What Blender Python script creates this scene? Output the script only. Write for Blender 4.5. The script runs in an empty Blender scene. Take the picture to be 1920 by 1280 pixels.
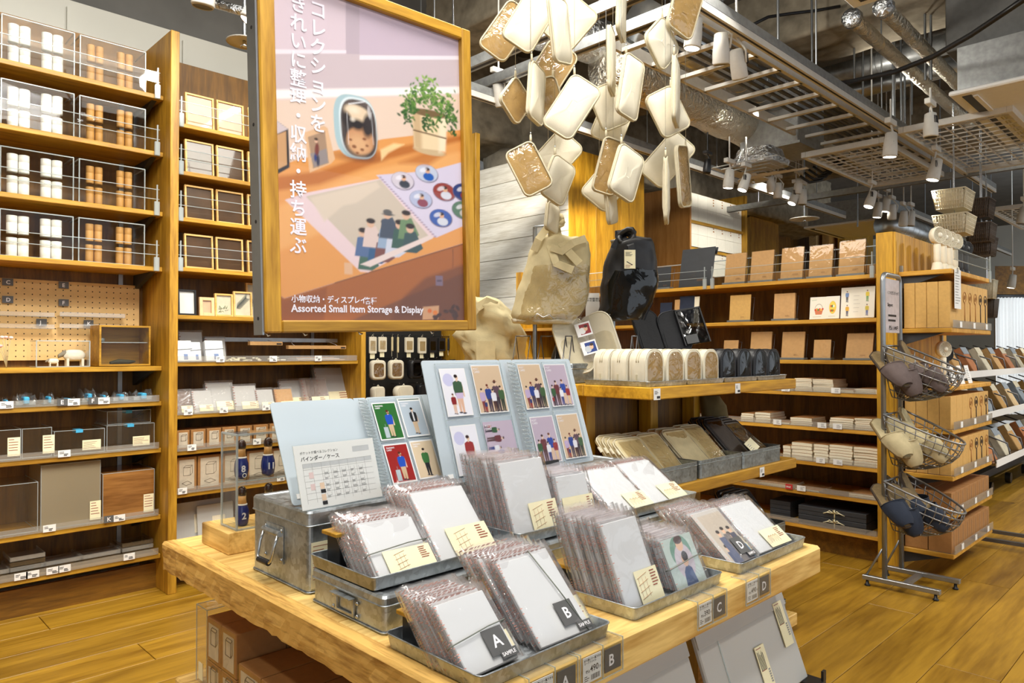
import bpy, bmesh, math, random
import numpy as np
from mathutils import Vector, Matrix
R = random.Random(7)
SC = bpy.context.scene
COL = SC.collection
sin, cos, pi = math.sin, math.cos, math.pi

# ---------------------------------------------------------------- camera
FPX, H = 1357.0, 1.15
TH, PI_ = math.radians(45.48), math.radians(.75)
CY = 640.0
FW = Vector((cos(TH)*cos(PI_), sin(TH)*cos(PI_), sin(PI_)))
RT = Vector((sin(TH), -cos(TH), 0))
UP = RT.cross(FW)
EYE = Vector((0, 0, H))
cd = bpy.data.cameras.new('camera'); cam = bpy.data.objects.new('camera', cd); COL.objects.link(cam)
cd.sensor_width = 36; cd.lens = FPX/1920*36; cd.shift_y = (CY-640)/1920; cd.clip_start = .02; cd.clip_end = 200
cam.matrix_world = Matrix.Translation(EYE) @ Matrix((RT, UP, -FW)).transposed().to_4x4()
SC.camera = cam
def ray(u, v): return FW + RT*((u-960)/FPX) + UP*((CY-v)/FPX)
def pz(u, v, z): d = ray(u, v); return EYE + d*((z-H)/d.z)
def py(u, v, y): d = ray(u, v); return EYE + d*(y/d.y)
def px(u, v, x): d = ray(u, v); return EYE + d*(x/d.x)
def pt(u, v, t): return EYE + ray(u, v)*t

# ---------------------------------------------------------------- world, lamps, exposure
w = bpy.data.worlds.new('shop_ambient'); SC.world = w; w.use_nodes = True
w.node_tree.nodes['Background'].inputs[0].default_value = (.86, .93, 1, 1)
w.node_tree.nodes['Background'].inputs[1].default_value = 1.0
SC.view_settings.view_transform = 'Standard'; SC.view_settings.look = 'None'
SC.view_settings.exposure = 0.42; SC.view_settings.gamma = 1; SC.view_settings.use_curve_mapping = False
SC.cycles.transparent_max_bounces = 24; SC.cycles.max_bounces = 9; SC.cycles.diffuse_bounces = 4
SC.cycles.caustics_reflective = False; SC.cycles.caustics_refractive = False
SC.cycles.sample_clamp_indirect = 6
def area(name, loc, aim, sx, sy, watts, col=(1, .92, .80)):
    l = bpy.data.lights.new(name, 'AREA'); l.shape = 'RECTANGLE'; l.size = sx; l.size_y = sy; l.energy = watts; l.color = col
    o = bpy.data.objects.new(name, l); COL.objects.link(o); o.location = loc
    o.rotation_euler = (Vector(aim)-Vector(loc)).to_track_quat('-Z', 'Y').to_euler(); return o
def spot(name, loc, aim, watts, deg=60, rad=.06, col=(1, .95, .85), blend=.6):
    l = bpy.data.lights.new(name, 'SPOT'); l.energy = watts; l.spot_size = math.radians(deg); l.spot_blend = blend
    l.shadow_soft_size = rad; l.color = col
    o = bpy.data.objects.new(name, l); COL.objects.link(o); o.location = loc
    o.rotation_euler = (Vector(aim)-Vector(loc)).to_track_quat('-Z', 'Y').to_euler(); return o
# ceiling lamps of the shop above and behind the camera, and over each aisle
WARM = (1, .96, .87)
area('ceiling_lamp_table', (1.0, .98, 3.0), (1.1, 1.15, .8), 1.3, .6, 36, (1, .96, .90))
area('ceiling_lamp_bookcase', (1.1, 2.0, 3.15), (1.0, 3.7, 1.1), 2.6, .9, 46, WARM)
area('ceiling_lamp_gondola', (2.5, 2.5, 3.3), (4.2, 2.2, 1.0), .8, 1.6, 40, WARM)
spot('track_spot_bookcase', (.75, 2.0, 3.0), (.65, 3.8, 1.9), 46, 64)
spot('track_spot_bookcase', (1.7, 2.1, 3.0), (1.45, 3.8, 1.6), 46, 60)
spot('track_spot_low_shelves', (.6, 1.6, 2.9), (.9, 3.7, .6), 60, 50)
spot('track_spot_table', (.2, .0, 2.9), (1.0, 1.0, .7), 62, 60, .08, (1, .96, .9))
spot('track_spot_poster', (.55, -.35, 2.6), (.92, 1.42, 1.75), 52, 36, .05, (1, .95, .93))
spot('track_spot_end_of_table', (-.9, 1.1, 2.9), (.66, 1.5, .5), 46, 30, .06)
spot('track_spot_pouches', (1.5, .5, 2.9), (2.0, 1.7, 1.9), 14, 55)
spot('track_spot_backpacks', (1.3, .9, 2.9), (2.1, 1.6, 1.3), 22, 45)
spot('track_spot_notebooks', (2.9, 1.7, 2.95), (4.1, 1.9, 1.4), 50, 74)
spot('track_spot_slippers', (3.2, -.2, 3.0), (4.2, .9, 1.2), 70, 55)
spot('track_spot_floor', (2.6, -1.3, 3.1), (2.9, .3, .0), 84, 80)
spot('track_spot_floor', (5.0, -1.0, 3.1), (4.9, .1, .0), 96, 80)
spot('track_spot_floor', (-.4, 1.6, 3.0), (.1, 2.9, .0), 60, 70)
# ---------------------------------------------------------------- materials
def mat(name):
    m = bpy.data.materials.new(name); m.use_nodes = True
    nt = m.node_tree; b = nt.nodes['Principled BSDF']; return m, nt, b
def N(nt, t, **kw):
    n = nt.nodes.new(t)
    for k, v in kw.items():
        if k in n.inputs: n.inputs[k].default_value = v
        else: setattr(n, k, v)
    return n
def lk(nt, a, b): nt.links.new(a, b)
def coords(nt, scale=(1, 1, 1), rnd=True):
    tc = N(nt, 'ShaderNodeTexCoord'); mp = N(nt, 'ShaderNodeMapping'); mp.inputs['Scale'].default_value = scale
    lk(nt, tc.outputs['Object'], mp.inputs['Vector'])
    if rnd:
        oi = N(nt, 'ShaderNodeObjectInfo'); mu = N(nt, 'ShaderNodeVectorMath', operation='SCALE'); mu.inputs[0].default_value = (7.3, 3.1, 5.7)
        lk(nt, oi.outputs['Random'], mu.inputs['Scale']); lk(nt, mu.outputs[0], mp.inputs['Location'])
    return mp.outputs[0]
def ramp(nt, fac, stops):
    r = N(nt, 'ShaderNodeValToRGB'); e = r.color_ramp.elements
    e[0].position, e[0].color = stops[0][0], (*stops[0][1], 1); e[1].position, e[1].color = stops[-1][0], (*stops[-1][1], 1)
    for p, c in stops[1:-1]: x = e.new(p); x.color = (*c, 1)
    lk(nt, fac, r.inputs[0]); return r.outputs[0]
def bump(nt, b, h, strength, dist=.002):
    n = N(nt, 'ShaderNodeBump'); n.inputs['Strength'].default_value = strength; n.inputs['Distance'].default_value = dist
    lk(nt, h, n.inputs['Height']); lk(nt, n.outputs[0], b.inputs['Normal'])
def srgb(r, g, b):
    f = lambda c: (c/255/12.92 if c/255 < .04045 else ((c/255+.055)/1.055)**2.4); return (f(r), f(g), f(b))
def plain(name, col, rough=.5, metal=0, var=.10, scale=30, bmp=0, bs=200, spec=.5, coat=0):
    m, nt, b = mat(name); c = coords(nt)
    n = N(nt, 'ShaderNodeTexNoise', Scale=scale, Detail=3.0); lk(nt, c, n.inputs['Vector'])
    lk(nt, ramp(nt, n.outputs[0], [(.3, tuple(x*(1-var) for x in col)), (.7, tuple(min(1, x*(1+var)) for x in col))]), b.inputs['Base Color'])
    b.inputs['Roughness'].default_value = rough; b.inputs['Metallic'].default_value = metal; b.inputs['Specular IOR Level'].default_value = spec
    b.inputs['Coat Weight'].default_value = coat
    if bmp:
        n2 = N(nt, 'ShaderNodeTexNoise', Scale=bs, Detail=4.0); lk(nt, c, n2.inputs['Vector']); bump(nt, b, n2.outputs[0], bmp)
    return m
def wood(name, c0, c1, grain='X', scale=1.0, rough=.45, knots=False, tint=.12, lines=.5):
    m, nt, b = mat(name)
    s = {'X': (.9, 9, 9), 'Y': (9, .9, 9), 'Z': (9, 9, .9)}[grain]
    c = coords(nt, tuple(x*scale for x in s))
    n1 = N(nt, 'ShaderNodeTexNoise', Scale=1.6, Detail=5.0, Distortion=.6); lk(nt, c, n1.inputs['Vector'])
    n2 = N(nt, 'ShaderNodeTexNoise', Scale=9.0, Detail=3.0); lk(nt, c, n2.inputs['Vector'])
    mx = N(nt, 'ShaderNodeMath', operation='MULTIPLY_ADD'); lk(nt, n2.outputs[0], mx.inputs[0]); mx.inputs[1].default_value = lines; lk(nt, n1.outputs[0], mx.inputs[2])
    col = ramp(nt, mx.outputs[0], [(.35+lines*.3, c0), (.7+lines*.45, c1)])
    oi = N(nt, 'ShaderNodeObjectInfo'); hs = N(nt, 'ShaderNodeHueSaturation')
    mr = N(nt, 'ShaderNodeMapRange'); lk(nt, oi.outputs['Random'], mr.inputs[0]); mr.inputs[3].default_value = 1-tint; mr.inputs[4].default_value = 1+tint
    lk(nt, mr.outputs[0], hs.inputs['Value']); lk(nt, col, hs.inputs['Color']); out = hs.outputs[0]
    if knots:
        c2 = coords(nt, {'X': (1.1, 3.2, 1), 'Y': (3.2, 1.1, 1), 'Z': (3.2, 1, 1.1)}[grain])
        vo = N(nt, 'ShaderNodeTexVoronoi', Scale=1.5); lk(nt, c2, vo.inputs['Vector'])
        k = ramp(nt, vo.outputs['Distance'], [(.02, (.28, .22, .16)), (.09, (1, 1, 1))])
        mm = N(nt, 'ShaderNodeMix', data_type='RGBA', blend_type='MULTIPLY'); mm.inputs[0].default_value = .8
        lk(nt, out, mm.inputs[6]); lk(nt, k, mm.inputs[7]); out = mm.outputs[2]
    lk(nt, out, b.inputs['Base Color']); b.inputs['Roughness'].default_value = rough
    bump(nt, b, n2.outputs[0], .15, .001); return m
def clear(name, tint=(.97, .98, .98), gloss=.06, rough=.04, bmp=0, bs=40, milky=0.0, mcol=(.8, .8, .8), fres=1.0):
    m, nt, b = mat(name); nt.nodes.remove(b); out = nt.nodes['Material Output']
    tr = N(nt, 'ShaderNodeBsdfTransparent'); tr.inputs[0].default_value = (*tint, 1)
    gl = N(nt, 'ShaderNodeBsdfGlossy'); gl.inputs['Roughness'].default_value = rough
    lw = N(nt, 'ShaderNodeLayerWeight', Blend=.5); pw_ = N(nt, 'ShaderNodeMath', operation='POWER'); lk(nt, lw.outputs['Facing'], pw_.inputs[0]); pw_.inputs[1].default_value = 4.0
    ma = N(nt, 'ShaderNodeMath', operation='MULTIPLY_ADD'); ma.use_clamp = True
    lk(nt, pw_.outputs[0], ma.inputs[0]); ma.inputs[1].default_value = .8*fres; ma.inputs[2].default_value = gloss
    mx = N(nt, 'ShaderNodeMixShader'); lk(nt, ma.outputs[0], mx.inputs[0]); lk(nt, tr.outputs[0], mx.inputs[1]); lk(nt, gl.outputs[0], mx.inputs[2])
    c = coords(nt)
    if bmp:
        n = N(nt, 'ShaderNodeTexNoise', Scale=bs, Detail=2.0, Distortion=1.2); lk(nt, c, n.inputs['Vector'])
        bn = N(nt, 'ShaderNodeBump'); bn.inputs['Strength'].default_value = bmp; bn.inputs['Distance'].default_value = .01
        lk(nt, n.outputs[0], bn.inputs['Height']); lk(nt, bn.outputs[0], gl.inputs['Normal']); lk(nt, bn.outputs[0], lw.inputs['Normal'])
    sh = mx.outputs[0]
    if milky:
        df = N(nt, 'ShaderNodeBsdfDiffuse'); df.inputs[0].default_value = (*mcol, 1); tl = N(nt, 'ShaderNodeBsdfTranslucent'); tl.inputs[0].default_value = (*mcol, 1)
        a = N(nt, 'ShaderNodeMixShader'); a.inputs[0].default_value = .15; lk(nt, df.outputs[0], a.inputs[1]); lk(nt, tl.outputs[0], a.inputs[2])
        m2 = N(nt, 'ShaderNodeMixShader'); m2.inputs[0].default_value = milky; lk(nt, sh, m2.inputs[1]); lk(nt, a.outputs[0], m2.inputs[2]); sh = m2.outputs[0]
    lk(nt, sh, out.inputs[0]); return m
def galv(name, col=(.42, .45, .46)):
    m, nt, b = mat(name); c = coords(nt)
    v = N(nt, 'ShaderNodeTexVoronoi', Scale=110.0); lk(nt, c, v.inputs['Vector'])
    n = N(nt, 'ShaderNodeTexNoise', Scale=14.0, Detail=4.0); lk(nt, c, n.inputs['Vector'])
    sx = N(nt, 'ShaderNodeSeparateColor'); lk(nt, v.outputs['Color'], sx.inputs[0])
    mx = N(nt, 'ShaderNodeMath', operation='MULTIPLY_ADD'); lk(nt, sx.outputs[0], mx.inputs[0]); mx.inputs[1].default_value = .35; lk(nt, n.outputs[0], mx.inputs[2])
    lk(nt, ramp(nt, mx.outputs[0], [(.35, tuple(x*.62 for x in col)), (.95, tuple(x*1.25 for x in col))]), b.inputs['Base Color'])
    lk(nt, ramp(nt, mx.outputs[0], [(.3, (.28,)*3), (.95, (.48,)*3)]), b.inputs['Roughness']); b.inputs['Metallic'].default_value = .9; return m
def glow(name, col, s):
    m, nt, b = mat(name); b.inputs['Base Color'].default_value = (*col, 1); b.inputs['Emission Color'].default_value = (*col, 1); b.inputs['Emission Strength'].default_value = s; return m
def printed(name, rough=.35, coat=0):
    m, nt, b = mat(name); a = N(nt, 'ShaderNodeVertexColor', layer_name='print'); lk(nt, a.outputs[0], b.inputs['Base Color'])
    b.inputs['Roughness'].default_value = rough; b.inputs['Coat Weight'].default_value = coat; b.inputs['Coat Roughness'].default_value = .06; return m
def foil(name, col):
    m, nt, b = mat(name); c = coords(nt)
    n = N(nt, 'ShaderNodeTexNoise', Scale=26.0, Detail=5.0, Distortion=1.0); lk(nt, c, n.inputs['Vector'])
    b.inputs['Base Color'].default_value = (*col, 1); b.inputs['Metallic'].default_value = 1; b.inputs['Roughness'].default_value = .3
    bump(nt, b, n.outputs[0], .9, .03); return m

W = {}
for g in 'XYZ':
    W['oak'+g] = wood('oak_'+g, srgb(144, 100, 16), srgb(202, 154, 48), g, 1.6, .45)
    W['table'+g] = wood('pale_pine_'+g, srgb(186, 136, 58), srgb(240, 204, 126), g, 1.3, .5, knots=True, lines=.7)
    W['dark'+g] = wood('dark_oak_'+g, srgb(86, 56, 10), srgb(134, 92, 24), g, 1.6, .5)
    W['old'+g] = wood('old_pine_'+g, srgb(154, 106, 12), srgb(212, 160, 42), g, 1.2, .5, knots=True, lines=.6)
W['floor'] = wood('oak_floor', srgb(130, 92, 16), srgb(184, 140, 42), 'X', .8, .4, knots=True, tint=.10)
W['shelfY'] = wood('pine_shelf_y', srgb(176, 122, 30), srgb(222, 168, 66), 'Y', 1.4, .45)
W['white'] = wood('whitewashed_pine', srgb(196, 188, 170), srgb(236, 232, 220), 'Y', 1.0, .7, knots=True, lines=.6)
W['rough'] = wood('sawn_end_grain', srgb(150, 104, 40), srgb(216, 172, 92), 'Y', 2.2, .8, lines=.9)
G = galv('galvanised_steel', (.50, .54, .565)); GD = galv('dull_galvanised_steel', (.30, .33, .33))
CANV = plain('cream_canvas', srgb(224, 217, 196), .85, var=.06, scale=14, bmp=.25, bs=420, spec=.2)
CANVD = plain('cream_canvas_piping', srgb(204, 194, 166), .85, var=.08, bmp=.25, bs=420, spec=.2)
CANVB = plain('beige_canvas', srgb(202, 188, 148), .85, var=.08, bmp=.3, bs=300, spec=.2)
NYL = plain('black_nylon', srgb(26, 26, 30), .45, var=.2, bmp=.4, bs=60, spec=.5)
BLK = plain('black_plastic', srgb(24, 24, 26), .4, var=.1)
GREYB = plain('charcoal_board', srgb(52, 54, 58), .6, var=.08)
NAVY = plain('navy_cloth', srgb(34, 42, 62), .8, var=.15, bmp=.3, bs=300)
TAUPE = plain('taupe_felt', srgb(104, 92, 90), .9, var=.1, bmp=.3, bs=300, spec=.1)
SAND = plain('sand_linen', srgb(186, 172, 136), .9, var=.1, bmp=.3, bs=300, spec=.1)
INSOLE = plain('straw_insole', srgb(128, 108, 74), .9, var=.15, scale=80)
KRAFT = plain('kraft_card', srgb(196, 152, 98), .7, var=.06, scale=60)
KRAFTD = plain('kraft_box_card', srgb(166, 118, 66), .7, var=.06, scale=60)
KRAFTL = plain('light_kraft_card', srgb(208, 164, 92), .7, var=.06, scale=60)
PAPER = plain('white_paper', srgb(247, 247, 245), .6, var=.01)
PAGES = plain('cream_page_edges', srgb(240, 231, 206), .8, var=.06, scale=300)
CREAM = plain('cream_label_paper', srgb(244, 236, 198), .6, var=.03)
TAGW = plain('white_price_tag', srgb(240, 240, 238), .5, var=.02)
INK = plain('dark_print', srgb(44, 42, 44), .6, var=.1)
RUSTL = plain('pale_russet_print', srgb(204, 146, 132), .6, var=.1)
RUST = plain('russet_print', srgb(150, 74, 56), .6, var=.1)
INKL = plain('grey_print', srgb(150, 148, 146), .6, var=.1)
TEAL = plain('light_blue_tape', srgb(70, 170, 215), .5)
GREYC = plain('dark_grey_card', srgb(92, 92, 92), .55, var=.04)
WHT = plain('white_enamel', srgb(232, 230, 222), .4, var=.03)
LETW = plain('white_lettering', srgb(244, 242, 244), .5, var=.01)
REDC = plain('red_sale_card', srgb(190, 52, 52), .5)
PP = clear('frosted_sheet', (.9, .93, .95), .03, .35, milky=.93, mcol=srgb(240, 243, 245))
PPB = clear('frosted_cover', (.86, .92, .95), .04, .3, milky=.88, mcol=srgb(208, 220, 228))
PPG = clear('grey_frosted_case', (.8, .82, .84), .04, .3, milky=.86, mcol=srgb(214, 214, 211))
FILM = clear('crinkled_film', (.995, .99, .99), .045, .06, bmp=.32, bs=20, milky=.06, mcol=(.98, .95, .95), fres=.8)
FILMP = clear('glossy_pouch_window', (.92, .87, .77), .09, .07, bmp=.9, bs=24)
BAGF = clear('glinting_bag_film', (.95, .96, .97), .12, .05, bmp=1.6, bs=38, milky=.05, mcol=(.9, .93, .95))
FILMD = clear('glossy_black_window', (.3, .31, .33), .06, .09, bmp=.22, bs=18)
TANL = plain('tan_lining', srgb(190, 162, 112), .8)
ACR = clear('clear_acrylic', (.975, .98, .975), .012, .02)
NFILM = clear('notebook_film', (.985, .98, .97), .035, .05, bmp=.14, bs=14)
ACRE = clear('acrylic_edge', (.9, .95, .95), .12, .08, milky=.35, mcol=srgb(226, 234, 236))
CHROME = plain('chrome_wire', (.62, .63, .64), .25, 1, var=.05)
STEEL = plain('grey_steel_tube', (.34, .36, .38), .38, .85, var=.05)
WIRE = plain('dark_steel_wire', (.16, .16, .17), .4, .7)
DKMET = plain('grey_painted_bracket', srgb(60, 60, 62), .5, .2)
STRUT = plain('zinc_strut', (.34, .35, .35), .45, .6, var=.15)
SLATE = plain('grey_holder_plastic', srgb(104, 108, 108), .5)
PRINT = printed('colour_print'); POSTERM = printed('poster_print', .45, 0)
CONC = plain('sprayed_rock_wool', srgb(150, 140, 122), .95, var=.3, scale=9, bmp=1.0, bs=22, spec=.1)
SLAB = plain('grey_soffit', srgb(104, 102, 98), .9, var=.15, scale=4)
WALLW = plain('white_plasterboard', srgb(206, 204, 194), .8, var=.03, scale=3)
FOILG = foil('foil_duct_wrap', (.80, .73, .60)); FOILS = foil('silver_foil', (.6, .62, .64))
DUCT = plain('spiral_duct_steel', (.5, .52, .53), .3, .9, var=.2, scale=8)
LENS = glow('lit_lamp_lens', (1, .93, .78), 14.0)
LAMPW = plain('lamp_body_white', srgb(214, 211, 204), .5, var=.04)
# ---------------------------------------------------------------- mesh building
class MB:
    def __init__(s): s.v = []; s.f = []; s.m = []; s.sm = []
    def add(s, vs, fs, m=0, M=None, smooth=False):
        o = len(s.v)
        for p in vs: s.v.append(tuple(M @ Vector(p)) if M is not None else tuple(p))
        for f in fs: s.f.append([i+o for i in f]); s.m.append(m); s.sm.append(smooth)
        return s
    def box(s, a, b, m=0, M=None, ch=0):
        (x0, y0, z0), (x1, y1, z1) = [min(p, q) for p, q in zip(a, b)], [max(p, q) for p, q in zip(a, b)]
        if ch <= 0:
            vs = [(x, y, z) for z in (z0, z1) for y in (y0, y1) for x in (x0, x1)]
            return s.add(vs, [(0, 2, 3, 1), (4, 5, 7, 6), (0, 1, 5, 4), (1, 3, 7, 5), (3, 2, 6, 7), (2, 0, 4, 6)], m, M)
        vs = []
        for (X, sx) in ((x0, 1), (x1, -1)):
            for (Y, sy) in ((y0, 1), (y1, -1)):
                for (Z, sz) in ((z0, 1), (z1, -1)):
                    vs += [(X, Y+sy*ch, Z+sz*ch), (X+sx*ch, Y, Z+sz*ch), (X+sx*ch, Y+sy*ch, Z)]
        I = lambda i, j, k, a: ((i*2+j)*2+k)*3+a
        fs = []
        for i in (0, 1): fs.append([I(i, 0, 0, 0), I(i, 1, 0, 0), I(i, 1, 1, 0), I(i, 0, 1, 0)][::(-1 if i == 0 else 1)])
        for j in (0, 1): fs.append([I(0, j, 0, 1), I(1, j, 0, 1), I(1, j, 1, 1), I(0, j, 1, 1)][::(1 if j == 0 else -1)])
        for k in (0, 1): fs.append([I(0, 0, k, 2), I(1, 0, k, 2), I(1, 1, k, 2), I(0, 1, k, 2)][::(-1 if k == 0 else 1)])
        for i in (0, 1):
            for j in (0, 1): fs.append([I(i, j, 0, 0), I(i, j, 1, 0), I(i, j, 1, 1), I(i, j, 0, 1)][::(1 if i == j else -1)])
            for k in (0, 1): fs.append([I(i, 0, k, 0), I(i, 1, k, 0), I(i, 1, k, 2), I(i, 0, k, 2)][::(-1 if i == k else 1)])
        for j in (0, 1):
            for k in (0, 1): fs.append([I(0, j, k, 1), I(1, j, k, 1), I(1, j, k, 2), I(0, j, k, 2)][::(1 if j == k else -1)])
        for i in (0, 1):
            for j in (0, 1):
                for k in (0, 1): fs.append([I(i, j, k, 0), I(i, j, k, 1), I(i, j, k, 2)][::(-1 if (i+j+k) % 2 else 1)])
        return s.add(vs, fs, m, M)
    def cyl(s, p0, p1, r, r1=None, n=12, m=0, M=None, smooth=True, caps=True):
        p0, p1 = Vector(p0), Vector(p1); r1 = r if r1 is None else r1
        d = (p1-p0).normalized(); a = d.orthogonal().normalized(); b = d.cross(a)
        vs = []; fs = []
        for i in range(n):
            t = 2*pi*i/n; o = a*cos(t)+b*sin(t); vs += [p0+o*r, p1+o*r1]
        for i in range(n): j = (i+1) % n; fs.append((2*i, 2*j, 2*j+1, 2*i+1))
        s.add(vs, fs, m, M, smooth)
        if caps: s.add(vs, [[2*i for i in range(n)][::-1], [2*i+1 for i in range(n)]], m, M)
        return s
    def tube(s, path, r, n=6, m=0, M=None, closed=False, smooth=True):
        P = [Vector(p) for p in path]; k = len(P); vs = []; fs = []; ref = None
        for i in range(k):
            d = (P[(i+1) % k]-P[i-1]) if closed else (P[min(i+1, k-1)]-P[max(i-1, 0)])
            d = d.normalized() if d.length > 1e-9 else Vector((0, 0, 1))
            if ref is None: ref = d.orthogonal().normalized()
            a = (ref-d*ref.dot(d)); a = a.normalized() if a.length > 1e-6 else d.orthogonal().normalized(); ref = a; b = d.cross(a)
            rr = r[i] if isinstance(r, (list, tuple)) else r
            for j in range(n): t = 2*pi*j/n; vs.append(P[i]+(a*cos(t)+b*sin(t))*rr)
        for i in range(k if closed else k-1):
            i2 = (i+1) % k
            for j in range(n): j2 = (j+1) % n; fs.append((i*n+j, i*n+j2, i2*n+j2, i2*n+j))
        if not closed: fs += [list(range(n))[::-1], [(k-1)*n+j for j in range(n)]]
        return s.add(vs, fs, m, M, smooth)
    def lathe(s, prof, n=16, m=0, M=None, smooth=True):
        vs = []; fs = []; k = len(prof)
        for (r, z) in prof:
            for j in range(n): t = 2*pi*j/n; vs.append((r*cos(t), r*sin(t), z))
        for i in range(k-1):
            for j in range(n): j2 = (j+1) % n; fs.append((i*n+j, i*n+j2, (i+1)*n+j2, (i+1)*n+j))
        fs += [list(range(n))[::-1], [(k-1)*n+j for j in range(n)]]
        return s.add(vs, fs, m, M, smooth)
    def loft(s, rings, m=0, M=None, smooth=True, caps=True, closed=True):
        n = len(rings[0]); vs = [p for r in rings for p in r]; fs = []
        for i in range(len(rings)-1):
            for j in range(n if closed else n-1): j2 = (j+1) % n; fs.append((i*n+j, i*n+j2, (i+1)*n+j2, (i+1)*n+j))
        s.add(vs, fs, m, M, smooth)
        if caps: s.add(vs, [list(range(n))[::-1], [(len(rings)-1)*n+j for j in range(n)]], m, M)
        return s
    def prism(s, poly, h, m=0, M=None, smooth=False):          # poly in local XY, extruded z 0..h
        n = len(poly); vs = [(x, y, 0) for x, y in poly]+[(x, y, h) for x, y in poly]
        fs = [list(range(n))[::-1], list(range(n, 2*n))]
        s.add(vs, fs, m, M); return s.add(vs, [(i, (i+1) % n, n+(i+1) % n, n+i) for i in range(n)], m, M, smooth)
    def quad(s, a, b, c, d, m=0, M=None): return s.add([a, b, c, d], [(0, 1, 2, 3)], m, M)
def mesh(name, mb, mats):
    me = bpy.data.meshes.new(name); me.from_pydata(mb.v, [], mb.f)
    mats = mats if isinstance(mats, (list, tuple)) else [mats]
    for m in mats: me.materials.append(m)
    if len(mats) > 1: me.polygons.foreach_set('material_index', mb.m)
    me.polygons.foreach_set('use_smooth', mb.sm); me.update(); return me
def obj(name, mb, mats=None, parent=None, M=None, kind=None):
    me = mb if isinstance(mb, bpy.types.Mesh) else mesh(name, mb, mats)
    o = bpy.data.objects.new(name, me); COL.objects.link(o)
    if parent: o.parent = parent
    if M is not None: o.matrix_basis = M
    if kind: o['kind'] = kind
    return o
def tag(o, label, cat, group=None):
    o['label'] = label; o['category'] = cat
    if group: o['group'] = group
    return o
def thing(name, label, cat, M=None, group=None):
    o = bpy.data.objects.new(name, None); COL.objects.link(o); o.empty_display_size = .05
    if M is not None: o.matrix_basis = M
    return tag(o, label, cat, group)
def kids(o): return [c for c in KID.get(o.name, [])]
KID = {}
def tree(o):
    KID.clear()
    for x in bpy.data.objects:
        if x.parent: KID.setdefault(x.parent.name, []).append(x)
def dup(root, M, label, group=None, skip=()):
    r = root.copy(); COL.objects.link(r); r.matrix_basis = M; r['label'] = label
    if group: r['group'] = group
    for c in root.children:
        if c.name.split('.')[0] in skip: continue
        k = c.copy(); COL.objects.link(k); k.parent = r
        for g in c.children: q = g.copy(); COL.objects.link(q); q.parent = k
    return r
def T(x, y=None, z=None):
    return Matrix.Translation(Vector(x) if y is None else Vector((x, y, z)))
def RX(d): return Matrix.Rotation(math.radians(d), 4, 'X')
def RY(d): return Matrix.Rotation(math.radians(d), 4, 'Y')
def RZ(d): return Matrix.Rotation(math.radians(d), 4, 'Z')
def frame(o, r, u):                                            # local x = r, y = u, z = normal
    r = Vector(r).normalized(); u = Vector(u); u = (u-r*u.dot(r)).normalized(); n = r.cross(u)
    return Matrix.Translation(Vector(o)) @ Matrix((r, u, n)).transposed().to_4x4()
ORD = ['first', 'second', 'third', 'fourth', 'fifth', 'sixth', 'seventh', 'eighth', 'ninth', 'tenth', 'eleventh', 'twelfth', 'thirteenth', 'fourteenth', 'fifteenth', 'sixteenth', 'seventeenth', 'eighteenth']
def rrect(w, h, r, n=5):                                        # rounded rectangle, centred
    p = []
    for cx, cy, a in ((w/2-r, h/2-r, 0), (-w/2+r, h/2-r, 90), (-w/2+r, -h/2+r, 180), (w/2-r, -h/2+r, 270)):
        for i in range(n+1): t = math.radians(a+90*i/n); p.append((cx+r*cos(t), cy+r*sin(t)))
    return p
TXT = {}
def text(s, size, parent, M, mt=None, bold=0, align='LEFT', name='lettering'):
    k = (s, round(size, 5), bold, align, mt.name if mt else '')
    if k not in TXT:
        cu = bpy.data.curves.new('t', 'FONT'); cu.body = s; cu.size = size; cu.align_x = align; cu.offset = bold; cu.resolution_u = 2
        o = bpy.data.objects.new('t', cu); COL.objects.link(o)
        me = bpy.data.meshes.new_from_object(o.evaluated_get(bpy.context.evaluated_depsgraph_get()))
        bpy.data.objects.remove(o); me.materials.clear(); me.materials.append(mt or INK); TXT[k] = me
    return obj(name, TXT[k], None, parent, M)
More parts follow.
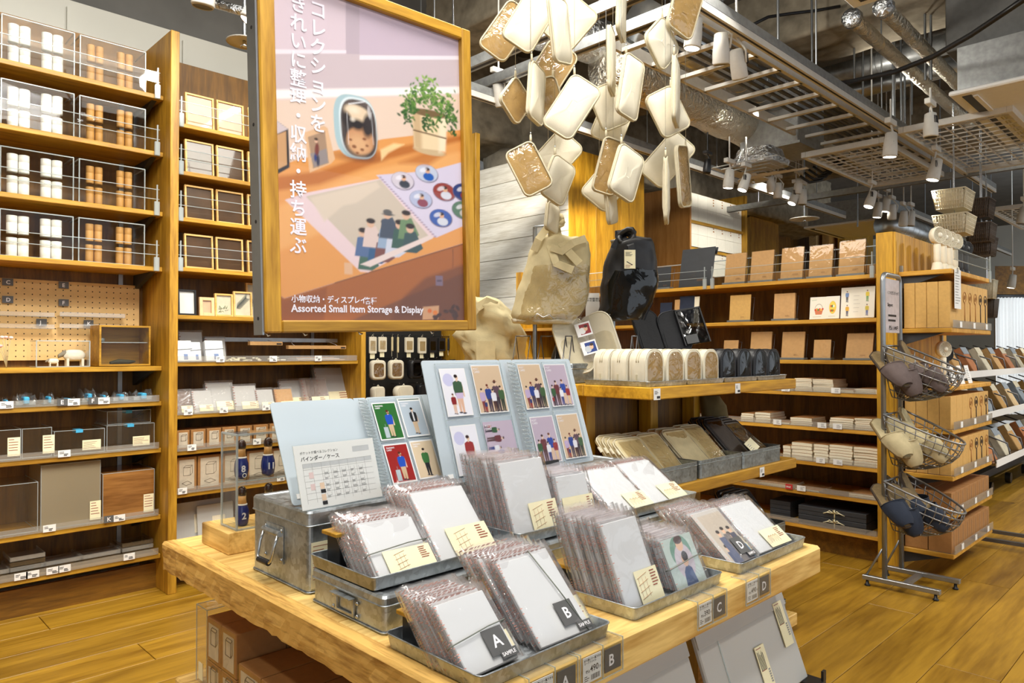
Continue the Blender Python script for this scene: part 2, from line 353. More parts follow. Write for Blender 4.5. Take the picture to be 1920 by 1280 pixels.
# flat printed picture: a fine grid coloured per vertex
class Pic:
    def __init__(s, w, h, bg, res):
        s.w, s.h = w, h; s.nx = max(2, int(w*res)); s.ny = max(2, int(h*res))
        s.X, s.Y = np.meshgrid(np.linspace(0, w, s.nx+1), np.linspace(0, h, s.ny+1)); s.c = np.ones(s.X.shape+(3,))*np.array(bg); s.px = w/s.nx
    def put(s, d, col, a=1.0):                                   # d: signed distance-like, <0 inside
        k = np.clip(.5-d/s.px, 0, 1)[..., None]*a; s.c = s.c*(1-k)+np.array(col)*k
    def ell(s, x, y, rx, ry, col, rot=0, a=1.0):
        t = math.radians(rot); dx, dy = s.X-x, s.Y-y; p = dx*cos(t)+dy*sin(t); q = -dx*sin(t)+dy*cos(t)
        s.put((np.sqrt((p/rx)**2+(q/ry)**2)-1)*min(rx, ry), col, a)
    def poly(s, pts, col, a=1.0, soft=0):
        ins = np.zeros(s.X.shape, bool); dist = np.full(s.X.shape, 1e9); n = len(pts)
        for i in range(n):
            x0, y0 = pts[i]; x1, y1 = pts[(i+1) % n]
            c = ((y0 > s.Y) != (y1 > s.Y)); ins ^= c & (s.X < (x1-x0)*(s.Y-y0)/((y1-y0) if y1 != y0 else 1e-9)+x0)
            l = (x1-x0)**2+(y1-y0)**2+1e-12; t = np.clip(((s.X-x0)*(x1-x0)+(s.Y-y0)*(y1-y0))/l, 0, 1)
            dist = np.minimum(dist, np.hypot(s.X-x0-t*(x1-x0), s.Y-y0-t*(y1-y0)))
        d = np.where(ins, -dist, dist)
        if soft: k = np.clip(.5-d/soft, 0, 1)[..., None]*a; s.c = s.c*(1-k)+np.array(col)*k
        else: s.put(d, col, a)
    def rect(s, x0, y0, x1, y1, col, a=1.0, soft=0): s.poly([(x0, y0), (x1, y0), (x1, y1), (x0, y1)], col, a, soft)
    def line(s, x0, y0, x1, y1, wd, col, a=1.0):
        l = (x1-x0)**2+(y1-y0)**2+1e-12; t = np.clip(((s.X-x0)*(x1-x0)+(s.Y-y0)*(y1-y0))/l, 0, 1)
        s.put(np.hypot(s.X-x0-t*(x1-x0), s.Y-y0-t*(y1-y0))-wd/2, col, a)
    def person(s, x, y0, h, top, leg, hair=(.05, .03, .03), skin=(.80, .58, .42), beard=False, hat=None, side=1, arm=True):
        k = h; sk = skin
        s.poly([(x-.075*k, y0+.05*k), (x-.01*k, y0+.05*k), (x+.0*k, y0+.48*k), (x-.10*k, y0+.48*k)], leg); s.poly([(x+.02*k, y0+.02*k), (x+.08*k, y0+.02*k), (x+.10*k, y0+.48*k), (x-.02*k, y0+.48*k)], leg)
        s.ell(x-.05*k, y0+.035*k, .06*k, .02*k, (.03, .03, .05)); s.ell(x+.06*k, y0+.015*k, .06*k, .02*k, (.03, .03, .05))
        if arm: s.line(x+.13*k*side, y0+.72*k, x+.15*k*side, y0+.44*k, .045*k, sk)
        s.poly([(x-.12*k, y0+.46*k), (x+.12*k, y0+.46*k), (x+.15*k, y0+.66*k), (x+.14*k, y0+.79*k), (x+.05*k, y0+.83*k), (x-.05*k, y0+.83*k), (x-.14*k, y0+.79*k), (x-.15*k, y0+.62*k)], top)
        s.rect(x-.025*k, y0+.81*k, x+.025*k, y0+.87*k, sk); s.ell(x+.008*k*side, y0+.905*k, .048*k, .062*k, sk)
        s.ell(x-.012*k*side, y0+.945*k, .056*k, .044*k, hair)
        if beard: s.ell(x+.012*k*side, y0+.868*k, .042*k, .03*k, (.28, .10, .05))
        if hat: s.ell(x, y0+.955*k, .085*k, .014*k, hat); s.ell(x, y0+.98*k, .052*k, .035*k, hat)
    def build(s, name, parent, M, mt=None):
        ny, nx = s.ny+1, s.nx+1; v = np.stack([s.X.ravel(), s.Y.ravel(), np.zeros(nx*ny)], 1)
        i = (np.arange(ny-1)[:, None]*nx+np.arange(nx-1)[None]).ravel(); f = np.stack([i, i+1, i+nx+1, i+nx], 1)
        me = bpy.data.meshes.new(name); me.vertices.add(len(v)); me.vertices.foreach_set('co', v.ravel())
        me.loops.add(f.size); me.loops.foreach_set('vertex_index', f.ravel()); me.polygons.add(len(f)); me.polygons.foreach_set('loop_start', np.arange(len(f))*4)
        me.update(calc_edges=True)
        ca = me.color_attributes.new('print', 'FLOAT_COLOR', 'POINT'); ca.data.foreach_set('color', np.concatenate([s.c.reshape(-1, 3), np.ones((nx*ny, 1))], 1).ravel())
        me.materials.append(mt or PRINT); return obj(name, me, None, parent, M)
def lines(mb, x, y, w, n, dy, th, m=0, M=None, z=.0004, rnd=.5):   # rows of small print as thin strips
    for i in range(n):
        k = w*(1-rnd*R.random()); mb.quad((x, y-i*dy, z), (x+k, y-i*dy, z), (x+k, y-i*dy+th, z), (x, y-i*dy+th, z), m, M)
    return mb
# ================================================================ the setting
def struct(name, mb, m, parent=None, M=None):
    o = obj(name, mb, m, parent, M)
    if not parent: o['kind'] = 'structure'
    return o
fl = struct('floor', MB().box((-3, -7, -.06), (19, 9, -.012)), W['floor'])
PW = .205; i = 0; tab = {}
for row in range(-5, 19):
    y = row*PW; x = -.6-1.9*((row*.37) % 1)
    while x < 7.6:
        u, v = 0, 0
        c = Vector((x+.95, y+PW/2, 0))-EYE; t = c.dot(FW)
        if t > .6 and abs(c.dot(RT)/t) < 1.25 and not (3.9 < x < 7 and y > 1.5) and y < 3.75:
            if 'p' not in tab: tab['p'] = mesh('plank', MB().box((0, 0, -.012), (1.897, PW-.0025, 0), ch=.0012), W['floor'])
            obj('plank', tab['p'], None, fl, T(x, y, 0)); i += 1
        x += 1.9
wb = struct('wall_back', MB().box((-2, 4.2, 0), (3.45, 4.3, 2.94)), WALLW)
for x in (.5, .95, 1.52, 1.95, 2.4, 2.85, 3.3): obj('batten', MB().box((x, 4.185, 1.2), (x+.02, 4.2, 2.9)), WALLW, wb)
struct('wall_bulkhead', MB().box((-2, 4.32, 2.9), (3.6, 4.42, 3.95)), SLAB)
struct('wall_side', MB().box((-2.2, -1.5, 0), (-2, 4.4, 3.9)), WALLW)
struct('wall_far', MB().box((3.4, 7.2, 0), (19, 7.3, 3.4)), WALLW)
struct('wall_end', MB().box((18.8, -7, 0), (19, 7.3, 3.9)), WALLW)
struct('ceiling', MB().box((-3, -7, 3.9), (19, 9, 4.05)), SLAB)

# ---- clad pillar with whitewashed planks on one face and brown boards on the other
PX0 = 4.5; c = px(1066, 275, PX0); PYC = c.y; ptop = c.z
pil = struct('pillar', MB().box((PX0+.03, PYC+.03, 0), (PX0+.9, PYC+1.7, ptop-.02)), SLAB)
for k in range(11):
    z0 = ptop-.172*(k+1)-.0; 
    if z0 < .3: break
    obj('plank', MB().box((PX0, PYC+.005, z0+.002), (PX0+.03, PYC+1.69, z0+.170), ch=.002), W['white'], pil)
xr = py(1208, 300, PYC).x
for k in range(3):
    a, b = PX0+(xr-PX0)*k/3, PX0+(xr-PX0)*(k+1)/3
    obj('board', MB().box((a+.002, PYC, .3), (b-.002, PYC+.03, ptop), ch=.002), W['oldZ'], pil)

# ================================================================ bookcases on the back wall
YF, YB = 3.58, 3.98
def price_tag(parent, x, y, z, w=.055, h=.03, M=None, name='price_tag', red=False):
    M = M or T(x, y, z)@RX(90)
    o = obj(name, MB().box((0, 0, -.001), (w, h, 0)), TAGW, parent, M)
    mb = MB(); lines(mb, w*.45, h*.35, w*.45, 2, h*.2, h*.12, z=.0006); lines(mb, w*.1, h*.7, w*.4, 2, h*.2, h*.08, z=.0006)
    obj('print', mb, INK, o)
    return o
def rail(parent, x0, x1, y, z, h0=.055, h1=.105, clips=(0, 1), axis='x'):
    if axis == 'x': obj('guard_rail', MB().box((x0, y, z+h0), (x1, y+.004, z+h1)), ACR, parent); e = MB().box((x0, y-.001, z+h1-.003), (x1, y+.005, z+h1)).box((x0, y-.001, z+h0), (x1, y+.005, z+h0+.003))
    else: obj('guard_rail', MB().box((y, x0, z+h0), (y+.004, x1, z+h1)), ACR, parent); e = MB().box((y-.001, x0, z+h1-.003), (y+.005, x1, z+h1)).box((y-.001, x0, z+h0), (y+.005, x1, z+h0+.003))
    obj('rail_edge', e, ACRE, parent)
    for k in clips:
        p = (x0+.012 if k == 0 else x1-.012)
        mb = MB()
        if axis == 'x': mb.box((p-.003, y-.006, z-.02), (p+.003, y, z+h1+.02)).box((p-.012, y-.008, z-.022), (p+.012, y+.006, z+.045), ch=.002)
        else: mb.box((y-.006, p-.003, z-.02), (y, p+.003, z+h1+.02)).box((y-.008, p-.012, z-.022), (y+.006, p+.012, z+.045), ch=.002)
        obj('rail_clip', mb, ACRE, parent)
def lip(parent, x0, x1, y, z, h=.03, axis='x'):
    mb = MB()
    if axis == 'x': mb.box((x0, y-.003, z), (x1, y, z+h)).box((x0, y, z), (x1, y+.12, z+.003))
    else: mb.box((y-.003, x0, z), (y, x1, z+h)).box((y, x0, z), (y+.12, x1, z+.003))
    obj('shelf_lip', mb, ACRL, parent)
ACRL = clear('shelf_lip_acrylic', (.95, .95, .94), .10, .12, milky=.14, mcol=(.85, .82, .76))
B1Z = [2.384, 2.109, 1.821, 1.554, 1.077, .909, .684, .365, .179]
B2Z = [2.255, 2.023, 1.798, 1.556, 1.324, 1.095, .841, .667, .462, .132]
b1 = thing('bookcase', 'tall oak wall bookcase holding tube bottles, pegboard and acrylic boxes', 'bookcase')
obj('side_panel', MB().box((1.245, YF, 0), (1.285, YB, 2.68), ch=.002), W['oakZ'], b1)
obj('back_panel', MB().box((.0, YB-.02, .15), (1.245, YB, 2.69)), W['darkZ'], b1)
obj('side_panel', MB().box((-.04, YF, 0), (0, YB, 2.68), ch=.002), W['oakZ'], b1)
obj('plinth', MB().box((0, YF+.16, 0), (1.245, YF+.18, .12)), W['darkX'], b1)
for i, z in enumerate(B1Z):
    s = obj('shelf', MB().box((0, 3.67, z-.022), (1.243, YB-.02, z), ch=.002), W['oakX'], b1)
    obj('bracket', MB().add([(1.20, 3.70, z-.022), (1.20, 3.96, z-.022), (1.20, 3.96, z-.10), (1.222, 3.70, z-.022), (1.222, 3.96, z-.022), (1.222, 3.96, z-.10)], [(0, 1, 2), (3, 5, 4), (0, 3, 4, 1), (0, 2, 5, 3), (1, 4, 5, 2)]), DKMET, b1)
    if i < 4: rail(b1, 0, 1.225, 3.663, z, clips=(1,))
    elif i > 4: lip(b1, .02, 1.23, 3.666, z)
obj('upright_track', MB().box((1.13, YB-.03, .2), (1.15, YB-.02, 2.4)), STEEL, b1)
b2 = thing('bookcase', 'oak wall bookcase of picture frames and film packs behind the hanging poster', 'bookcase')
obj('side_panel', MB().box((2.304, YF, 0), (2.335, YB, 2.68), ch=.002), W['oakZ'], b2)
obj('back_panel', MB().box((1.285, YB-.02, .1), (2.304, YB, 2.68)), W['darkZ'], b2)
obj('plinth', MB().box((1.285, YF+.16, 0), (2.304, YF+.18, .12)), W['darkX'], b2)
for i, z in enumerate(B2Z):
    obj('shelf', MB().box((1.287, 3.61, z-.02), (2.302, YB-.02, z), ch=.002), W['oakX'], b2)
    if i < 4: rail(b2, 1.29, 2.29, 3.604, z, clips=(0, 1))
    elif i > 4: lip(b2, 1.29, 2.29, 3.606, z)
obj('hanging_bar', MB().box((1.5, 3.80, 1.20), (2.28, 3.812, 1.222)), STEEL, b2)
obj('upright_track', MB().box((2.19, YB-.03, .2), (2.21, YB-.02, 2.4)), STEEL, b2)
b3 = thing('hook_bay', 'dark-backed oak hanging bay of small pouches behind the table displays', 'display bay')
obj('side_panel', MB().box((3.183, YF, 0), (3.222, YB, 2.6), ch=.002), W['oakZ'], b3)
obj('back_panel', MB().box((2.335, YB-.04, .1), (3.183, YB, 2.55)), plain('black_back_board', (.012, .012, .012), .7), b3)
for z in (1.79, .2): obj('shelf', MB().box((2.337, 3.64, z-.02), (3.181, YB-.04, z)), W['oakX'], b3)
TAGZ = lambda par, u, z, y, w=.05, h=.03: price_tag(par, py(u, 700, y).x, y-.002, z-.002, w, h)
for us, z in (((0, 127, 184), B1Z[5]), ((110,), B1Z[6]), ((83, 215), B1Z[7]), ((30, 52, 90, 112, 234), B1Z[8])):
    for u in us: TAGZ(b1, u, z+.001, 3.664, .048)
for us, z in (((405, 505, 590), B2Z[5]), ((345, 412, 492), B2Z[6]), ((352, 475), B2Z[7]), ((335, 520), B2Z[8]), ((337,), B2Z[9])):
    for u in us: TAGZ(b2, u, z+.001, 3.604, .042)
for ch, u, z in (('E', 108, B1Z[5]), ('F', 166, B1Z[5]), ('K', 197, B1Z[7])):
    x = py(u, 700, 3.66).x; o = obj('letter_card', MB().box((x, 3.660, z), (x+.04, 3.661, z+.032)), GREYC, b1)
    text(ch, .026, o, T(x+.012, 3.6594, z+.007)@RX(90), LETW, .0004)

# ================================================================ bay one: tubes in acrylic cases
WTUBE = plain('white_paper_tube', srgb(240, 238, 232), .55, var=.02); KTUBE = plain('kraft_paper_tube', srgb(192, 142, 76), .6, var=.06)
tube_me = {}
for nm, m in (('w', WTUBE), ('k', KTUBE)):
    r = .0205 if nm == 'w' else .0165
    tube_me[nm] = (mesh('body', MB().lathe([(r*.97, 0), (r, .002), (r, .048), (r*.985, .0485)], 18), m), mesh('lid', MB().lathe([(r*.985, .0485), (r*1.01, .049), (r*1.01, .078), (r*.96, .080)], 18), m))
def acrylic_case(name, label, x0, x1, y0, y1, z, h, mid=None, group=None):
    o = thing(name, label, 'case', T(x0, y0, z), group); w, d = x1-x0, y1-y0
    for n, a, b in (('front_panel', (0, 0, 0), (w, .003, h)), ('side_panel', (0, .003, 0), (.003, d, h)), ('side_panel', (w-.003, .003, 0), (w, d, h)), ('top_panel', (0, .003, h-.003), (w, d, h))):
        obj(n, MB().box(a, b), ACR, o)
    e = MB(); k = .0022
    for z_ in (0, h): e.box((0, -k, z_-k), (w, k, z_+k)); e.box((-k, 0, z_-k), (k, d, z_+k)); e.box((w-k, 0, z_-k), (w+k, d, z_+k))
    for x_ in (0, w): e.box((x_-k, -k, 0), (x_+k, k, h))
    obj('polished_edge', e, ACRE, o)
    if mid: obj('middle_shelf', MB().box((.003, .004, mid-.004), (w-.003, d, mid)), ACR, o)
    return o
for si in range(4):
    z = B1Z[si]; sh = ORD[si]
    for kind, (ua, ub) in (('w', (0, 137)), ('k', (148, 271))):
        xa, xb = py(ua, 400, 3.70).x, py(ub, 400, 3.70).x
        wd = 'white' if kind == 'w' else 'kraft'
        acrylic_case('acrylic_case', 'clear two-tier acrylic case of %s tubes, %s shelf from the top' % (wd, sh), xa, xb, 3.70, 3.86, z+.0025, .196, .098, 'acrylic cases of tubes')
        for tier, tz, tn in ((0, .003, 'lower'), (1, .099, 'upper')):
            for pr, f, pn in ((0, .26, 'far'), (1, .72, 'near')):
                for q, dx, qn in ((0, -.5, 'farther'), (1, .5, 'nearer')):
                    rr = .0428 if kind == 'w' else .036
                    t = thing('tube_bottle', '%s tube, %s tier, pair %s the post, one %s to it, %s-highest shelf' % (wd, tn, 'near' if pr else 'far from', qn, sh), 'tube', T(xa+(xb-xa)*f+dx*rr, 3.745, z+tz+.0025), '%s tubes in acrylic cases' % wd)
                    obj('body', tube_me[kind][0], None, t); obj('lid', tube_me[kind][1], None, t)

# ---- pegboard display on the fifth shelf
z = B1Z[4]
pb = thing('pegboard', 'pale perforated pegboard with letter cards and clear ledges on the fifth shelf', 'pegboard', T(.40, 3.93, z+.03))
PEGW = plain('pale_pegboard', srgb(222, 184, 122), .6, var=.04)
obj('board', MB().box((0, 0, 0), (.82, .012, .372)), PEGW, pb)
hm = MB()
for i in range(26):
    for j in range(14): hm.cyl((.02+i*.031, -.0008, .018+j*.026), (.02+i*.031, -.0002, .018+j*.026), .0030, n=6, smooth=False)
obj('peg_hole', hm, plain('peg_hole_dark', (.03, .02, .01), .9), pb)['kind'] = 'stuff'
for k, (lx, lz, lw) in enumerate(((.18, .20, .26), (.18, .10+.045, .26), (.46, .205, .28), (.46, .15, .28))):
    obj('clear_ledge', MB().box((lx, -.05, lz), (lx+lw, 0, lz+.003)).box((lx, -.053, lz), (lx+lw, -.05, lz+.02)), ACRL, pb)
for ch, u, v in (('C', 4, 522), ('D', 4, 555), ('E', 110, 528), ('F', 110, 561), ('J', 68, 598), ('K', 157, 600)):
    p = py(u, v+5, 3.918); q = obj('letter_card', MB().box((0, 0, -.018), (.042, .001, .014)), GREYC, pb, T(p.x-.40, -.012, p.z-z-.03))
    text(ch, .024, q, T(.014, -.0006, -.011)@RX(90), LETW, .0004)
acrylic_case('acrylic_display_box', 'low clear acrylic box around two toy sheep on the fifth shelf', py(68, 690, 3.72).x, py(168, 690, 3.72).x, 3.72, 3.84, z+.003, .115)
WOOL = plain('white_wool', srgb(236, 230, 214), .95, var=.05, bmp=.8, bs=90)
def sheep(x, y, s, label):
    o = thing('toy_sheep', label, 'toy', T(x, y, z+.003)@Matrix.Scale(s, 4))
    mb = MB(); rings = []
    for i in range(9):
        a = i/8; rr = .024*max(.35, math.sqrt(max(0, 1-(2*a-1)**4))); rings.append([(-.038+.076*a, rr*.8*cos(q*pi/5), .043+rr*sin(q*pi/5)) for q in range(10)])
    mb.loft(rings)
    for lx in (-.025, .028):
        for ly in (-.012, .012): mb.cyl((lx, ly, 0), (lx, ly, .03), .0055, n=8)
    obj('body', mb, WOOL, o)
    obj('head', MB().loft([[(-.030-.026*a, .012*(1-a*.4)*cos(q*pi/4), .054-.014*a+.013*(1-a*.4)*sin(q*pi/4)) for q in range(8)] for a in (0, .35, .7, 1)]), plain('sheep_face', srgb(150, 140, 122), .9), o)
sheep(py(100, 680, 3.78).x, 3.78, .55, 'small white toy lamb in front of the pegboard'); sheep(py(140, 680, 3.78).x, 3.79, 1.15, 'larger white toy sheep in front of the pegboard')
cb = thing('display_cabinet', 'small oak display cabinet with a clear front beside the pegboard', 'cabinet', T(py(186, 690, 3.71).x, 3.71, z+.003))
w_ = .222; obj('body', MB().box((0, 0, 0), (.008, .15, .19)).box((w_-.008, 0, 0), (w_, .15, .19)).box((.008, 0, 0), (w_-.008, .15, .008)).box((.008, 0, .182), (w_-.008, .15, .19)).box((.008, .14, .008), (w_-.008, .148, .182)), W['oakX'], cb)
obj('shelf', MB().box((.008, .02, .108), (w_-.008, .14, .112)), ACRE, cb); obj('clear_front', MB().box((.008, .003, .008), (w_-.008, .006, .182)), ACR, cb)
tag(obj('cup', MB().lathe([(.008, 0), (.013, .004), (.013, .018), (.011, .018), (.010, .004), (.001, .003)], 14), SLATE, None, T(cb.matrix_basis.translation+Vector((.025, .06, .112)))), 'small grey cup on the shelf inside the oak display cabinet', 'cup')
tag(obj('dried_sprig', MB().tube([(.06, .05, .013), (.1, .06, .02), (.14, .06, .016), (.17, .05, .02)], [.008, .012, .012, .004], 7), plain('dark_leaf', srgb(50, 46, 26), .8), None, T(cb.matrix_basis.translation)), 'dark dried sprig lying in the oak display cabinet', 'plant')
fl_ = thing('dried_flowers', 'dried white and pink flowers standing before the pegboard', 'flowers', T(py(12, 690, 3.75).x, 3.75, z))
for k in range(5):
    a = R.uniform(-.04, .03); h = R.uniform(.06, .14)
    s_ = obj('stem', MB().tube([(0, 0, 0), (a*.4, .005, h*.6), (a, .01, h)], .0015, 5), SAND, fl_)
    obj('flower', MB().lathe([(.001, -.006), (.010, 0), (.008, .006), (.001, .008)], 8, M=T(a, .01, h)), plain('petal_%d' % k, srgb(235, 215-25*(k % 2), 205-20*(k % 2)), .9), fl_)

# ---- film-wrapped clear boxes on the lower shelves of bay one
DIMC = clear('dim_clear_box', (.94, .92, .88), .035, .08, milky=.07, mcol=srgb(180, 160, 130))
def film_bag(name, label, x, y, z, w, d, h, group, tape=True, seed=0):
    rr = random.Random(seed+int(x*1000)); o = thing(name, label, 'bag', T(x, y, z), group); nx, ny = 7, 5
    top = [(w*i/nx, d*j/ny, .002+h*(.25+.75*rr.random())*(1 if 0 < i < nx and 0 < j < ny else .25)) for j in range(ny+1) for i in range(nx+1)]
    f = [(j*(nx+1)+i, j*(nx+1)+i+1, (j+1)*(nx+1)+i+1, (j+1)*(nx+1)+i) for j in range(ny) for i in range(nx)]
    bot = [(a, b, 0) for a, b, c_ in top]; n = len(top)
    obj('film', MB().add(top, f).add(bot, [q[::-1] for q in f]), BAGF, o)
    obj('ledge_inside', MB().box((w*.1, d*.2, .003), (w*.9, d*.8, .006)).box((w*.1, d*.2, .006), (w*.9, d*.23, .02)), ACRE, o)
    if tape: obj('blue_tape', MB().box((w*.36, -.001, .008), (w*.60, d*.5, .012+h*.45), ch=.004), TEAL, o)
    return o
for i, (u0, u1, h) in enumerate(((0, 24, .04), (24, 74, .06), (78, 106, .055), (106, 150, .03), (150, 185, .07), (183, 206, .05), (208, 246, .05), (246, 291, .055))):
    x0, x1 = py(u0, 750, 3.72).x, py(u1, 750, 3.72).x
    film_bag('film_bag', 'crinkled blue-taped film bag on the sixth shelf, %s from the post' % ORD[7-i], x0+.004, 3.70, B1Z[5]+.003, x1-x0-.008, .13, h, 'film bags with blue tape', seed=i)
def box_pack(name, label, x, y, z, w, d, h, m, group, tagx=None, tagw=.05, tagh=.08, edge=ACRE, tape=False):
    o = thing(name, label, 'box', T(x, y, z), group)
    obj('case', MB().box((0, 0, 0), (w, d, h), ch=.002), m, o)
    e = MB(); k = .0013
    for z_ in (0, h): e.box((0, -k, z_-k), (w, k, z_+k)); e.box((-k, 0, z_-k), (k, d, z_+k)); e.box((w-k, 0, z_-k), (w+k, d, z_+k))
    for x_ in (0, w): e.box((x_-k, -k, 0), (x_+k, k, h))
    obj('edge', e, edge, o)
    if tagx is not None:
        t = obj('paper_label', MB().box((tagx, -.004, .012), (tagx+tagw, -.002, .012+tagh)), CREAM, o)
        obj('print', lines(MB(), tagx+.004, .012+tagh-.01, tagw-.008, 5, tagh/7, tagh/30, M=T(0, -.0041, 0)@RX(90)), RUST, t)
    if tape: obj('blue_tape', MB().box((w*.42, -.002, h-.012), (w*.56, d*.3, h+.002)), TEAL, o)
    return o
for i, (u0, u1, h, tx) in enumerate(((-12, 40, .125, .045), (40, 98, .125, .075), (100, 197, .105, .11), (199, 290, .115, .11))):
    x0, x1 = py(u0, 850, 3.71).x, py(u1, 850, 3.71).x
    box_pack('acrylic_box', 'clear acrylic box with cream label on the seventh shelf, %s from the post' % ORD[3-i], x0+.003, 3.71, B1Z[6]+.004, x1-x0-.006, .2, h, DIMC, 'acrylic boxes on the seventh shelf', tx, .045 if i < 2 else .075, .08 if i < 2 else .045, tape=i > 1)
box_pack('acrylic_box', 'clear acrylic box stacked on another at the post end of the seventh shelf', py(200, 850, 3.71).x+.01, 3.74, B1Z[6]+.122, .19, .18, .06, DIMC, 'acrylic boxes on the seventh shelf', tape=True)
MILK = clear('hazy_film_box', (.8, .76, .7), .06, .1, milky=.45, mcol=srgb(206, 190, 158))
WOODC = wood('wood_box_in_film', srgb(120, 78, 36), srgb(168, 118, 62), 'X', 1.2, .15)
for i, (u0, u1, v, m, lab, tx) in enumerate(((-25, 72, 905, DIMC, 'wide low clear box showing striped wood grain on the eighth shelf', None), (75, 189, 864, MILK, 'tall hazy film-wrapped box with cream label on the eighth shelf', .19), (191, 290, 880, WOODC, 'wooden-fronted wrapped box with cream label beside the post', .175))):
    a, b = py(u0, 960, 3.70), py(u1, 960, 3.70); h = py(u1, v, 3.70).z-B1Z[7]
    box_pack('wrapped_box', lab, a.x+.003, 3.70, B1Z[7]+.004, b.x-a.x-.006, .24, max(.1, h), m, None, tx, .045, .085)
for i, (u0, u1, h, lab) in enumerate(((-5, 17, .06, 'small glinting clear tray pack'), (18, 84, .10, 'tall stack of clear drawer trays'), (84, 155, .055, 'clear tray pack with a bright edge'), (150, 225, .06, 'wide clear tray pack'), (228, 286, .085, 'green-tinted clear tray pack beside the post'))):
    x0, x1 = py(u0, 1040, 3.72).x, py(u1, 1040, 3.72).x
    o = thing('clear_tray', lab+' on the lowest shelf', 'tray', T(x0, 3.71, B1Z[8]+.004), 'clear trays on the lowest shelf')
    for k in range(max(2, int(h/.022))):
        zz = k*.022; mb = MB().box((0, 0, zz), (x1-x0, .16, zz+.003)).box((0, 0, zz), (x1-x0, .003, zz+.018)).box((0, 0, zz), (.003, .16, zz+.018)).box((x1-x0-.003, 0, zz), (x1-x0, .16, zz+.018))
        obj('tray', mb, ACRL if k % 2 else DIMC, o)

# ================================================================ bay two: frames
LGLASS = clear('frame_glass', (.93, .93, .92), .05, .04)
FRW = wood('pale_frame_wood', srgb(206, 158, 82), srgb(232, 192, 122), 'X', 2, .5)
def pic_frame(label, x, y, z, w, h, m, back, lean=6, bar=.009, group=None, art=None, d=.016):
    o = thing('picture_frame', label, 'frame', T(x, y, z)@RX(-lean), group)
    for a, b in (((0, 0, 0), (bar, d, h)), ((w-bar, 0, 0), (w, d, h)), ((bar, 0, 0), (w-bar, d, bar)), ((bar, 0, h-bar), (w-bar, d, h))): obj('frame_bar', MB().box(a, b, ch=.001), m, o)
    obj('backing', MB().box((bar, d*.6, bar), (w-bar, d*.75, h-bar)), back, o); obj('glass', MB().box((bar, d*.3, bar), (w-bar, d*.38, h-bar)), LGLASS, o)
    if art: art(o, w, h, d*.58)
    return o
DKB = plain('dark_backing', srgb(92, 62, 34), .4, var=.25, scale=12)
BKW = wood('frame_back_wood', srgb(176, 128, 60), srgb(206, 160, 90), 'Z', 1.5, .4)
for si in range(4):
    z = B2Z[si]
    for k, (u0, u1) in enumerate(((345, 399), (404, 455), (463, 512))):
        a, b = py(u0+2, 300, 3.66), py(u1+2, 300, 3.66)
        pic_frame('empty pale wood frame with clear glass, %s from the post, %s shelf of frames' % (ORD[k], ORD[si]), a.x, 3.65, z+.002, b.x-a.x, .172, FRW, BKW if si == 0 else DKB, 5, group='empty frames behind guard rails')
PICW = plain('frame_picture_paper', srgb(236, 226, 196), .7)
def art_green(o, w, h, y):
    mb = MB()
    for k in range(26): a = R.uniform(.25, .75)*w; zz = R.uniform(.16, .5)*h; mb.tube([(a, y-.001, zz*.4+.02), (a+R.uniform(-.01, .01), y-.001, zz)], .0009, 4)
    obj('pressed_grass', mb, plain('pressed_green', srgb(120, 140, 60), .8), o)
def art_leaf(o, w, h, y):
    mb = MB()
    for k in range(16):
        t = k/15; bx, bz = w*(.2+.5*t), h*(.35+.4*t)
        for s in (-1, 1): mb.tube([(bx, y-.001, bz), (bx+.012+s*.008, y-.001, bz+.012-s*.016)], [.0014, .0004], 4)
    obj('pressed_leaf', mb, plain('pressed_dark_leaf', srgb(62, 66, 36), .8), o)
z = B2Z[4]
def fr(u0, u1, v, lab, m, back, y=3.66, **k):
    a, b = py(u0, 585, y), py(u1, 585, y); pic_frame(lab, a.x, y, z+.002, b.x-a.x, py(u0, v, y).z-z, m, back, 4, **k)
fr(334, 369, 542, 'black frame with white picture, nearest the post on its shelf', BLK, PAPER)
fr(375, 403, 557, 'smallest pale peach frame beside the black frame', plain('peach_frame', srgb(226, 186, 140), .6), plain('peach_card', srgb(232, 192, 150), .6), bar=.016)
fr(404, 438, 550, 'pale wood frame with pressed green grass', FRW, PICW, art=art_green)
fr(439, 474, 546, 'pale wood frame with a dark pressed fern', FRW, PICW, art=art_leaf)
fr(463, 505, 530, 'larger frame with a dark pressed leaf set at the back', FRW, PICW, y=3.74, art=art_leaf)

# ---- bay two lower shelves
BAG1 = clear('rose_film', (.95, .92, .92), .06, .07, bmp=.7, bs=40, milky=.22, mcol=srgb(214, 196, 186))
def shelf_pack(label, x, y, z, w, h, lean, n, group, body=None, lab=True, d=.006):
    o = thing('film_pack', label, 'pack', T(x, y, z)@RX(-lean), group)
    obj('sheet', MB().box((.004, 0, 0), (w-.004, d*n, h)), body or PP, o)
    v = [(0, -.003, 0), (w, -.003, 0), (w, -.004, h*.5), (0, -.002, h*.5), (w, -.003, h+.012), (0, -.004, h+.008)]
    obj('film', MB().add(v, [(0, 1, 2, 3), (3, 2, 4, 5)]).box((0, -.002, h), (w, d*n, h+.01)).box((0, -.002, 0), (.002, d*n, h)), FILM, o)
    if lab:
        t = obj('paper_label', MB().box((w*.3, -.0045, .004), (w-.004, -.0035, h*.33)), CREAM, o)
        obj('print', lines(MB(), w*.62, h*.27, w*.3, 3, h*.06, h*.02, M=T(0, -.0048, 0)@RX(90)), RUST, t)
    obj('red_print', lines(MB(), .002, h-.01, .01, 8, h/9, h/40, M=T(0, -.0048, 0)@RX(90)), RUST, o)
    return o
z = B2Z[6]
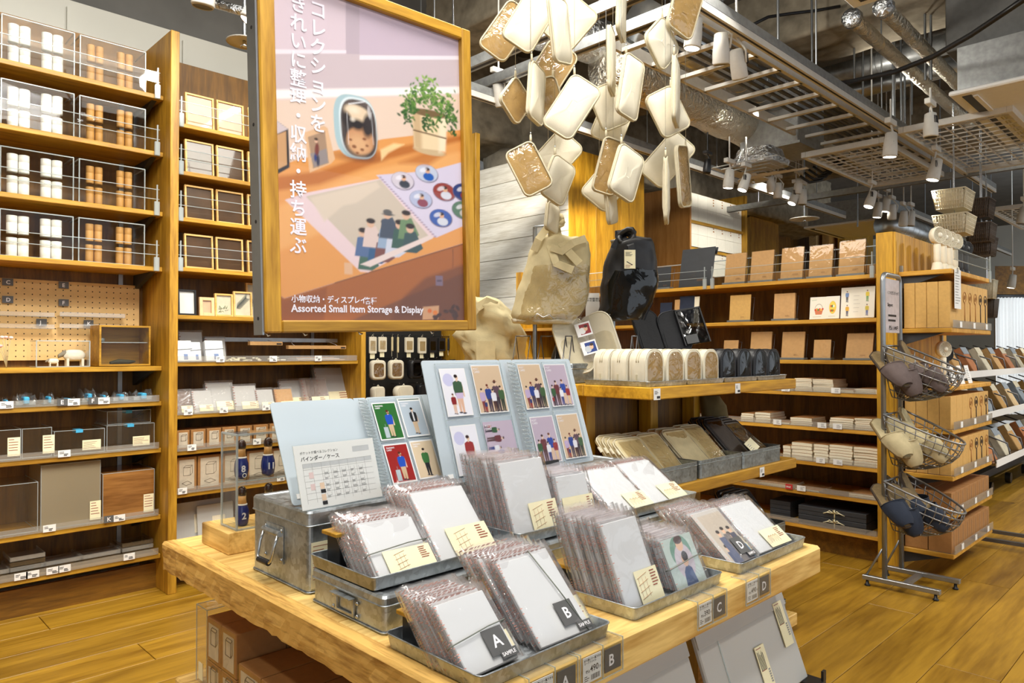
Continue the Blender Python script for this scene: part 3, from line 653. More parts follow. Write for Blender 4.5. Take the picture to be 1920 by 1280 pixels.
for i, (u0, u1, v, y, lab) in enumerate(((331, 364, 736, 3.64, 'rose-edged film pack next to the post'), (363, 402, 735, 3.645, 'short film pack between two taller ones'), (391, 445, 720, 3.66, 'tall clear film pack with a cream label'), (441, 487, 726, 3.64, 'film pack with creased shiny lower half'), (482, 517, 733, 3.64, 'narrow film pack with two labels'), (518, 553, 732, 3.64, 'kraft-tinted film pack'), (530, 582, 716, 3.70, 'clear film pack set behind the kraft-tinted one'), (572, 620, 714, 3.66, 'striped reddish film pack'), (600, 662, 692, 3.72, 'large frosted film pack at the dark bay end'))):
    a, b = py(u0, 770, y), py(u1, 770, y)
    shelf_pack(lab+' on the seventh shelf', a.x, y, z+.004, b.x-a.x, (py(u0, v, y).z-z)*1.08, 22, 3+i % 3, 'film packs on the seventh shelf', body=(KRAFT if i == 5 else BAG1 if i in (0, 7) else PPG))
z = B2Z[5]
CARDP = plain('pale_photo_card', srgb(220, 224, 228), .5)
for i, (u0, u1, v) in enumerate(((332, 362, 640), (359, 379, 643), (387, 421, 640))):
    a, b = py(u0, 672, 3.65), py(u1, 672, 3.65)
    o = thing('photo_pack', ('white photo pack tied with cord, nearest the post', 'narrow white photo pack between two others', 'white photo pack with a blue figure')[i]+' on the sixth shelf', 'pack', T(a.x, 3.65, z+.004)@RX(-14), 'photo packs on the sixth shelf')
    h = (py(u0, v, 3.65).z-z)*1.05
    obj('packet', MB().box((0, 0, 0), (b.x-a.x, .03, h), ch=.003), CARDP, o); obj('cord', MB().tube([(-.001, -.001, h*.55), (b.x-a.x+.001, -.001, h*.6), (b.x-a.x, .031, h*.6)], .0014, 5), SLATE, o)
    obj('printed_figure', MB().box(((b.x-a.x)*.45, -.001, h*.08), ((b.x-a.x)*.7, -.0004, h*.35)), plain('blue_print_%d' % i, srgb(110, 130, 170), .6), o)
for i, (u0, u1, v, h) in enumerate(((332, 378, 612, .13), (380, 420, 632, .10))):
    a, b = py(u0, 640, 3.78), py(u1, 640, 3.78)
    shelf_pack(('tall hazy film pack standing behind the photo packs', 'hazy film pack behind the third photo pack')[i], a.x, 3.74, z+.004, b.x-a.x, h+.02, 12, 4, 'hazy packs behind the photo packs', body=PPG, lab=False)
cho = MB()
for k in range(26):
    x = py(432, 670, 3.66).x+R.uniform(0, .29); y = R.uniform(3.63, 3.72); a = R.uniform(0, 180)
    M = T(x, y, z+.006+R.choice((0, .006, .012)))@RZ(a)@RX(R.uniform(-14, 14))
    o = tag(obj('wrapped_piece', MB().box((-.014, -.006, -.003), (.014, .006, .003), ch=.0015), PAGES if k % 3 else CREAM, None, M), 'small cream wrapped piece in the loose pile on the sixth shelf', 'small pack', 'loose wrapped pieces on the sixth shelf')
for i, (u0, u1, v0, vtop) in enumerate(((469, 530, 647, 628), (541, 649, 654, 630))):
    a, b = py(u0, v0, 3.70), py(u1, v0, 3.70); t_ = 1.21-a.z
    o = thing('hanging_bar_box', ('short kraft bar box hung on a looped cord', 'long kraft bar box hung on two cords')[i]+' under the poster', 'box', T(a.x, 3.70, a.z))
    obj('box', MB().box((0, 0, 0), (b.x-a.x, .03, .02), ch=.001), KRAFT, o); obj('dark_label', MB().box((b.x-a.x-.035, -.001, .004), (b.x-a.x-.006, 0, .012)), INK, o)
    for f in (.12, .86): obj('cord', MB().tube([((b.x-a.x)*f, .015, .02), ((b.x-a.x)*f+.004, .05, t_*.6), ((b.x-a.x)*(f*.8+.1), .105, t_)], .0012, 5), PAPER, o)
    obj('top_cord', MB().tube([((b.x-a.x)*.196, .105, t_), ((b.x-a.x)*.79, .105, t_)], .0014, 5), PAPER, o)
for k in range(3): tag(obj('flat_sheet', MB().box((py(552, 665, 3.7).x, 3.66+.01*k, z+.004+.006*k), (py(640, 665, 3.7).x-.03*k, 3.78, z+.008+.006*k)), (KRAFT, PPG, KRAFTD)[k]), ('lowest kraft sheet', 'grey sheet', 'topmost brown sheet')[k]+' in the flat stack under the long bar box', 'sheet', 'flat sheets on the sixth shelf')
OUT = plain('box_outline_print', srgb(120, 108, 96), .7)
def kraft_box(label, x, y, z, w, d, h, group, zig=True, M=None, sleeve=True):
    o = thing('kraft_box', label, 'box', M or T(x, y, z), group)
    obj('carton', MB().box((0, 0, 0), (w, d, h), ch=.0015), KRAFTD, o)
    b = min(.012, w*.16); lb = obj('front_label', MB().box((b, -.001, b*.8), (w-b, 0, h-b)), plain('box_front_paper', srgb(206, 194, 174), .6) if 'bfp' not in tab else tab['bfp'], o); tab['bfp'] = lb.data.materials[0]
    p = MB(); t = .0009; y0 = -.0014
    def seg(x0, z0, x1, z1): p.tube([(x0, y0, z0), (x1, y0, z1)], t, 4)
    cx, cz, s = w*.5, h*.58, w*.17
    for a, b_ in (((-1, -1), (1, -1)), ((1, -1), (1, 1)), ((1, 1), (-1, 1)), ((-1, 1), (-1, -1)), ((-1, 1), (-.4, 1.5)), ((1, 1), (1.6, 1.5)), ((-.4, 1.5), (1.6, 1.5)), ((1, -1), (1.6, -.5)), ((1.6, -.5), (1.6, 1.5))): seg(cx+a[0]*s, cz+a[1]*s*1.2, cx+b_[0]*s, cz+b_[1]*s*1.2)
    if zig: seg(cx-s*1.4, h*.24, cx+s*.2, h*.30); seg(cx+s*.2, h*.30, cx+s*1.5, h*.22); seg(cx-s*1.4, h*.24, cx-s*.2, h*.17); seg(cx-s*.2, h*.17, cx+s*1.5, h*.22)
    obj('line_drawing', p, OUT, lb)
    obj('film_shine', MB().quad((0, -.003, 0), (w, -.003, 0), (w, -.003, h), (0, -.003, h)), NFILM, o)
    return o
z = B2Z[7]
for i, (u0, u1) in enumerate(((331, 356), (358, 386), (388, 415), (417, 443), (446, 473), (476, 503), (506, 533))):
    a, b = py(u0, 840, 3.64), py(u1, 840, 3.64); kraft_box('small kraft box with white front, %s from the post on the eighth shelf' % ORD[i], a.x, 3.64, z+.004, b.x-a.x-.001, .12, .092, 'small kraft boxes on the eighth shelf', zig=False)
z = B2Z[8]
for i, (u0, u1) in enumerate(((331, 369), (371, 415), (417, 461), (463, 507), (509, 550))):
    a, b = py(u0, 920, 3.64), py(u1, 920, 3.64); kraft_box('large kraft box with line drawing, %s from the post on the ninth shelf' % ORD[i], a.x, 3.64, z+.004, b.x-a.x-.001, .14, .165, 'large kraft boxes on the ninth shelf')
for k, (u0, u1, h) in enumerate(((332, 425, .26), (372, 440, .24))):
    a, b = py(u0, 990, 3.68), py(u1, 990, 3.68)
    o = thing('frosted_case', ('wide frosted case leaning on the tenth shelf, nearest the post', 'frosted case leaning in front of the wide one on the tenth shelf')[k], 'case', T(a.x, 3.70-.03*k, B2Z[9]+.003)@RX(-8))
    obj('cover', MB().box((0, 0, 0), (b.x-a.x, .008, h), ch=.002), PPG, o); obj('paper_label', MB().box(((b.x-a.x)*.4, -.002, h*.4), ((b.x-a.x)*.75, -.0005, h*.75)), PAGES, o)

# ================================================================ bay three: pouches on hooks
def hook(par, x, z, y=3.94, l=.09): obj('hook', MB().tube([(x, y, z), (x, y-l, z), (x, y-l-.006, z+.008)], .002, 5), CHROME, par)
def hang_bag(label, x, z, w, h, m, yaw, group, clearwin=False, tagm=None, y=3.86):
    o = thing('hanging_pouch', label, 'pouch', T(x, y, z)@RZ(yaw), group)
    obj('pouch', MB().prism(rrect(w, h, .006, 3), .012, M=T(0, 0, -h/2-.012)@RX(90)), m, o)
    obj('window', MB().prism(rrect(w*.7, h*.6, .004, 2), .001, M=T(0, -.0125, -h/2-.016)@RX(90)), FILMD if m is NYL else FILMP, o)
    obj('loop', MB().tube([(-.008, -.006, -.012), (0, -.006, .002), (.008, -.006, -.012)], .0014, 5), m, o)
    if tagm: obj('paper_tag', MB().box((-.016, -.003, -h-.045), (.016, -.002, -h-.01)), tagm, o)
    return o
zr = py(770, 629, 3.86).z
for i, (u, m, w, h, yaw) in enumerate(((698, CANV, .05, .105, -10), (716, CANV, .058, .095, -4), (734, CANVB, .04, .09, 52), (744, CANVB, .045, .10, 60), (766, CANV, .066, .098, 0), (790, CANV, .07, .105, 6), (810, NYL, .062, .10, 0), (827, NYL, .056, .09, -4), (840, NYL, .04, .085, 40), (851, NYL, .05, .095, 0), (862, NYL, .05, .095, 10))):
    x = py(u, 640, 3.86).x; hook(b3, x, zr)
    hang_bag('%s flat mini pouch on the top hook row, %s from the oak panel' % ('black' if m is NYL else 'cream', ORD[i]), x, zr, w, h, m, yaw, 'flat pouches on the top hook row', tagm=CREAM)
zr = py(770, 672, 3.84).z
tab['dtl'] = plain('deep_tan_lining', srgb(150, 122, 76), .8)
def box_pouch(label, x, z, w, h, m, group, yaw=0, win=None):
    o = thing('box_pouch', label, 'pouch', T(x, 3.83, z)@RZ(yaw), group)
    rings = []
    for k, (s, yy) in enumerate(((.86, 0), (1, .006), (1, .04), (.9, .052))): rings.append([(px_*s, yy-.05, pz_*s-h/2-.008) for px_, pz_ in rrect(w, h, w*.26, 4)])
    obj('body', MB().loft(rings), m, o)
    obj('window', MB().prism(rrect(w*.68, h*.7, w*.16, 3), .002, M=T(0, -.0505, -h/2-.008)@RX(90)), win or (FILMD if m is NYL else FILMP), o)
    if m is not NYL and win is None: obj('inner_lining', MB().prism(rrect(w*.68, h*.7, w*.16, 3), .001, M=T(0, -.0492, -h/2-.008)@RX(90)), plain('deep_tan_lining', srgb(150, 122, 76), .8) if 'dtl' not in tab else tab['dtl'], o)
    obj('loop', MB().tube([(-.012, -.03, -.012), (0, -.03, .002), (.012, -.03, -.012)], .003, 5), m, o)
    return o
for i, (u, m) in enumerate(((703, CANV), (737, CANV), (771, NYL), (796, NYL), (820, NYL), (846, NYL))):
    x = py(u, 690, 3.84).x; hook(b3, x, zr); box_pouch('%s box-shaped pouch on the middle hook row, %s from the oak panel' % ('black' if m is NYL else 'cream', ORD[i]), x, zr, .098, .122, m, 'box pouches on the middle hook row', yaw=-12 if i < 2 else 5)
zr = py(770, 719, 3.84).z
for i, (u, w, m) in enumerate(((702, .075, CANV), (750, .125, CANV), (783, .05, NYL))):
    x = py(u, 730, 3.84).x; hook(b3, x, zr); box_pouch('%s wide pouch on the lowest hook row, %s from the oak panel' % ('black' if m is NYL else 'cream', ORD[i]), x, zr, w*1.12, .085, m, 'wide pouches on the lowest hook row', win=m)
# ================================================================ hanging poster
YP = 1.42
BL, BR, TR_ = py(494, 624, YP), py(889, 619, YP), py(882, 62, YP)
rx = (BR-BL).normalized(); PM = frame(BL, rx, (0, 0, 1)); PMI = PM.inverted()
pw = (BR-BL).length; ph = (TR_-BR).length
po = thing('hanging_poster', 'large oak-framed poster hung from the ceiling showing a desk with an album', 'poster', PM)
fb = .036
for n, a, b, m in (('frame_bar', (0, 0, -.035), (fb, ph, .012), W['oakY']), ('frame_bar', (pw-fb*.82, 0, -.035), (pw, ph, .012), W['oakY']), ('frame_bar', (fb, 0, -.035), (pw-fb*.82, fb*.72, .012), W['oakX']), ('frame_bar', (fb, ph-fb*.8, -.035), (pw-fb*.82, ph, .012), W['oakX'])):
    obj(n, MB().box(a, b, ch=.003), m, po)
sg = obj('side_channel', MB().box((-.004, -.004, -.036), (.0, ph, .004)), STEEL, po)
for k in range(4): obj('screw', MB().cyl((-.0045, .03+k*.2, -.014), (-.004, .03+k*.2, -.014), .004, n=8), INK, sg)
for x in (.06, pw-.03): obj('hanging_wire', MB().cyl((x, ph, -.02), (x, 2.2, -.02), .0012, n=5), CHROME, po)
for x in (.015, .1, .24, .45): obj('clip_hook', MB().tube([(x, 0, -.02), (x+.004, -.006, -.02), (x+.01, -.004, -.02)], .002, 5), CHROME, po)
px0, py0 = fb-.004, fb*.72-.004; PWD, PHT = pw-fb*.82+.004-px0, ph-fb*.8+.004-py0
def Q(u, v): p = PMI @ py(u, v, YP); return (p.x-px0, p.y-py0)
def Qz(x, y): return Q(480+x/2, y/2)
def PZ(*pts): return [Qz(*p) for p in pts]
A = Pic(PWD, PHT, srgb(214, 196, 204), 400)
E = srgb
def ez(x, y, r, r2, col, rot=0, a=1.0): p = Qz(x, y); k = (Qz(x+1, y)[0]-Qz(x, y)[0]); k2 = Qz(x, y)[1]-Qz(x, y+1)[1]; A.ell(p[0], p[1], r*k, r2*k2, col, rot, a)
# wall and window sill
A.poly(PZ((40, -260), (340, -200), (340, 330), (40, 330)), E(218, 200, 206)); A.poly(PZ((392, -180), (800, -60), (800, 215), (392, 222)), E(202, 184, 196))
A.poly(PZ((340, -200), (392, -190), (392, 222), (340, 330)), E(190, 174, 182))
A.poly(PZ((40, 190), (800, 215), (800, 330), (40, 350)), E(206, 190, 192)); A.poly(PZ((40, 182), (342, 186), (342, 198), (40, 200)), E(238, 228, 232)); A.poly(PZ((392, 205), (800, 208), (800, 222), (392, 222)), E(238, 230, 234))
A.poly(PZ((40, 335), (800, 322), (800, 350), (40, 372)), E(252, 244, 238), soft=.006); A.poly(PZ((40, 372), (800, 350), (800, 560), (40, 700)), E(232, 208, 186), soft=.008)
# desk top, desk front
A.poly(PZ((40, 640), (150, 600), (480, 520), (800, 482), (800, 905), (110, 1118), (40, 1075)), E(228, 158, 84)); A.poly(PZ((40, 665), (240, 640), (480, 560), (800, 500), (800, 520), (480, 600), (240, 690), (40, 720)), E(190, 112, 44), soft=.01)
A.poly(PZ((40, 790), (420, 640), (800, 560), (800, 700), (420, 800), (40, 960)), E(240, 180, 110), .7, .012); A.poly(PZ((40, 1075), (110, 1118), (800, 905), (800, 1400), (40, 1400)), E(168, 98, 46))
A.poly(PZ((40, 1085), (110, 1126), (270, 1076), (250, 1300), (40, 1300)), E(150, 84, 40), soft=.004); A.poly(PZ((290, 1230), (800, 1015), (800, 1400), (200, 1400)), E(126, 78, 52), soft=.006); A.poly(PZ((560, 1110), (640, 1040), (800, 985), (800, 1250), (480, 1250)), E(104, 62, 44), .7, .01)
A.line(*Qz(742, 935), *Qz(742, 1000), .0016, E(90, 50, 30)); A.line(*Qz(300, 1060), *Qz(780, 915), .002, E(110, 62, 28))
ez(78, 1140, 14, 10, E(60, 34, 22)); ez(68, 1180, 8, 14, E(60, 34, 22))
# album and its page of pictures
A.poly(PZ((112, 748), (190, 722), (470, 668), (655, 640), (800, 605), (800, 838), (668, 890), (425, 1020), (395, 1018)), E(232, 208, 208)); A.poly(PZ((190, 735), (470, 672), (655, 888), (432, 985)), E(206, 192, 172))
A.poly(PZ((205, 740), (455, 680), (470, 700), (380, 760), (330, 770), (260, 830)), E(222, 206, 184), .9, .006)
A.poly(PZ((455, 655), (655, 640), (800, 600), (800, 838), (680, 890)), E(216, 208, 226)); 
for k in range(26): p = k/25; ez(470+p*205, 664+p*222, 5, 3, E(170, 150, 170))
for (x, y, c1, c2, c3) in ((555, 678, E(214, 206, 214), E(60, 66, 76), E(70, 40, 30)), (645, 650, E(196, 204, 220), E(30, 92, 178), E(60, 30, 24)), (623, 748, E(180, 188, 214), E(140, 66, 84), E(70, 44, 30)), (711, 720, E(150, 60, 50), E(214, 216, 224), E(60, 30, 24)), (698, 818, E(58, 92, 168), E(214, 218, 226), E(50, 30, 24)), (785, 722, E(40, 60, 120), E(160, 60, 60), E(40, 20, 20)), (782, 788, E(86, 120, 96), E(200, 196, 190), E(40, 30, 24))):
    ez(x, y, 43, 34, E(120, 110, 130)); ez(x-1, y-2, 41, 32, c1); ez(x+6, y+12, 20, 15, c2); ez(x+2, y-10, 9, 9, E(224, 176, 140)); ez(x+1, y-17, 9, 6, c3); ez(x-14, y-14, 14, 8, E(250, 248, 252), 20, .6)
for (x, y, c, h) in ((420, 930, E(70, 104, 86), 1), (408, 880, E(86, 110, 150), 0), (455, 905, E(52, 92, 132), 0), (437, 845, E(222, 200, 190), 0), (480, 900, E(124, 76, 70), 0), (492, 850, E(150, 172, 196), 0), (520, 880, E(206, 210, 222), 0), (500, 812, E(70, 80, 96), 2), (545, 850, E(60, 92, 82), 0), (570, 815, E(110, 140, 100), 0), (585, 865, E(60, 84, 86), 0)):
    A.poly(PZ((x-34, y+78), (x-24, y+8), (x+16, y+2), (x+46, y+66), (x+20, y+84)), c); ez(x-4, y-8, 14, 16, E(220, 180, 150)); ez(x-3, y-18, 17, 10, E(44, 30, 26) if h != 2 else E(90, 88, 86))
ez(500, 803, 22, 5, E(90, 88, 86)); A.poly(PZ((395, 990), (655, 880), (668, 892), (432, 1000)), E(232, 214, 206))
# round pouch with a plush inside
p = lambda *q: PZ(*q)
def sup(x, y, rx_, ry_, col, rot=0, a=1.0, e=3.0, soft=0):
    q = Qz(x, y); k = Qz(x+1, y)[0]-q[0]; k2 = q[1]-Qz(x, y+1)[1]; rx_, ry_ = rx_*k, ry_*k2; t = math.radians(rot); dx, dy = A.X-q[0], A.Y-q[1]; P_, R2 = dx*cos(t)+dy*sin(t), -dx*sin(t)+dy*cos(t)
    d = ((np.abs(P_/rx_)**e+np.abs(R2/ry_)**e)**(1/e)-1)*min(rx_, ry_)
    if soft: kk = np.clip(.5-d/soft, 0, 1)[..., None]*a; A.c = A.c*(1-kk)+np.array(col)*kk
    else: A.put(d, col, a)
sup(384, 588, 78, 16, E(150, 84, 36), 4, .8, 2, .012)
sup(378, 474, 80, 118, E(172, 200, 204), 3); sup(388, 478, 70, 112, E(226, 238, 238), 3); sup(390, 480, 65, 106, E(96, 84, 78), 3); sup(392, 496, 60, 92, E(54, 46, 44), 3, 1, 3, .02)
sup(384, 424, 48, 30, E(232, 208, 174), -6, 1, 2.2, .006); sup(370, 410, 20, 12, E(246, 230, 204), 0, .8, 2, .01); sup(396, 524, 50, 52, E(204, 150, 104), 12, 1, 2.2, .006); sup(388, 540, 36, 34, E(222, 176, 128), 0, .9, 2, .02)
sup(346, 448, 18, 32, E(46, 38, 36), 20, 1, 2, .008); sup(424, 470, 20, 44, E(50, 42, 40), -8, 1, 2, .008); sup(384, 466, 26, 20, E(36, 30, 30), 0, 1, 2, .01); sup(366, 446, 8, 7, E(250, 240, 220), 0, .7, 2, .006)
for q in ((372, 548, 7), (410, 520, 6), (358, 522, 5), (402, 560, 6), (420, 545, 5), (384, 572, 5)): ez(q[0], q[1], q[2]*1.2, q[2]*.9, E(140, 88, 54))
for x in (344, 436): A.line(*Qz(x, 420), *Qz(x+8, 540), .0016, E(240, 240, 240), .5)
A.line(*Qz(352, 388), *Qz(410, 380), .003, E(250, 252, 252), .7); ez(428, 420, 6, 24, E(250, 248, 246), 8, .5)
A.poly(p((470, 560), (520, 536), (560, 540), (500, 572), (474, 600)), E(255, 222, 160), .8, .006)
# beige photo frame and the dark frame
A.poly(p((185, 495), (258, 470), (272, 478), (300, 595), (285, 612), (205, 646)), E(226, 184, 140)); A.poly(p((198, 512), (262, 490), (276, 610), (218, 630)), E(170, 140, 112)); A.poly(p((206, 575), (268, 555), (275, 608), (222, 626)), E(150, 140, 136)); ez(232, 560, 8, 26, E(120, 60, 50), -5); ez(236, 600, 6, 22, E(60, 60, 80)); ez(229, 527, 6, 7, E(224, 180, 150)); ez(229, 520, 7, 5, E(40, 24, 20)); ez(226, 590, 5, 14, E(40, 60, 120))
A.poly(p((40, 440), (66, 440), (124, 482), (130, 626), (66, 662), (40, 662)), E(40, 36, 38)); A.poly(p((40, 440), (66, 440), (124, 482), (66, 508), (40, 510)), E(210, 196, 196)); A.poly(p((60, 512), (116, 490), (120, 616), (60, 646)), E(206, 160, 110)); ez(74, 545, 9, 26, E(40, 70, 140)); ez(74, 592, 8, 24, E(190, 150, 130)); ez(73, 514, 7, 8, E(40, 26, 24))
# plant in a cream pot
A.poly(p((540, 610), (640, 566), (715, 576), (650, 618)), E(190, 112, 46), .8, .014)
sup(655, 566, 58, 14, E(206, 180, 138), 0, 1, 2); A.poly(p((590, 415), (720, 432), (713, 566), (597, 552)), E(238, 214, 170)); A.poly(p((590, 415), (622, 420), (626, 566), (597, 552)), E(206, 176, 132), 1, .012); A.poly(p((690, 430), (720, 432), (713, 566), (690, 570)), E(250, 234, 200), .8, .012); A.line(*Qz(595, 486), *Qz(716, 518), .0035, E(110, 80, 50)); sup(655, 424, 66, 14, E(120, 96, 60), 3, 1, 2)
rr = random.Random(3)
for k in range(420):
    t = rr.random(); x = 548+t*200+rr.gauss(0, 8); y = 372+95*abs(t-.45)+rr.gauss(0, 30)-(30 if .25 < t < .65 else 0)
    if k > 360: x = rr.choice((640, 668))+rr.gauss(0, 10); y = 430+rr.random()*62
    if k > 395: x = 742+rr.gauss(0, 9); y = 430+rr.random()*75
    g = min(1, max(0, rr.random()*.7+(405-y)/260+.1*(x > 660))); r_ = rr.uniform(3.2, 6.2); ez(x, y, r_*1.3, r_*.8, E(28+120*g, 74+112*g, 26+56*g), rr.uniform(-60, 60))
A.rect(*Qz(335, 1027), *Qz(365, 985), E(226, 186, 150), .8); A.rect(*Qz(678, 1070), *Qz(704, 1034), E(126, 110, 130), .9); A.line(*Qz(684, 1052), *Qz(699, 1052), .003, E(70, 52, 66))
A.poly(p((630, 1150), (690, 1145), (688, 1195), (628, 1198)), E(206, 160, 120)); ez(655, 1165, 8, 8, E(214, 110, 50)); ez(676, 1172, 9, 9, E(222, 130, 60))
for k in range(14): ez(725+rr.gauss(0, 22), 1170+rr.gauss(0, 18), 10, 7, E(70, 46, 40), rr.uniform(-50, 50))
bpic = A.build('printed_sheet', po, T(px0, py0, -.004), POSTERM)
obj('clear_cover', MB().box((px0, py0, .0), (px0+PWD, py0+PHT, .002)), clear('poster_cover', (.97, .97, .98), .015, .015, fres=.5), po)
PTX = plain('poster_white_text', srgb(248, 244, 250), .5, var=.01)
def vtext(s, x, y0, y1, size):
    n = len(s)
    for i, ch in enumerate(s):
        if ch == ' ': continue
        a = Qz(x, y0+(y1-y0)*i/(n-1)); rot = RZ(90) if False else Matrix.Identity(4)
        text(ch, size, bpic, T(px0+a[0], py0+a[1], .0008-0) @ rot if False else T(px0+a[0]-px0, py0+a[1]-py0, .0012), PTX, size*.018, 'CENTER', 'character')
vtext('コレクションを', 236, 60, 488, .042)
vtext('きれいに整理・収納・持ち運ぶ', 162, 40, 945, .040)
a = Qz(135, 1130); text('小物収納・ディスプレイ', .0170, bpic, T(a[0], a[1], .0012), PTX, .0004, 'LEFT', 'caption'); [text(ch, .0180, bpic, T(*Qz(x, y), .0012), PTX, .0002, 'LEFT', 'caption') for ch, x, y in (('各', 410, 1138), ('種', 433, 1139))]
a = Qz(135, 1168); text('Assorted Small Item Storage & Display', .0224, bpic, T(a[0], a[1], .0012), PTX, .0006, 'LEFT', 'caption')
# ================================================================ display table
ZT, ZL = .69, .355
tb = thing('display_table', 'low pine display table covered with galvanised trays of film packs', 'table')
TX0, TX1, TY0, TY1 = .628, 1.727, .712, 1.842
TH_ = .066
n = 6
for k in range(n):
    y0, y1 = TY0+(TY1-TY0)*k/n, TY0+(TY1-TY0)*(k+1)/n
    obj('plank', MB().box((TX0+.028, y0+.0008, ZT-TH_), (TX1, y1-.0008, ZT), ch=.006 if k == 0 else .0015), W['tableX'], tb)
em = MB(); ny = 60; 
top = []; 
for i in range(ny+1):
    y = TY0+(TY1-TY0)*i/ny; top.append([(TX0+.004+R.uniform(-.001, .001), y, ZT), (TX0-.001, y, ZT-.006), (TX0+R.uniform(-.0015, .0025), y, ZT-.024), (TX0+R.uniform(-.002, .003), y, ZT-.045), (TX0+.002, y, ZT-TH_+R.uniform(-.003, .002)), (TX0+.0275, y, ZT-TH_), (TX0+.0275, y, ZT)])
em.loft(top, smooth=False); obj('edge_board', em, W['rough'], tb)
for x in (TX0+.44, TX1-.24):
    for y in (TY0+.22, TY1-.12): obj('leg', MB().box((x, y, 0), (x+.06, y+.06, ZT-TH_), ch=.004), W['oldZ'], tb)
LX0, LX1, LY0, LY1 = TX0+.03, TX1+.02, TY0-.06, TY1+.0
for k in range(6): obj('lower_plank', MB().box((LX0, LY0+(LY1-LY0)*k/6+.0008, ZL-.055), (LX1, LY0+(LY1-LY0)*(k+1)/6-.0008, ZL), ch=.004), W['tableX'], tb)
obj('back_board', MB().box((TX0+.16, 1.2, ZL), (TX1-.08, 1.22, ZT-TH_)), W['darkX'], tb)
# price holders on the table's front edge
for ch, pr, u in (('A', '490', 1010), ('B', '490', 1085), ('C', '390', 1305), ('D', '490', 1396)):
    x = py(u, 1180, TY0).x; w1, w2 = .054, .047
    if ch == 'A': x = .845-.115
    o = thing('price_holder', 'clear price holder with grey %s card on the table front edge' % ch, 'sign', T(x, TY0, ZT), 'price holders on the table edge')
    obj('clear_holder', MB().box((0, -.004, -.05), (w1+w2+.004, -.0028, .002)).box((0, -.004, .0005), (w1+w2+.004, .03, .002)), ACR, o)
    e = MB(); 
    for x_ in (0, w1, w1+w2+.004): e.box((x_-.0007, -.0046, -.05), (x_+.0007, -.0026, .002)).box((x_-.0007, -.004, .001), (x_+.0007, .03, .0026))
    e.box((0, -.0046, -.0506), (w1+w2+.004, -.0026, -.0494)); obj('holder_edge', e, ACRE, o)
    t = obj('price_card', MB().box((.007, -.0026, -.046), (w1-.003, -.0016, -.006)), TAGW, o)
    text('折り開いて一覧できる\nカードファイル', .0042, t, T(.0095, -.00265, -.0125)@RX(90), INK, .0001, name='print')
    text(pr, .0135, t, T(.024, -.00265, -.0305)@RX(90), INK, .0002, name='price'); text('税込', .005, t, T(.0135, -.00265, -.030)@RX(90), INK, .0001, name='print'); text('円', .005, t, T(.0455, -.00265, -.030)@RX(90), INK, 0, name='print')
    bm_ = MB(); xx = .026
    while xx < .046: wv = R.choice((.0004, .0008, .0012)); bm_.quad((xx, -.00265, -.043), (xx+wv, -.00265, -.043), (xx+wv, -.00265, -.035), (xx, -.00265, -.035)); xx += wv+.0006
    lines(bm_, .010, -.036, .012, 3, .003, .0012, M=T(0, -.00265, 0)@RX(90), z=0); obj('barcode', bm_, INK, t)
    g = obj('letter_card', MB().box((w1+.006, -.0026, -.044), (w1+w2, -.0016, -.008)), GREYC, o)
    text(ch, .025, g, T(w1+.0155, -.0028, -.0355)@RX(90), LETW, .0005)

# ---- trays, boxes, risers
def tray(label, x0, x1, y0, y1, z, h=.022, group='galvanised trays on the table', m=None, fl=.004):
    o = thing('metal_tray', label, 'tray', T(x0, y0, z), group); w, d = x1-x0, y1-y0; t = .0012
    r0 = [(x+w/2, y+d/2) for x, y in rrect(w-2*fl, d-2*fl, .008, 4)]; r1 = [(x+w/2, y+d/2) for x, y in rrect(w, d, .010, 4)]
    r2 = [(x+w/2, y+d/2) for x, y in rrect(w-2*t, d-2*t, .009, 4)]; r3 = [(x+w/2, y+d/2) for x, y in rrect(w-2*fl-2*t, d-2*fl-2*t, .007, 4)]
    L = lambda r, zz: [(a, b, zz) for a, b in r]
    obj('pan', MB().loft([L(r0, 0), L(r1, h), L(r2, h), L(r3, .0015)], smooth=False), m or G, o)
    obj('rolled_rim', MB().tube(L(r1, h), .0013, 5, closed=True), m or G, o)
    return o
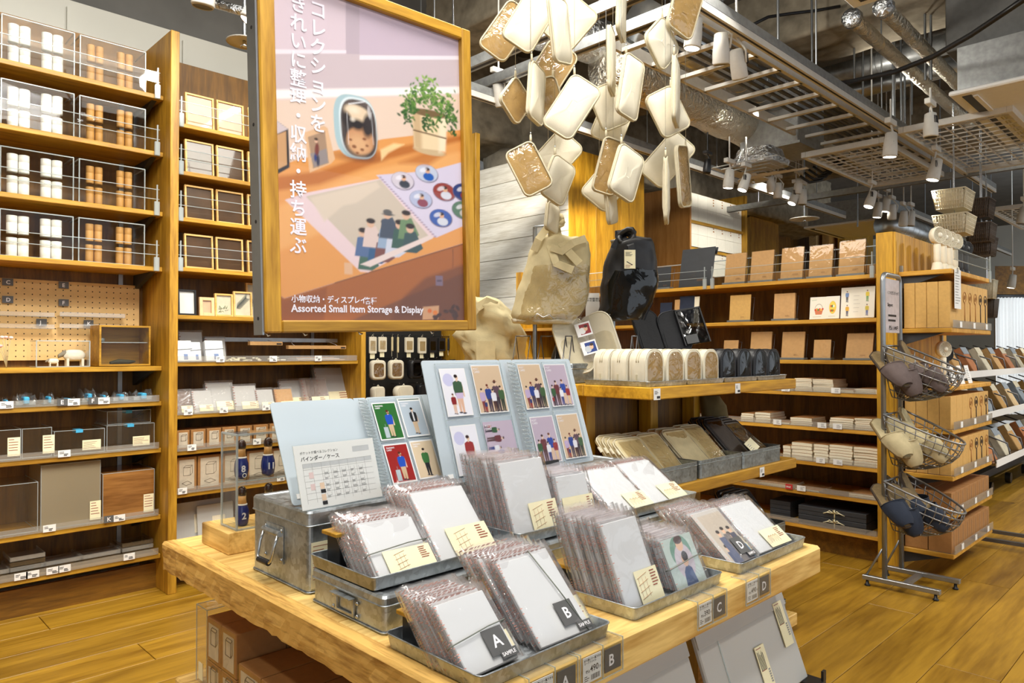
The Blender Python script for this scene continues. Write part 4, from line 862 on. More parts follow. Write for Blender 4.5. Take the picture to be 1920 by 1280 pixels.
def metal_box(label, x0, x1, y0, y1, z, h, lidh=.028, handle=None, group='galvanised storage boxes', tagb=False):
    o = thing('metal_box', label, 'box', T(x0, y0, z), group); w, d = x1-x0, y1-y0
    L = lambda ins, zz, rr=.010: [(a+w/2, b+d/2, zz) for a, b in rrect(w-2*ins, d-2*ins, rr, 4)]
    obj('body', MB().loft([L(.002, 0), L(.001, .003), L(.001, h-lidh)], smooth=False), G, o)
    obj('lid', MB().loft([L(0, h-lidh), L(-.0015, h-lidh+.003), L(-.0015, h-.004), L(.001, h), L(.012, h), L(.015, h-.002)], smooth=False), G, o)
    obj('seam_bead', MB().tube(L(-.0018, h-lidh+.002), .0016, 5, closed=True).tube(L(-.0008, .003), .0014, 5, closed=True), G, o)
    if handle == 'drop':
        M = T(-.001, d/2+.02, h*.48)@RZ(-90)
        pl = obj('handle_plate', MB().box((-.040, .0, -.038), (.040, .0015, .036), M=M, ch=.0005), G, o)
        for sx in (-1, 1):
            for zz in (-.03, .028): obj('rivet', MB().lathe([(.0045, 0), (.004, .002), (.001, .003)], 8, M=M@T(sx*.034, -.0005, zz)@RX(90)), CHROME, pl)
        obj('hinge_roll', MB().cyl((-.036, -.004, .022), (.036, -.004, .022), .006, n=10, M=M), G, o)
        hd = obj('handle', MB().tube([(-.030, -.006, .022), (-.031, -.014, 0), (-.029, -.020, -.028), (-.022, -.021, -.034), (.022, -.021, -.034), (.029, -.020, -.028), (.031, -.014, 0), (.030, -.006, .022)], .0034, 8, M=M), CHROME, o)
        obj('grip', MB().cyl((-.021, -.021, -.034), (.021, -.021, -.034), .0062, n=12, M=M), BLK, hd)
    if handle == 'label':
        M = T(-.001, d/2, h*.38)@RZ(-90); f = MB()
        for a, b in (((-.030, 0, -.016), (-.024, .0, .016)), ((.024, 0, -.016), (.030, 0, .016)), ((-.024, 0, -.016), (.024, 0, -.011)), ((-.024, 0, .011), (.024, 0, .016))): f.box(a, (b[0], .003, b[1+1]), M=M@T(0, -.003, 0), ch=.0005)
        pl = obj('label_frame', f, G, o); obj('frame_lip', MB().box((-.034, -.012, .015), (.030, 0, .0175), M=M, ch=.0005), G, pl)
        for sx in (-1, 1):
            for zz in (-.012, .010): obj('rivet', MB().lathe([(.0038, 0), (.0034, .002), (.001, .003)], 8, M=M@T(sx*.038, 0, zz)@RX(90)), CHROME, pl)
    if tagb:
        t = obj('paper_label', MB().box((.006, -.0018, .01), (.05, -.0010, h*.62)), CREAM, o)
        obj('print', lines(MB(), .009, h*.57, .034, 9, h*.05, .0012, M=T(0, -.0022, 0)@RX(90)), RUST, t)
    return o
metal_box('large galvanised box with drop handle under the folded binder', .686, 1.06, 1.246, 1.48, ZT, .156, .03, 'drop', tagb=True)
metal_box('shallow galvanised box with label frame under the rear tray nearest the pins', .676, .985, .982, 1.212, ZT, .062, .018, 'label')
metal_box('shallow galvanised box between two others under the middle rear tray', 1.0, 1.325, 1.02, 1.225, ZT, .062, .018)
metal_box('shallow galvanised box under the rear tray farthest from the pins', 1.345, 1.70, 1.012, 1.22, ZT, .062, .018)
metal_box('large galvanised box under the open postcard binder', 1.10, 1.66, 1.245, 1.48, ZT, .156, .03)
ZR = ZT+.064
for lab, x0, x1, y0, y1, z in (('front tray of packs A and B', .652, .937, .724, .945, ZT), ('front tray of C packs beside the portrait sample', 1.012, 1.306, .732, .945, ZT), ('front tray of D packs at the table corner', 1.378, 1.69, .732, .945, ZT), ('rear tray nearest the folded binder', .672, .985, 1.008, 1.215, ZR), ('rear tray below the postcard binder', 1.045, 1.318, 1.04, 1.225, ZR), ('rear tray farthest from the pins', 1.345, 1.692, 1.022, 1.22, ZR)):
    tray('galvanised '+lab, x0, x1, y0, y1, z+.001)
def riser(label, x0, x1, y0, y1, z, h):
    o = thing('riser', label, 'display riser', T(x0, y0, z), 'wood-topped black risers in the trays')
    obj('block', MB().box((.012, .008, 0), (x1-x0-.012, y1-y0, h), ch=.001), BLK, o); obj('top_board', MB().box((0, 0, h), (x1-x0, y1-y0, h+.007), ch=.001), W['oakX'], o)
riser('wood-topped black riser behind the A and B packs', .662, .925, .868, .93, ZT+.003, .05)
riser('wood-topped black riser behind the C packs', 1.022, 1.296, .885, .935, ZT+.003, .05)
riser('wood-topped black riser behind the D packs', 1.388, 1.66, .868, .93, ZT+.003, .05)
riser('wood-topped black riser in the tray beside the folded binder', .682, .978, 1.14, 1.19, ZR+.003, .06)

# ---- film-wrapped file packs
def pack_master(label, w, h, group, M, card=None, elastic=None, lw=.62, lh=.36, zig=True, th=.005, seed=1, body=None):
    rr = random.Random(seed); o = thing('film_pack', label, 'pack', M, group)
    obj('sheet', MB().box((.003, -th/2, .002), (w-.003, th/2, h-.004), ch=.0012), body or PP, o)
    # film sleeve: rippled front and back with a loose crimped top
    nx, nz = 7, 8; W2, H2 = w+.008, h+.010; fr_, bk = [], []
    for j in range(nz+1):
        for i in range(nx+1):
            x = -.004+W2*i/nx; zz = H2*j/nz; e = (1 if 0 < i < nx else .3); tp = 1 if j >= nz-1 else .35
            if j == nz: zz += rr.uniform(-.003, .004)
            fr_.append((x+rr.uniform(-.001, .001), -th/2-.0016-e*abs(rr.gauss(0, .0009))*(1+2*tp)+(.0022 if j == nz else 0), zz)); bk.append((x, th/2+.001+(-.001 if j == nz else 0)+rr.uniform(0, .0008), zz))
    f = [(j*(nx+1)+i, j*(nx+1)+i+1, (j+1)*(nx+1)+i+1, (j+1)*(nx+1)+i) for j in range(nz) for i in range(nx)]
    k = (nx+1)*(nz+1); mb = MB().add(fr_+bk, f+[tuple(q+k for q in a[::-1]) for a in f]+[(j*(nx+1), (j+1)*(nx+1), (j+1)*(nx+1)+k, j*(nx+1)+k) for j in range(nz)]+[(j*(nx+1)+nx, j*(nx+1)+nx+k, (j+1)*(nx+1)+nx+k, (j+1)*(nx+1)+nx) for j in range(nz)], smooth=True)
    obj('film', mb, FILM, o)
    p = MB()
    zz = h*.96
    while zz > h*.06:
        n_ = rr.choice((1, 2, 2)); 
        if rr.random() < .6: p.quad((-.0042, -th/2+.0012, zz), (-.0042, th/2-.0012, zz), (-.0042, th/2-.0012, zz-.0012), (-.0042, -th/2+.0012, zz-.0012))
        if rr.random() < .35: a = rr.uniform(.002, .006); p.quad((-.003, -th/2-.0045, zz), (-.003+a, -th/2-.0045, zz), (-.003+a, -th/2-.0045, zz-.0014), (-.003, -th/2-.0045, zz-.0014))
        zz -= rr.uniform(.0026, .005)
    xx = .0
    while xx < w*.9:
        a = rr.uniform(.003, .009); p.quad((xx, -th/2+.0006, h+.003), (xx+a, -th/2+.0006, h+.003), (xx+a, th/2, h+.003), (xx, th/2, h+.003)); xx += a+rr.uniform(.002, .006)
    obj('red_print', p, RUSTL, o)
    if lw:
        x0 = w*(1-lw); t = obj('paper_label', MB().box((x0, -th/2-.0044, .003), (w+.002, -th/2-.0038, h*lh)), CREAM, o); y_ = -th/2-.0047
        q = MB(); cx, cz, s = x0+w*lw*.36, h*lh*.48, h*lh*.30
        if zig:
            for a in range(4): q.tube([(cx-s*1.1, y_, cz-s+a*s*.66), (cx+s*.6, y_, cz-s*.62+a*s*.66)], .0004, 4)
            for a in range(3): q.tube([(cx-s*.9+a*s*.6, y_, cz-s*.9), (cx-s*.9+a*s*.6, y_, cz+s)], .00025, 4)
        else:
            pts = [(cx-s*1.2+a*s*.34, y_, cz+(s*.55 if a % 2 else s*.25)) for a in range(9)]; q.tube(pts, .0004, 4); 
            for a in range(9): q.tube([pts[a], (pts[a][0], y_, pts[a][2]-s)], .00025, 4)
        obj('line_drawing', q, plain('tan_line_drawing', srgb(196, 150, 110), .7) if 'tld' not in tab else tab['tld'], t)
        obj('print', lines(MB(), w*.80, h*lh*.88, w*.17, 6, h*lh*.085, h*lh*.03, M=T(0, y_, 0)@RX(90)), RUST, t)
    if card:
        g = obj('letter_card', MB().box((w*.52, -th/2-.0040, h*.12), (w*.52+.040, -th/2-.0034, h*.12+.040)), GREYC, o); text(card, .026, g, T(w*.52+.0115, -th/2-.0042, h*.12+.011)@RX(90), LETW, .0005)
        s_ = obj('sample_card', MB().box((w*.98-.032, -th/2-.0044, .006), (w*.98, -th/2-.0038, .018)), GREYC, o); text('SAMPLE', .0078, s_, T(w*.98-.0305, -th/2-.0047, .0092)@RX(90), LETW, .0002)
    if elastic == 'h': obj('elastic_band', MB().tube([(-.004, th/2, h*.42), (-.004, -th/2-.004, h*.42), (w*.3, -th/2-.005, h*.45), (w*.7, -th/2-.005, h*.49), (w+.004, -th/2-.004, h*.5), (w+.004, th/2, h*.5)], .0011, 6), plain('grey_elastic', srgb(128, 132, 122), .8) if 'gel' not in tab else tab['gel'], o)
    if elastic == 'v': obj('elastic_band', MB().tube([(w*.62, th/2, h+.002), (w*.62, -th/2-.003, h+.002), (w*.74, -th/2-.005, h*.5), (w*.86, -th/2-.004, 0)], .0011, 6), tab['gel'], o)
    return o
tab['gel'] = plain('grey_elastic', srgb(128, 132, 122), .8); tab['tld'] = plain('tan_line_drawing', srgb(196, 150, 110), .7)
def stack(nm, x, y, z, w, h, lean, n, pitch, front=None, card=None, elastic=None, zig=True, lw=.62, lh=.36, seed=1, frontbody=None, th=.0074):
    grp = 'film packs in the %s stack' % nm
    mm = None
    for k in range(n):
        # the stack leans: each pack behind stands a little further back and steeper offset
        M = T(x+R.uniform(-.003, .003)-k*.0006, y+k*pitch, z+.0018)@RX(-(lean+R.uniform(-2.0, 1.0)))@RY(R.uniform(-1.2, 1.2))
        lab = 'film pack, %s from the front in the %s stack' % (ORD[k], nm)
        if k == 0 and front: 
            f = pack_master('front film pack of the %s stack, %s' % (nm, front), w, h, grp, M, card, elastic, 0 if card else lw, lh, zig, seed=seed, body=frontbody, th=th); mm0 = f
            continue
        if mm is None: mm = pack_master(lab, w, h, grp, M, None, None, lw, lh, zig, seed=seed+5, th=th)
        else: dup(mm, M, lab, skip=())
    return
ZF = ZT+.0035
stack('A', .661, .757, ZF, .103, .118, 46, 9, .0092, 'with grey A card and sideways elastic', 'A', 'h', seed=1)
stack('B', .806, .756, ZF, .126, .154, 44, 9, .0096, 'with grey B card and upright elastic', 'B', 'v', seed=2)
stack('C', 1.024, .760, ZF, .110, .158, 23, 11, .0105, 'plain with cream label', seed=3, lw=.6, lh=.38)
stack('portrait', 1.180, .758, ZF, .110, .100, 24, 10, .0105, 'showing a woman in a green oval', None, 'h', seed=4, lw=0)
stack('D', 1.394, .762, ZF, .116, .142, 48, 9, .009, 'with grey D card over a group photo', 'D', None, seed=5)
stack('corner', 1.530, .766, ZF, .150, .140, 52, 4, .009, 'at the table corner', zig=False, seed=6)
ZG = ZR+.0035
stack('elastic-banded small', .700, 1.036, ZG, .123, .114, 44, 8, .0092, 'with elastic band and two labels', None, 'h', seed=7, lw=.8, lh=.42)
stack('tall rear', .840, 1.042, ZG, .138, .156, 43, 8, .0092, 'with wide clear face', seed=8, lw=.72, lh=.40)
stack('middle rear', 1.053, 1.066, ZG, .140, .164, 20, 11, .0105, 'standing nearly upright', seed=9, lw=.6, lh=.40)
stack('narrow middle', 1.204, 1.062, ZG, .108, .116, 15, 8, .0105, 'with crimped cream label', zig=False, seed=10, lw=.95, lh=.55)
stack('bluish', 1.375, 1.050, ZG, .152, .152, 56, 6, .009, 'lying low next to the narrow stack', zig=False, seed=11, lw=.55, lh=.36)
stack('far bluish', 1.532, 1.052, ZG, .155, .155, 56, 5, .009, 'at the rear corner', zig=False, seed=12, lw=.55, lh=.36)
# pictures inside the two sample packs
SKIN = E(232, 190, 158)
pr_ = Pic(.104, .094, E(196, 212, 206), 900); pr_.ell(.054, .064, .034, .032, E(112, 156, 138)); pr_.ell(.056, .045, .030, .034, E(206, 196, 206)); pr_.ell(.056, .078, .012, .013, SKIN); pr_.ell(.056, .087, .014, .008, E(84, 60, 60)); pr_.poly([(.036, .0), (.076, .0), (.070, .030), (.060, .038), (.050, .034), (.042, .026)], E(60, 84, 130)); pr_.ell(.057, .048, .010, .013, SKIN); pr_.ell(.060, .054, .010, .010, E(48, 42, 48))
gp = Pic(.110, .134, E(206, 202, 196), 800)
gp.rect(.015, .01, .108, .125, E(200, 188, 172))
for (x, c, h) in ((.034, E(70, 84, 120), .05), (.056, E(206, 212, 220), .065), (.078, E(46, 62, 92), .075), (.100, E(60, 120, 170), .055), (.045, E(90, 100, 130), .085), (.068, E(120, 116, 118), .09), (.092, E(70, 74, 96), .088)): gp.poly([(x-.012, 0), (x+.012, 0), (x+.011, h-.02), (x-.011, h-.02)], c); gp.ell(x, h-.012, .006, .0075, SKIN); gp.ell(x, h-.006, .0068, .0045, E(40, 30, 30))
for o in list(bpy.data.objects):
    l = o.get('label', '')
    if l.startswith('front film pack of the portrait'): pr_.build('picture', o, T(0, -.0045, .002)@RX(90))
    if l.startswith('front film pack of the D '): gp.build('picture', o, T(0, -.0045, .002)@RX(90))

# ---- open binders standing on the boxes
def rings(mb, x, z0, z1, r, n):
    for k in range(n): z = z0+(z1-z0)*k/(n-1); mb.tube([(x+r*cos(a*pi/4), -.004-abs(r*sin(a*pi/8))*1.1, z+.002*sin(a)) for a in range(-4, 5)], .0012, 4)
    return mb
def binder(label, M, wl, wr, sp, h, tab_=True):
    o = thing('binder', label, 'binder', M)
    for n_, x0, w_, a in (('front_cover', 0, wl, 0), ('back_cover', wl+sp, wr, 0)):
        obj(n_, MB().prism([(x+x0+w_/2, y+h/2) for x, y in rrect(w_, h, .008, 4)], .0022, M=RX(90)), PPB, o)
    obj('spine', MB().box((wl, -.0022, 0), (wl+sp, -.0008, h)), PPB, o)
    obj('ring_spine', rings(MB(), wl+sp/2, h*.06, h*.94, sp*.55, 26), ACRE, o)
    obj('spine_strip', MB().box((wl+sp*.2, -.010, h*.04), (wl+sp*.8, -.008, h*.96)), FILM, o)
    if tab_: obj('white_tab', MB().box((.012, -.0034, .012), (.028, -.0024, .022)), PAPER, o)
    return o
m1a, m1b, m1c = py(548, 952, 1.28), py(502, 760, 1.28), py(800, 740, 1.28)
BZ = ZT+.157
ml = T(.687, 1.31, BZ)@RX(-27)
bd1 = binder('open frosted trading-card binder leaning on the galvanised box', ml, .198, .182, .03, .220)
bd2M = T(1.038, 1.272, BZ)@RX(-18)
bd2 = binder('large open frosted postcard binder standing on a galvanised box', bd2M, .252, .232, .045, .294)
POCK = clear('pocket_film', (.985, .985, .99), .012, .09, bmp=.22, bs=24, fres=.5)
def page(par, x0, z0, w_, h_, cols, rows_):
    pg = obj('pocket_page', MB().box((x0, -.0078, z0), (x0+w_, -.0074, z0+h_)), POCK, par)
    e = MB()
    for c in range(cols+1): e.box((x0+w_*c/cols-.0008, -.0084, z0), (x0+w_*c/cols+.0008, -.0072, z0+h_))
    for r_ in range(rows_+1): e.box((x0, -.0084, z0+h_*r_/rows_-.0008), (x0+w_, -.0072, z0+h_*r_/rows_+.0008))
    obj('pocket_seam', e, ACRE, pg)
page(bd1, .232, .004, .150, .210, 2, 2); page(bd2, .034, .008, .214, .276, 2, 2); page(bd2, .302, .008, .204, .276, 2, 2)
obj('stand_foot', MB().box((.30, -.03, 0), (.36, -.006, .016), ch=.002), BLK, bd2)
def card(label, M, w, h, bg, painter, caption=None, border=.003, cat='card', name='trading_card', group=None):
    P_ = Pic(w, h, E(246, 246, 244), 1100 if w < .08 else 800); P_.rect(border, border, w-border, h-border, bg); painter(P_)
    base = thing(name, label, cat, M, group)
    obj('card_stock', MB().prism([(x+w/2, y+h/2) for x, y in rrect(w, h, .003 if w < .08 else .001, 3)], .0006, M=T(0, 0, -.0008)), PAPER, base)
    f = P_.build('printed_face', base, Matrix.Identity(4))
    if caption: text(caption, .0052 if w < .08 else .0075, f, T(border+.003, h-border-(.0075 if w < .08 else .010), .0004), LETW, .0001)
    return base
cw, ch_ = .066, .092
def one(top, leg, hair, beard=False, case=False, x=.5, open_=None):
    def f(p):
        w, h = p.w, p.h
        if case: p.rect(w*.24, h*.06, w*.42, h*.34, E(186, 200, 206)); p.line(w*.33, h*.34, w*.33, h*.42, .0008, E(160, 170, 180))
        p.person(w*x, h*.06, h*.74, top, leg, hair, beard=beard)
        if open_: p.poly([(w*x-.002, h*.42), (w*x+.002, h*.42), (w*x+.002, h*.66), (w*x-.002, h*.66)], open_)
    return f
CB = bd1.matrix_basis
gr = 'trading cards in the small binder'
card('trading card, green ground, bearded man in blue with a suitcase', CB@T(.237, -.0070, .112)@RX(90), cw, ch_, E(46, 110, 50), one(E(36, 84, 190), E(214, 186, 150), E(90, 40, 24), True, True, .56), 'TRADING\nCARD', group=gr)
card('trading card, pale grey ground, person in a black shirt', CB@T(.310, -.0070, .114)@RX(90), cw, ch_, E(184, 198, 208), one(E(30, 32, 38), E(212, 184, 150), E(30, 26, 26), open_=E(230, 230, 230)), 'TRADING\nCARD', group=gr)
card('trading card, red ground, bearded man in blue with a suitcase', CB@T(.237, -.0070, .010)@RX(90), cw, ch_, E(160, 36, 34), one(E(36, 84, 190), E(214, 186, 150), E(90, 40, 24), True, True, .58), 'TRADING\nCARD', group=gr)
card('trading card, beige ground, person in a green sweater', CB@T(.310, -.0070, .012)@RX(90), cw, ch_, E(226, 204, 170), one(E(62, 118, 62), E(36, 36, 42), E(40, 30, 28)), 'TRADING\nCARD', group=gr)
card('trading card with dark green picture peeking out behind the pale grey card', CB@T(.311, -.0058, .120)@RX(90), cw, ch_, E(60, 90, 70), lambda p: None, group=gr)
CB2 = bd2.matrix_basis; gp_ = 'postcards in the large binder'
def duo(p): w, h = p.w, p.h; p.ell(w*.28, h*.76, w*.2, w*.2, E(206, 206, 236)); p.person(w*.60, h*.04, h*.84, E(62, 92, 66), E(226, 184, 156), E(40, 26, 26)); p.poly([(w*.47, h*.36), (w*.73, h*.36), (w*.76, h*.48), (w*.46, h*.48)], E(210, 190, 222)); p.person(w*.34, h*.04, h*.44, E(140, 36, 40), E(226, 190, 166), E(90, 40, 30))
def girl(p): w, h = p.w, p.h; p.ell(w*.28, h*.74, w*.2, w*.2, E(206, 206, 236)); p.person(w*.60, h*.0, h*.80, E(160, 50, 50), E(222, 190, 160), E(60, 36, 40)); p.person(w*.52, -h*.14, h*.40, E(190, 170, 210), E(226, 190, 166), E(110, 60, 40))
def crowd(p, sy=1.0, mir=False):
    w, h = p.w, p.h; X = (lambda q: w*(1-q)) if mir else (lambda q: w*q)
    for x, hh, t, l, hr, bd, ht in ((.70, .62, E(96, 72, 84), E(60, 50, 60), E(60, 40, 36), False, E(104, 60, 44)), (.42, .56, E(44, 66, 140), E(70, 60, 80), E(110, 44, 30), True, None), (.20, .48, E(190, 170, 204), E(130, 60, 60), E(40, 30, 30), False, None), (.86, .52, E(66, 96, 60), E(50, 60, 50), E(46, 34, 34), False, None), (.58, .46, E(228, 228, 234), E(70, 40, 40), E(36, 28, 28), False, None), (.26, .24, E(50, 60, 110), E(150, 50, 50), E(120, 60, 40), False, None)):
        p.person(X(x), h*.02, h*hh*sy*1.05, t, l, hr, beard=bd, hat=ht, arm=False)
def crowd2(p):
    w, h = p.w, p.h
    for x, hh, t, l, hr in ((.36, .60, E(110, 54, 60), E(90, 60, 60), E(60, 30, 34)), (.66, .62, E(46, 74, 160), E(220, 190, 160), E(110, 60, 40)), (.18, .50, E(56, 92, 60), E(60, 50, 60), E(50, 30, 30)), (.54, .44, E(232, 232, 238), E(60, 70, 130), E(40, 28, 30)), (.84, .48, E(150, 50, 52), E(220, 190, 150), E(70, 40, 40)), (.10, .24, E(150, 50, 52), E(80, 50, 50), E(90, 50, 40))):
        p.person(w*x, h*.02, h*hh, t, l, hr, arm=False)
def side(p):
    w, h = p.w, p.h
    q = Pic(h, w, E(196, 180, 196), 500); crowd2(q); k = np.rot90(q.c, 1)
    yi = np.clip((np.linspace(0, 1, p.c.shape[0])*(k.shape[0]-1)).astype(int), 0, k.shape[0]-1); xi = np.clip((np.linspace(0, 1, p.c.shape[1])*(k.shape[1]-1)).astype(int), 0, k.shape[1]-1)
    p.c = k[yi][:, xi]
WT = E(240, 240, 246); TN = E(216, 190, 158); MV = E(192, 176, 192)
pc = [(bd2, .044, .154, .080, .118, WT, duo, 'white postcard of a woman and child with a lilac circle'), (bd2, .146, .155, .098, .124, TN, crowd, 'tan postcard of a family group beside the rings, upper left page'), (bd2, .042, .014, .080, .118, WT, girl, 'white postcard of a woman in red with a lilac circle'), (bd2, .146, .010, .098, .124, MV, side, 'mauve postcard of a group turned sideways'),
      (bd2, .308, .156, .088, .124, TN, crowd, 'tan postcard of a family group right of the rings, upper row'), (bd2, .410, .158, .088, .120, MV, crowd2, 'mauve postcard of a group, upper outer pocket'), (bd2, .310, .012, .088, .124, MV, crowd2, 'mauve postcard of a group, lower row next to the rings'), (bd2, .412, .014, .088, .122, TN, lambda p: crowd(p, .95), 'tan postcard of a family group, lower outer pocket')]
for par, x, z, w, h, bg, f, lab in pc:
    lab = lab.replace(', upper left page', ' on the wider page').replace('right of the rings, ', 'on the shiny page, ')
    card(lab, par.matrix_basis@T(x, -.0068, z)@RX(90), w, h, bg, f, 'POST\nCARD' if bg != WT else None, .0025, 'postcard', 'postcard', gp_)

# ---- printed size chart in front of the small binder
pa, pb_ = py(563, 970, 1.262), px(712, 941, .845); ca = Vector((.678, 1.252, BZ+.001)); cb_ = Vector((.866, 1.264, BZ+.001))
wch = (cb_-ca).length; SM = frame(ca, cb_-ca, (0, .30, 1)); hch = .124
sg = thing('size_chart', 'white acrylic-covered size chart with rows of pictures before the small binder', 'sign', SM)
obj('sheet', MB().box((0, 0, -.001), (wch, hch, 0)), PAPER, sg); obj('clear_cover', MB().box((-.003, -.002, .0005), (wch+.003, hch+.002, .0015)), ACR, sg); obj('foot', MB().box((0, -.001, -.05), (wch, .001, 0)), ACR, sg)
text('ポケットが選べるコレクション', .0062, sg, T(.012, hch-.018, .0003), INK, 0, name='print'); text('バインダー／ケース', .0098, sg, T(.012, hch-.031, .0003), INK, .00015, name='print')
q = MB()
for k in range(7): q.quad((.014, hch-.037-k*.0115, .0003), (wch-.012, hch-.037-k*.0115, .0003), (wch-.012, hch-.0366-k*.0115, .0003), (.014, hch-.0366-k*.0115, .0003))
for k in range(8): q.quad((.014+k*.0206, .011, .0003), (.0144+k*.0206, .011, .0003), (.0144+k*.0206, hch-.037, .0003), (.014+k*.0206, hch-.037, .0003))
obj('grid', q, INKL, sg); obj('header', MB().quad((.014, hch-.045, .0002), (wch-.012, hch-.045, .0002), (wch-.012, hch-.037, .0002), (.014, hch-.037, .0002)).quad((wch-.055, hch-.024, .0002), (wch-.014, hch-.024, .0002), (wch-.014, hch-.013, .0002), (wch-.055, hch-.013, .0002)), plain('chart_grey', srgb(206, 208, 210), .6), sg)
s3 = MB(); i3 = MB()
for r_ in range(3):
    zz = hch-.058-r_*.0225
    for c in range(2, 7):
        for hh in (0, -.010):
            if r_ == 2 and hh: continue
            x = .018+c*.0206; i3.quad((x, zz+hh, .0004), (x+.010, zz+hh, .0004), (x+.010, zz+hh+.0006, .0004), (x, zz+hh+.0006, .0004)); lines(i3, x, zz+hh-.0016, .012, 2, .0018, .0007)
            i3.quad((x, zz+hh, .0004), (x+.0004, zz+hh, .0004), (x+.0004, zz+hh+.006, .0004), (x, zz+hh+.006, .0004)).quad((x+.0096, zz+hh, .0004), (x+.010, zz+hh, .0004), (x+.010, zz+hh+.006, .0004), (x+.0096, zz+hh+.006, .0004))
obj('small_print', i3, INKL, sg)
for r_, c, col in ((0, 0, E(236, 210, 208)), (1, 0, E(236, 210, 208)), (1, 1, E(244, 214, 186)), (2, 1, E(244, 214, 186))): x = .019+c*.0206+.006; zz = hch-.066-r_*.0225; s3 = MB().quad((x, zz, .0004), (x+.010, zz, .0004), (x+.010, zz+.012, .0004), (x, zz+.012, .0004)); obj('picture', s3, plain('chart_tint_%d%d' % (r_, c), col, .6), sg)
for r_ in (1, 2): x = .0456; zz = hch-.074-r_*.0225; obj('picture', MB().quad((x, zz, .0005), (x+.011, zz, .0005), (x+.011, zz+.007, .0005), (x, zz+.007, .0005)), INK, sg)

# ---- pin display
pm = T(.690, 1.612, ZT)
pdm = thing('display_case', 'clear acrylic case on a pine block holding rows of numbered wooden pins', 'case', pm)
obj('pine_block', MB().box((0, 0, 0), (.30, .15, .05), ch=.002), W['tableY'], pdm)
obj('dark_notch', MB().add([(.07, -.0006, .014), (.07, -.0006, .032), (.096, -.0006, .023)], [(0, 2, 1)]), INK, pdm)
x0, x1, y0, y1, z0, z1 = .022, .29, .006, .088, .051, .268
for n_, a, b in (('front_panel', (x0, y0, z0), (x1, y0+.004, z1)), ('side_panel', (x0, y0, z0), (x0+.004, y1, z1)), ('side_panel', (x1-.004, y0, z0), (x1, y1, z1)), ('top_panel', (x0, y0, z1-.004), (x1, y1, z1)), ('back_panel', (x0, y1-.004, z0), (x1, y1, z1)), ('middle_shelf', (x0+.004, y0+.012, z0+.105), (x1-.004, y1-.004, z0+.109))): obj(n_, MB().box(a, b), ACR, pdm)
e = MB(); k = .002
for zz in (z0+.001, z1): e.box((x0, y0-k, zz-k), (x1, y0+k, zz+k)); e.box((x0-k, y0, zz-k), (x0+k, y1, zz+k))
for xx in (x0, x1): e.box((xx-k, y0-k, z0), (xx+k, y0+k, z1))
e.box((x0-k, y1-k, z0), (x0+k, y1+k, z1)).box((x0+.004, y0+.011, z0+.106), (x1-.004, y0+.013, z0+.109)); obj('polished_edge', e, ACRE, pdm)
NAV = plain('navy_pin_paint', srgb(24, 40, 112), .25, var=.03, coat=.5); PINW = wood('pin_wood', srgb(206, 146, 78), srgb(232, 182, 114), 'Z', 3, .3); BRN = plain('dark_brown_cap', srgb(58, 34, 24), .25, coat=.4)
def pin(label, x, y, z, num, mark):
    o = thing('toy_pin', label, 'toy', pm@T(x, y, z), 'numbered toy pins')
    obj('body', MB().lathe([(.0115, 0), (.0145, .006), (.0165, .022), (.0155, .036), (.0122, .047), (.0118, .0485)], 18), NAV, o)
    obj('white_collar', MB().lathe([(.0120, .0478), (.0122, .0492), (.0112, .0512)], 18), WHT, o)
    obj('neck', MB().lathe([(.0108, .0508), (.0090, .062), (.0094, .0712)], 16), PINW, o)
    obj('cap', MB().lathe([(.0096, .0700), (.0104, .0765), (.0098, .0835), (.0072, .0885), (.003, .0912)], 16), BRN, o)
    if num: text(num, .021, o, T(-.0075 if len(num) == 1 else -.0105, -.0168, .0175)@RX(90)@RZ(0), LETW, .0007, name='number')
    if mark: obj('ring_mark', MB().tube([(.0045*cos(a*pi/8), -.0170, .009+.0045*sin(a*pi/8)) for a in range(16)], .0008, 5, closed=True), LETW, o)
for i, num in enumerate(('8', '11', None)): pin('navy toy pin numbered %s on the upper acrylic shelf' % {'8': 'eight', '11': 'eleven'}[num] if num else 'navy toy pin half hidden by the binder, upper shelf', .052+i*.066, .050, z0+.1095, num, i == 0)
for i, num in enumerate(('2', None, None)): pin('navy toy pin numbered two on the pine block' if num else 'navy toy pin on the pine block, %s beyond number two' % ORD[i-1], .054+i*.066, .050, .0505, num, False)
# ---- kraft boxes on the lower shelf at the near end
def tall_box(label, x, y, z, w, d, h): kraft_box(label, x, y, z, w, d, h, 'kraft boxes on the table lower shelf', M=T(x, y+w, z)@RZ(-90), zig=False)
kb = [(0, 0, 0), (0, 1, 0), (0, 2, 0), (1, 0, 0), (1, 1, 0), (1, 2, 0), (0, 1, 1), (0, 2, 1), (1, 1, 1), (1, 2, 1), (2, 1, 0), (2, 2, 0)]
yb = 1.205; names = {}
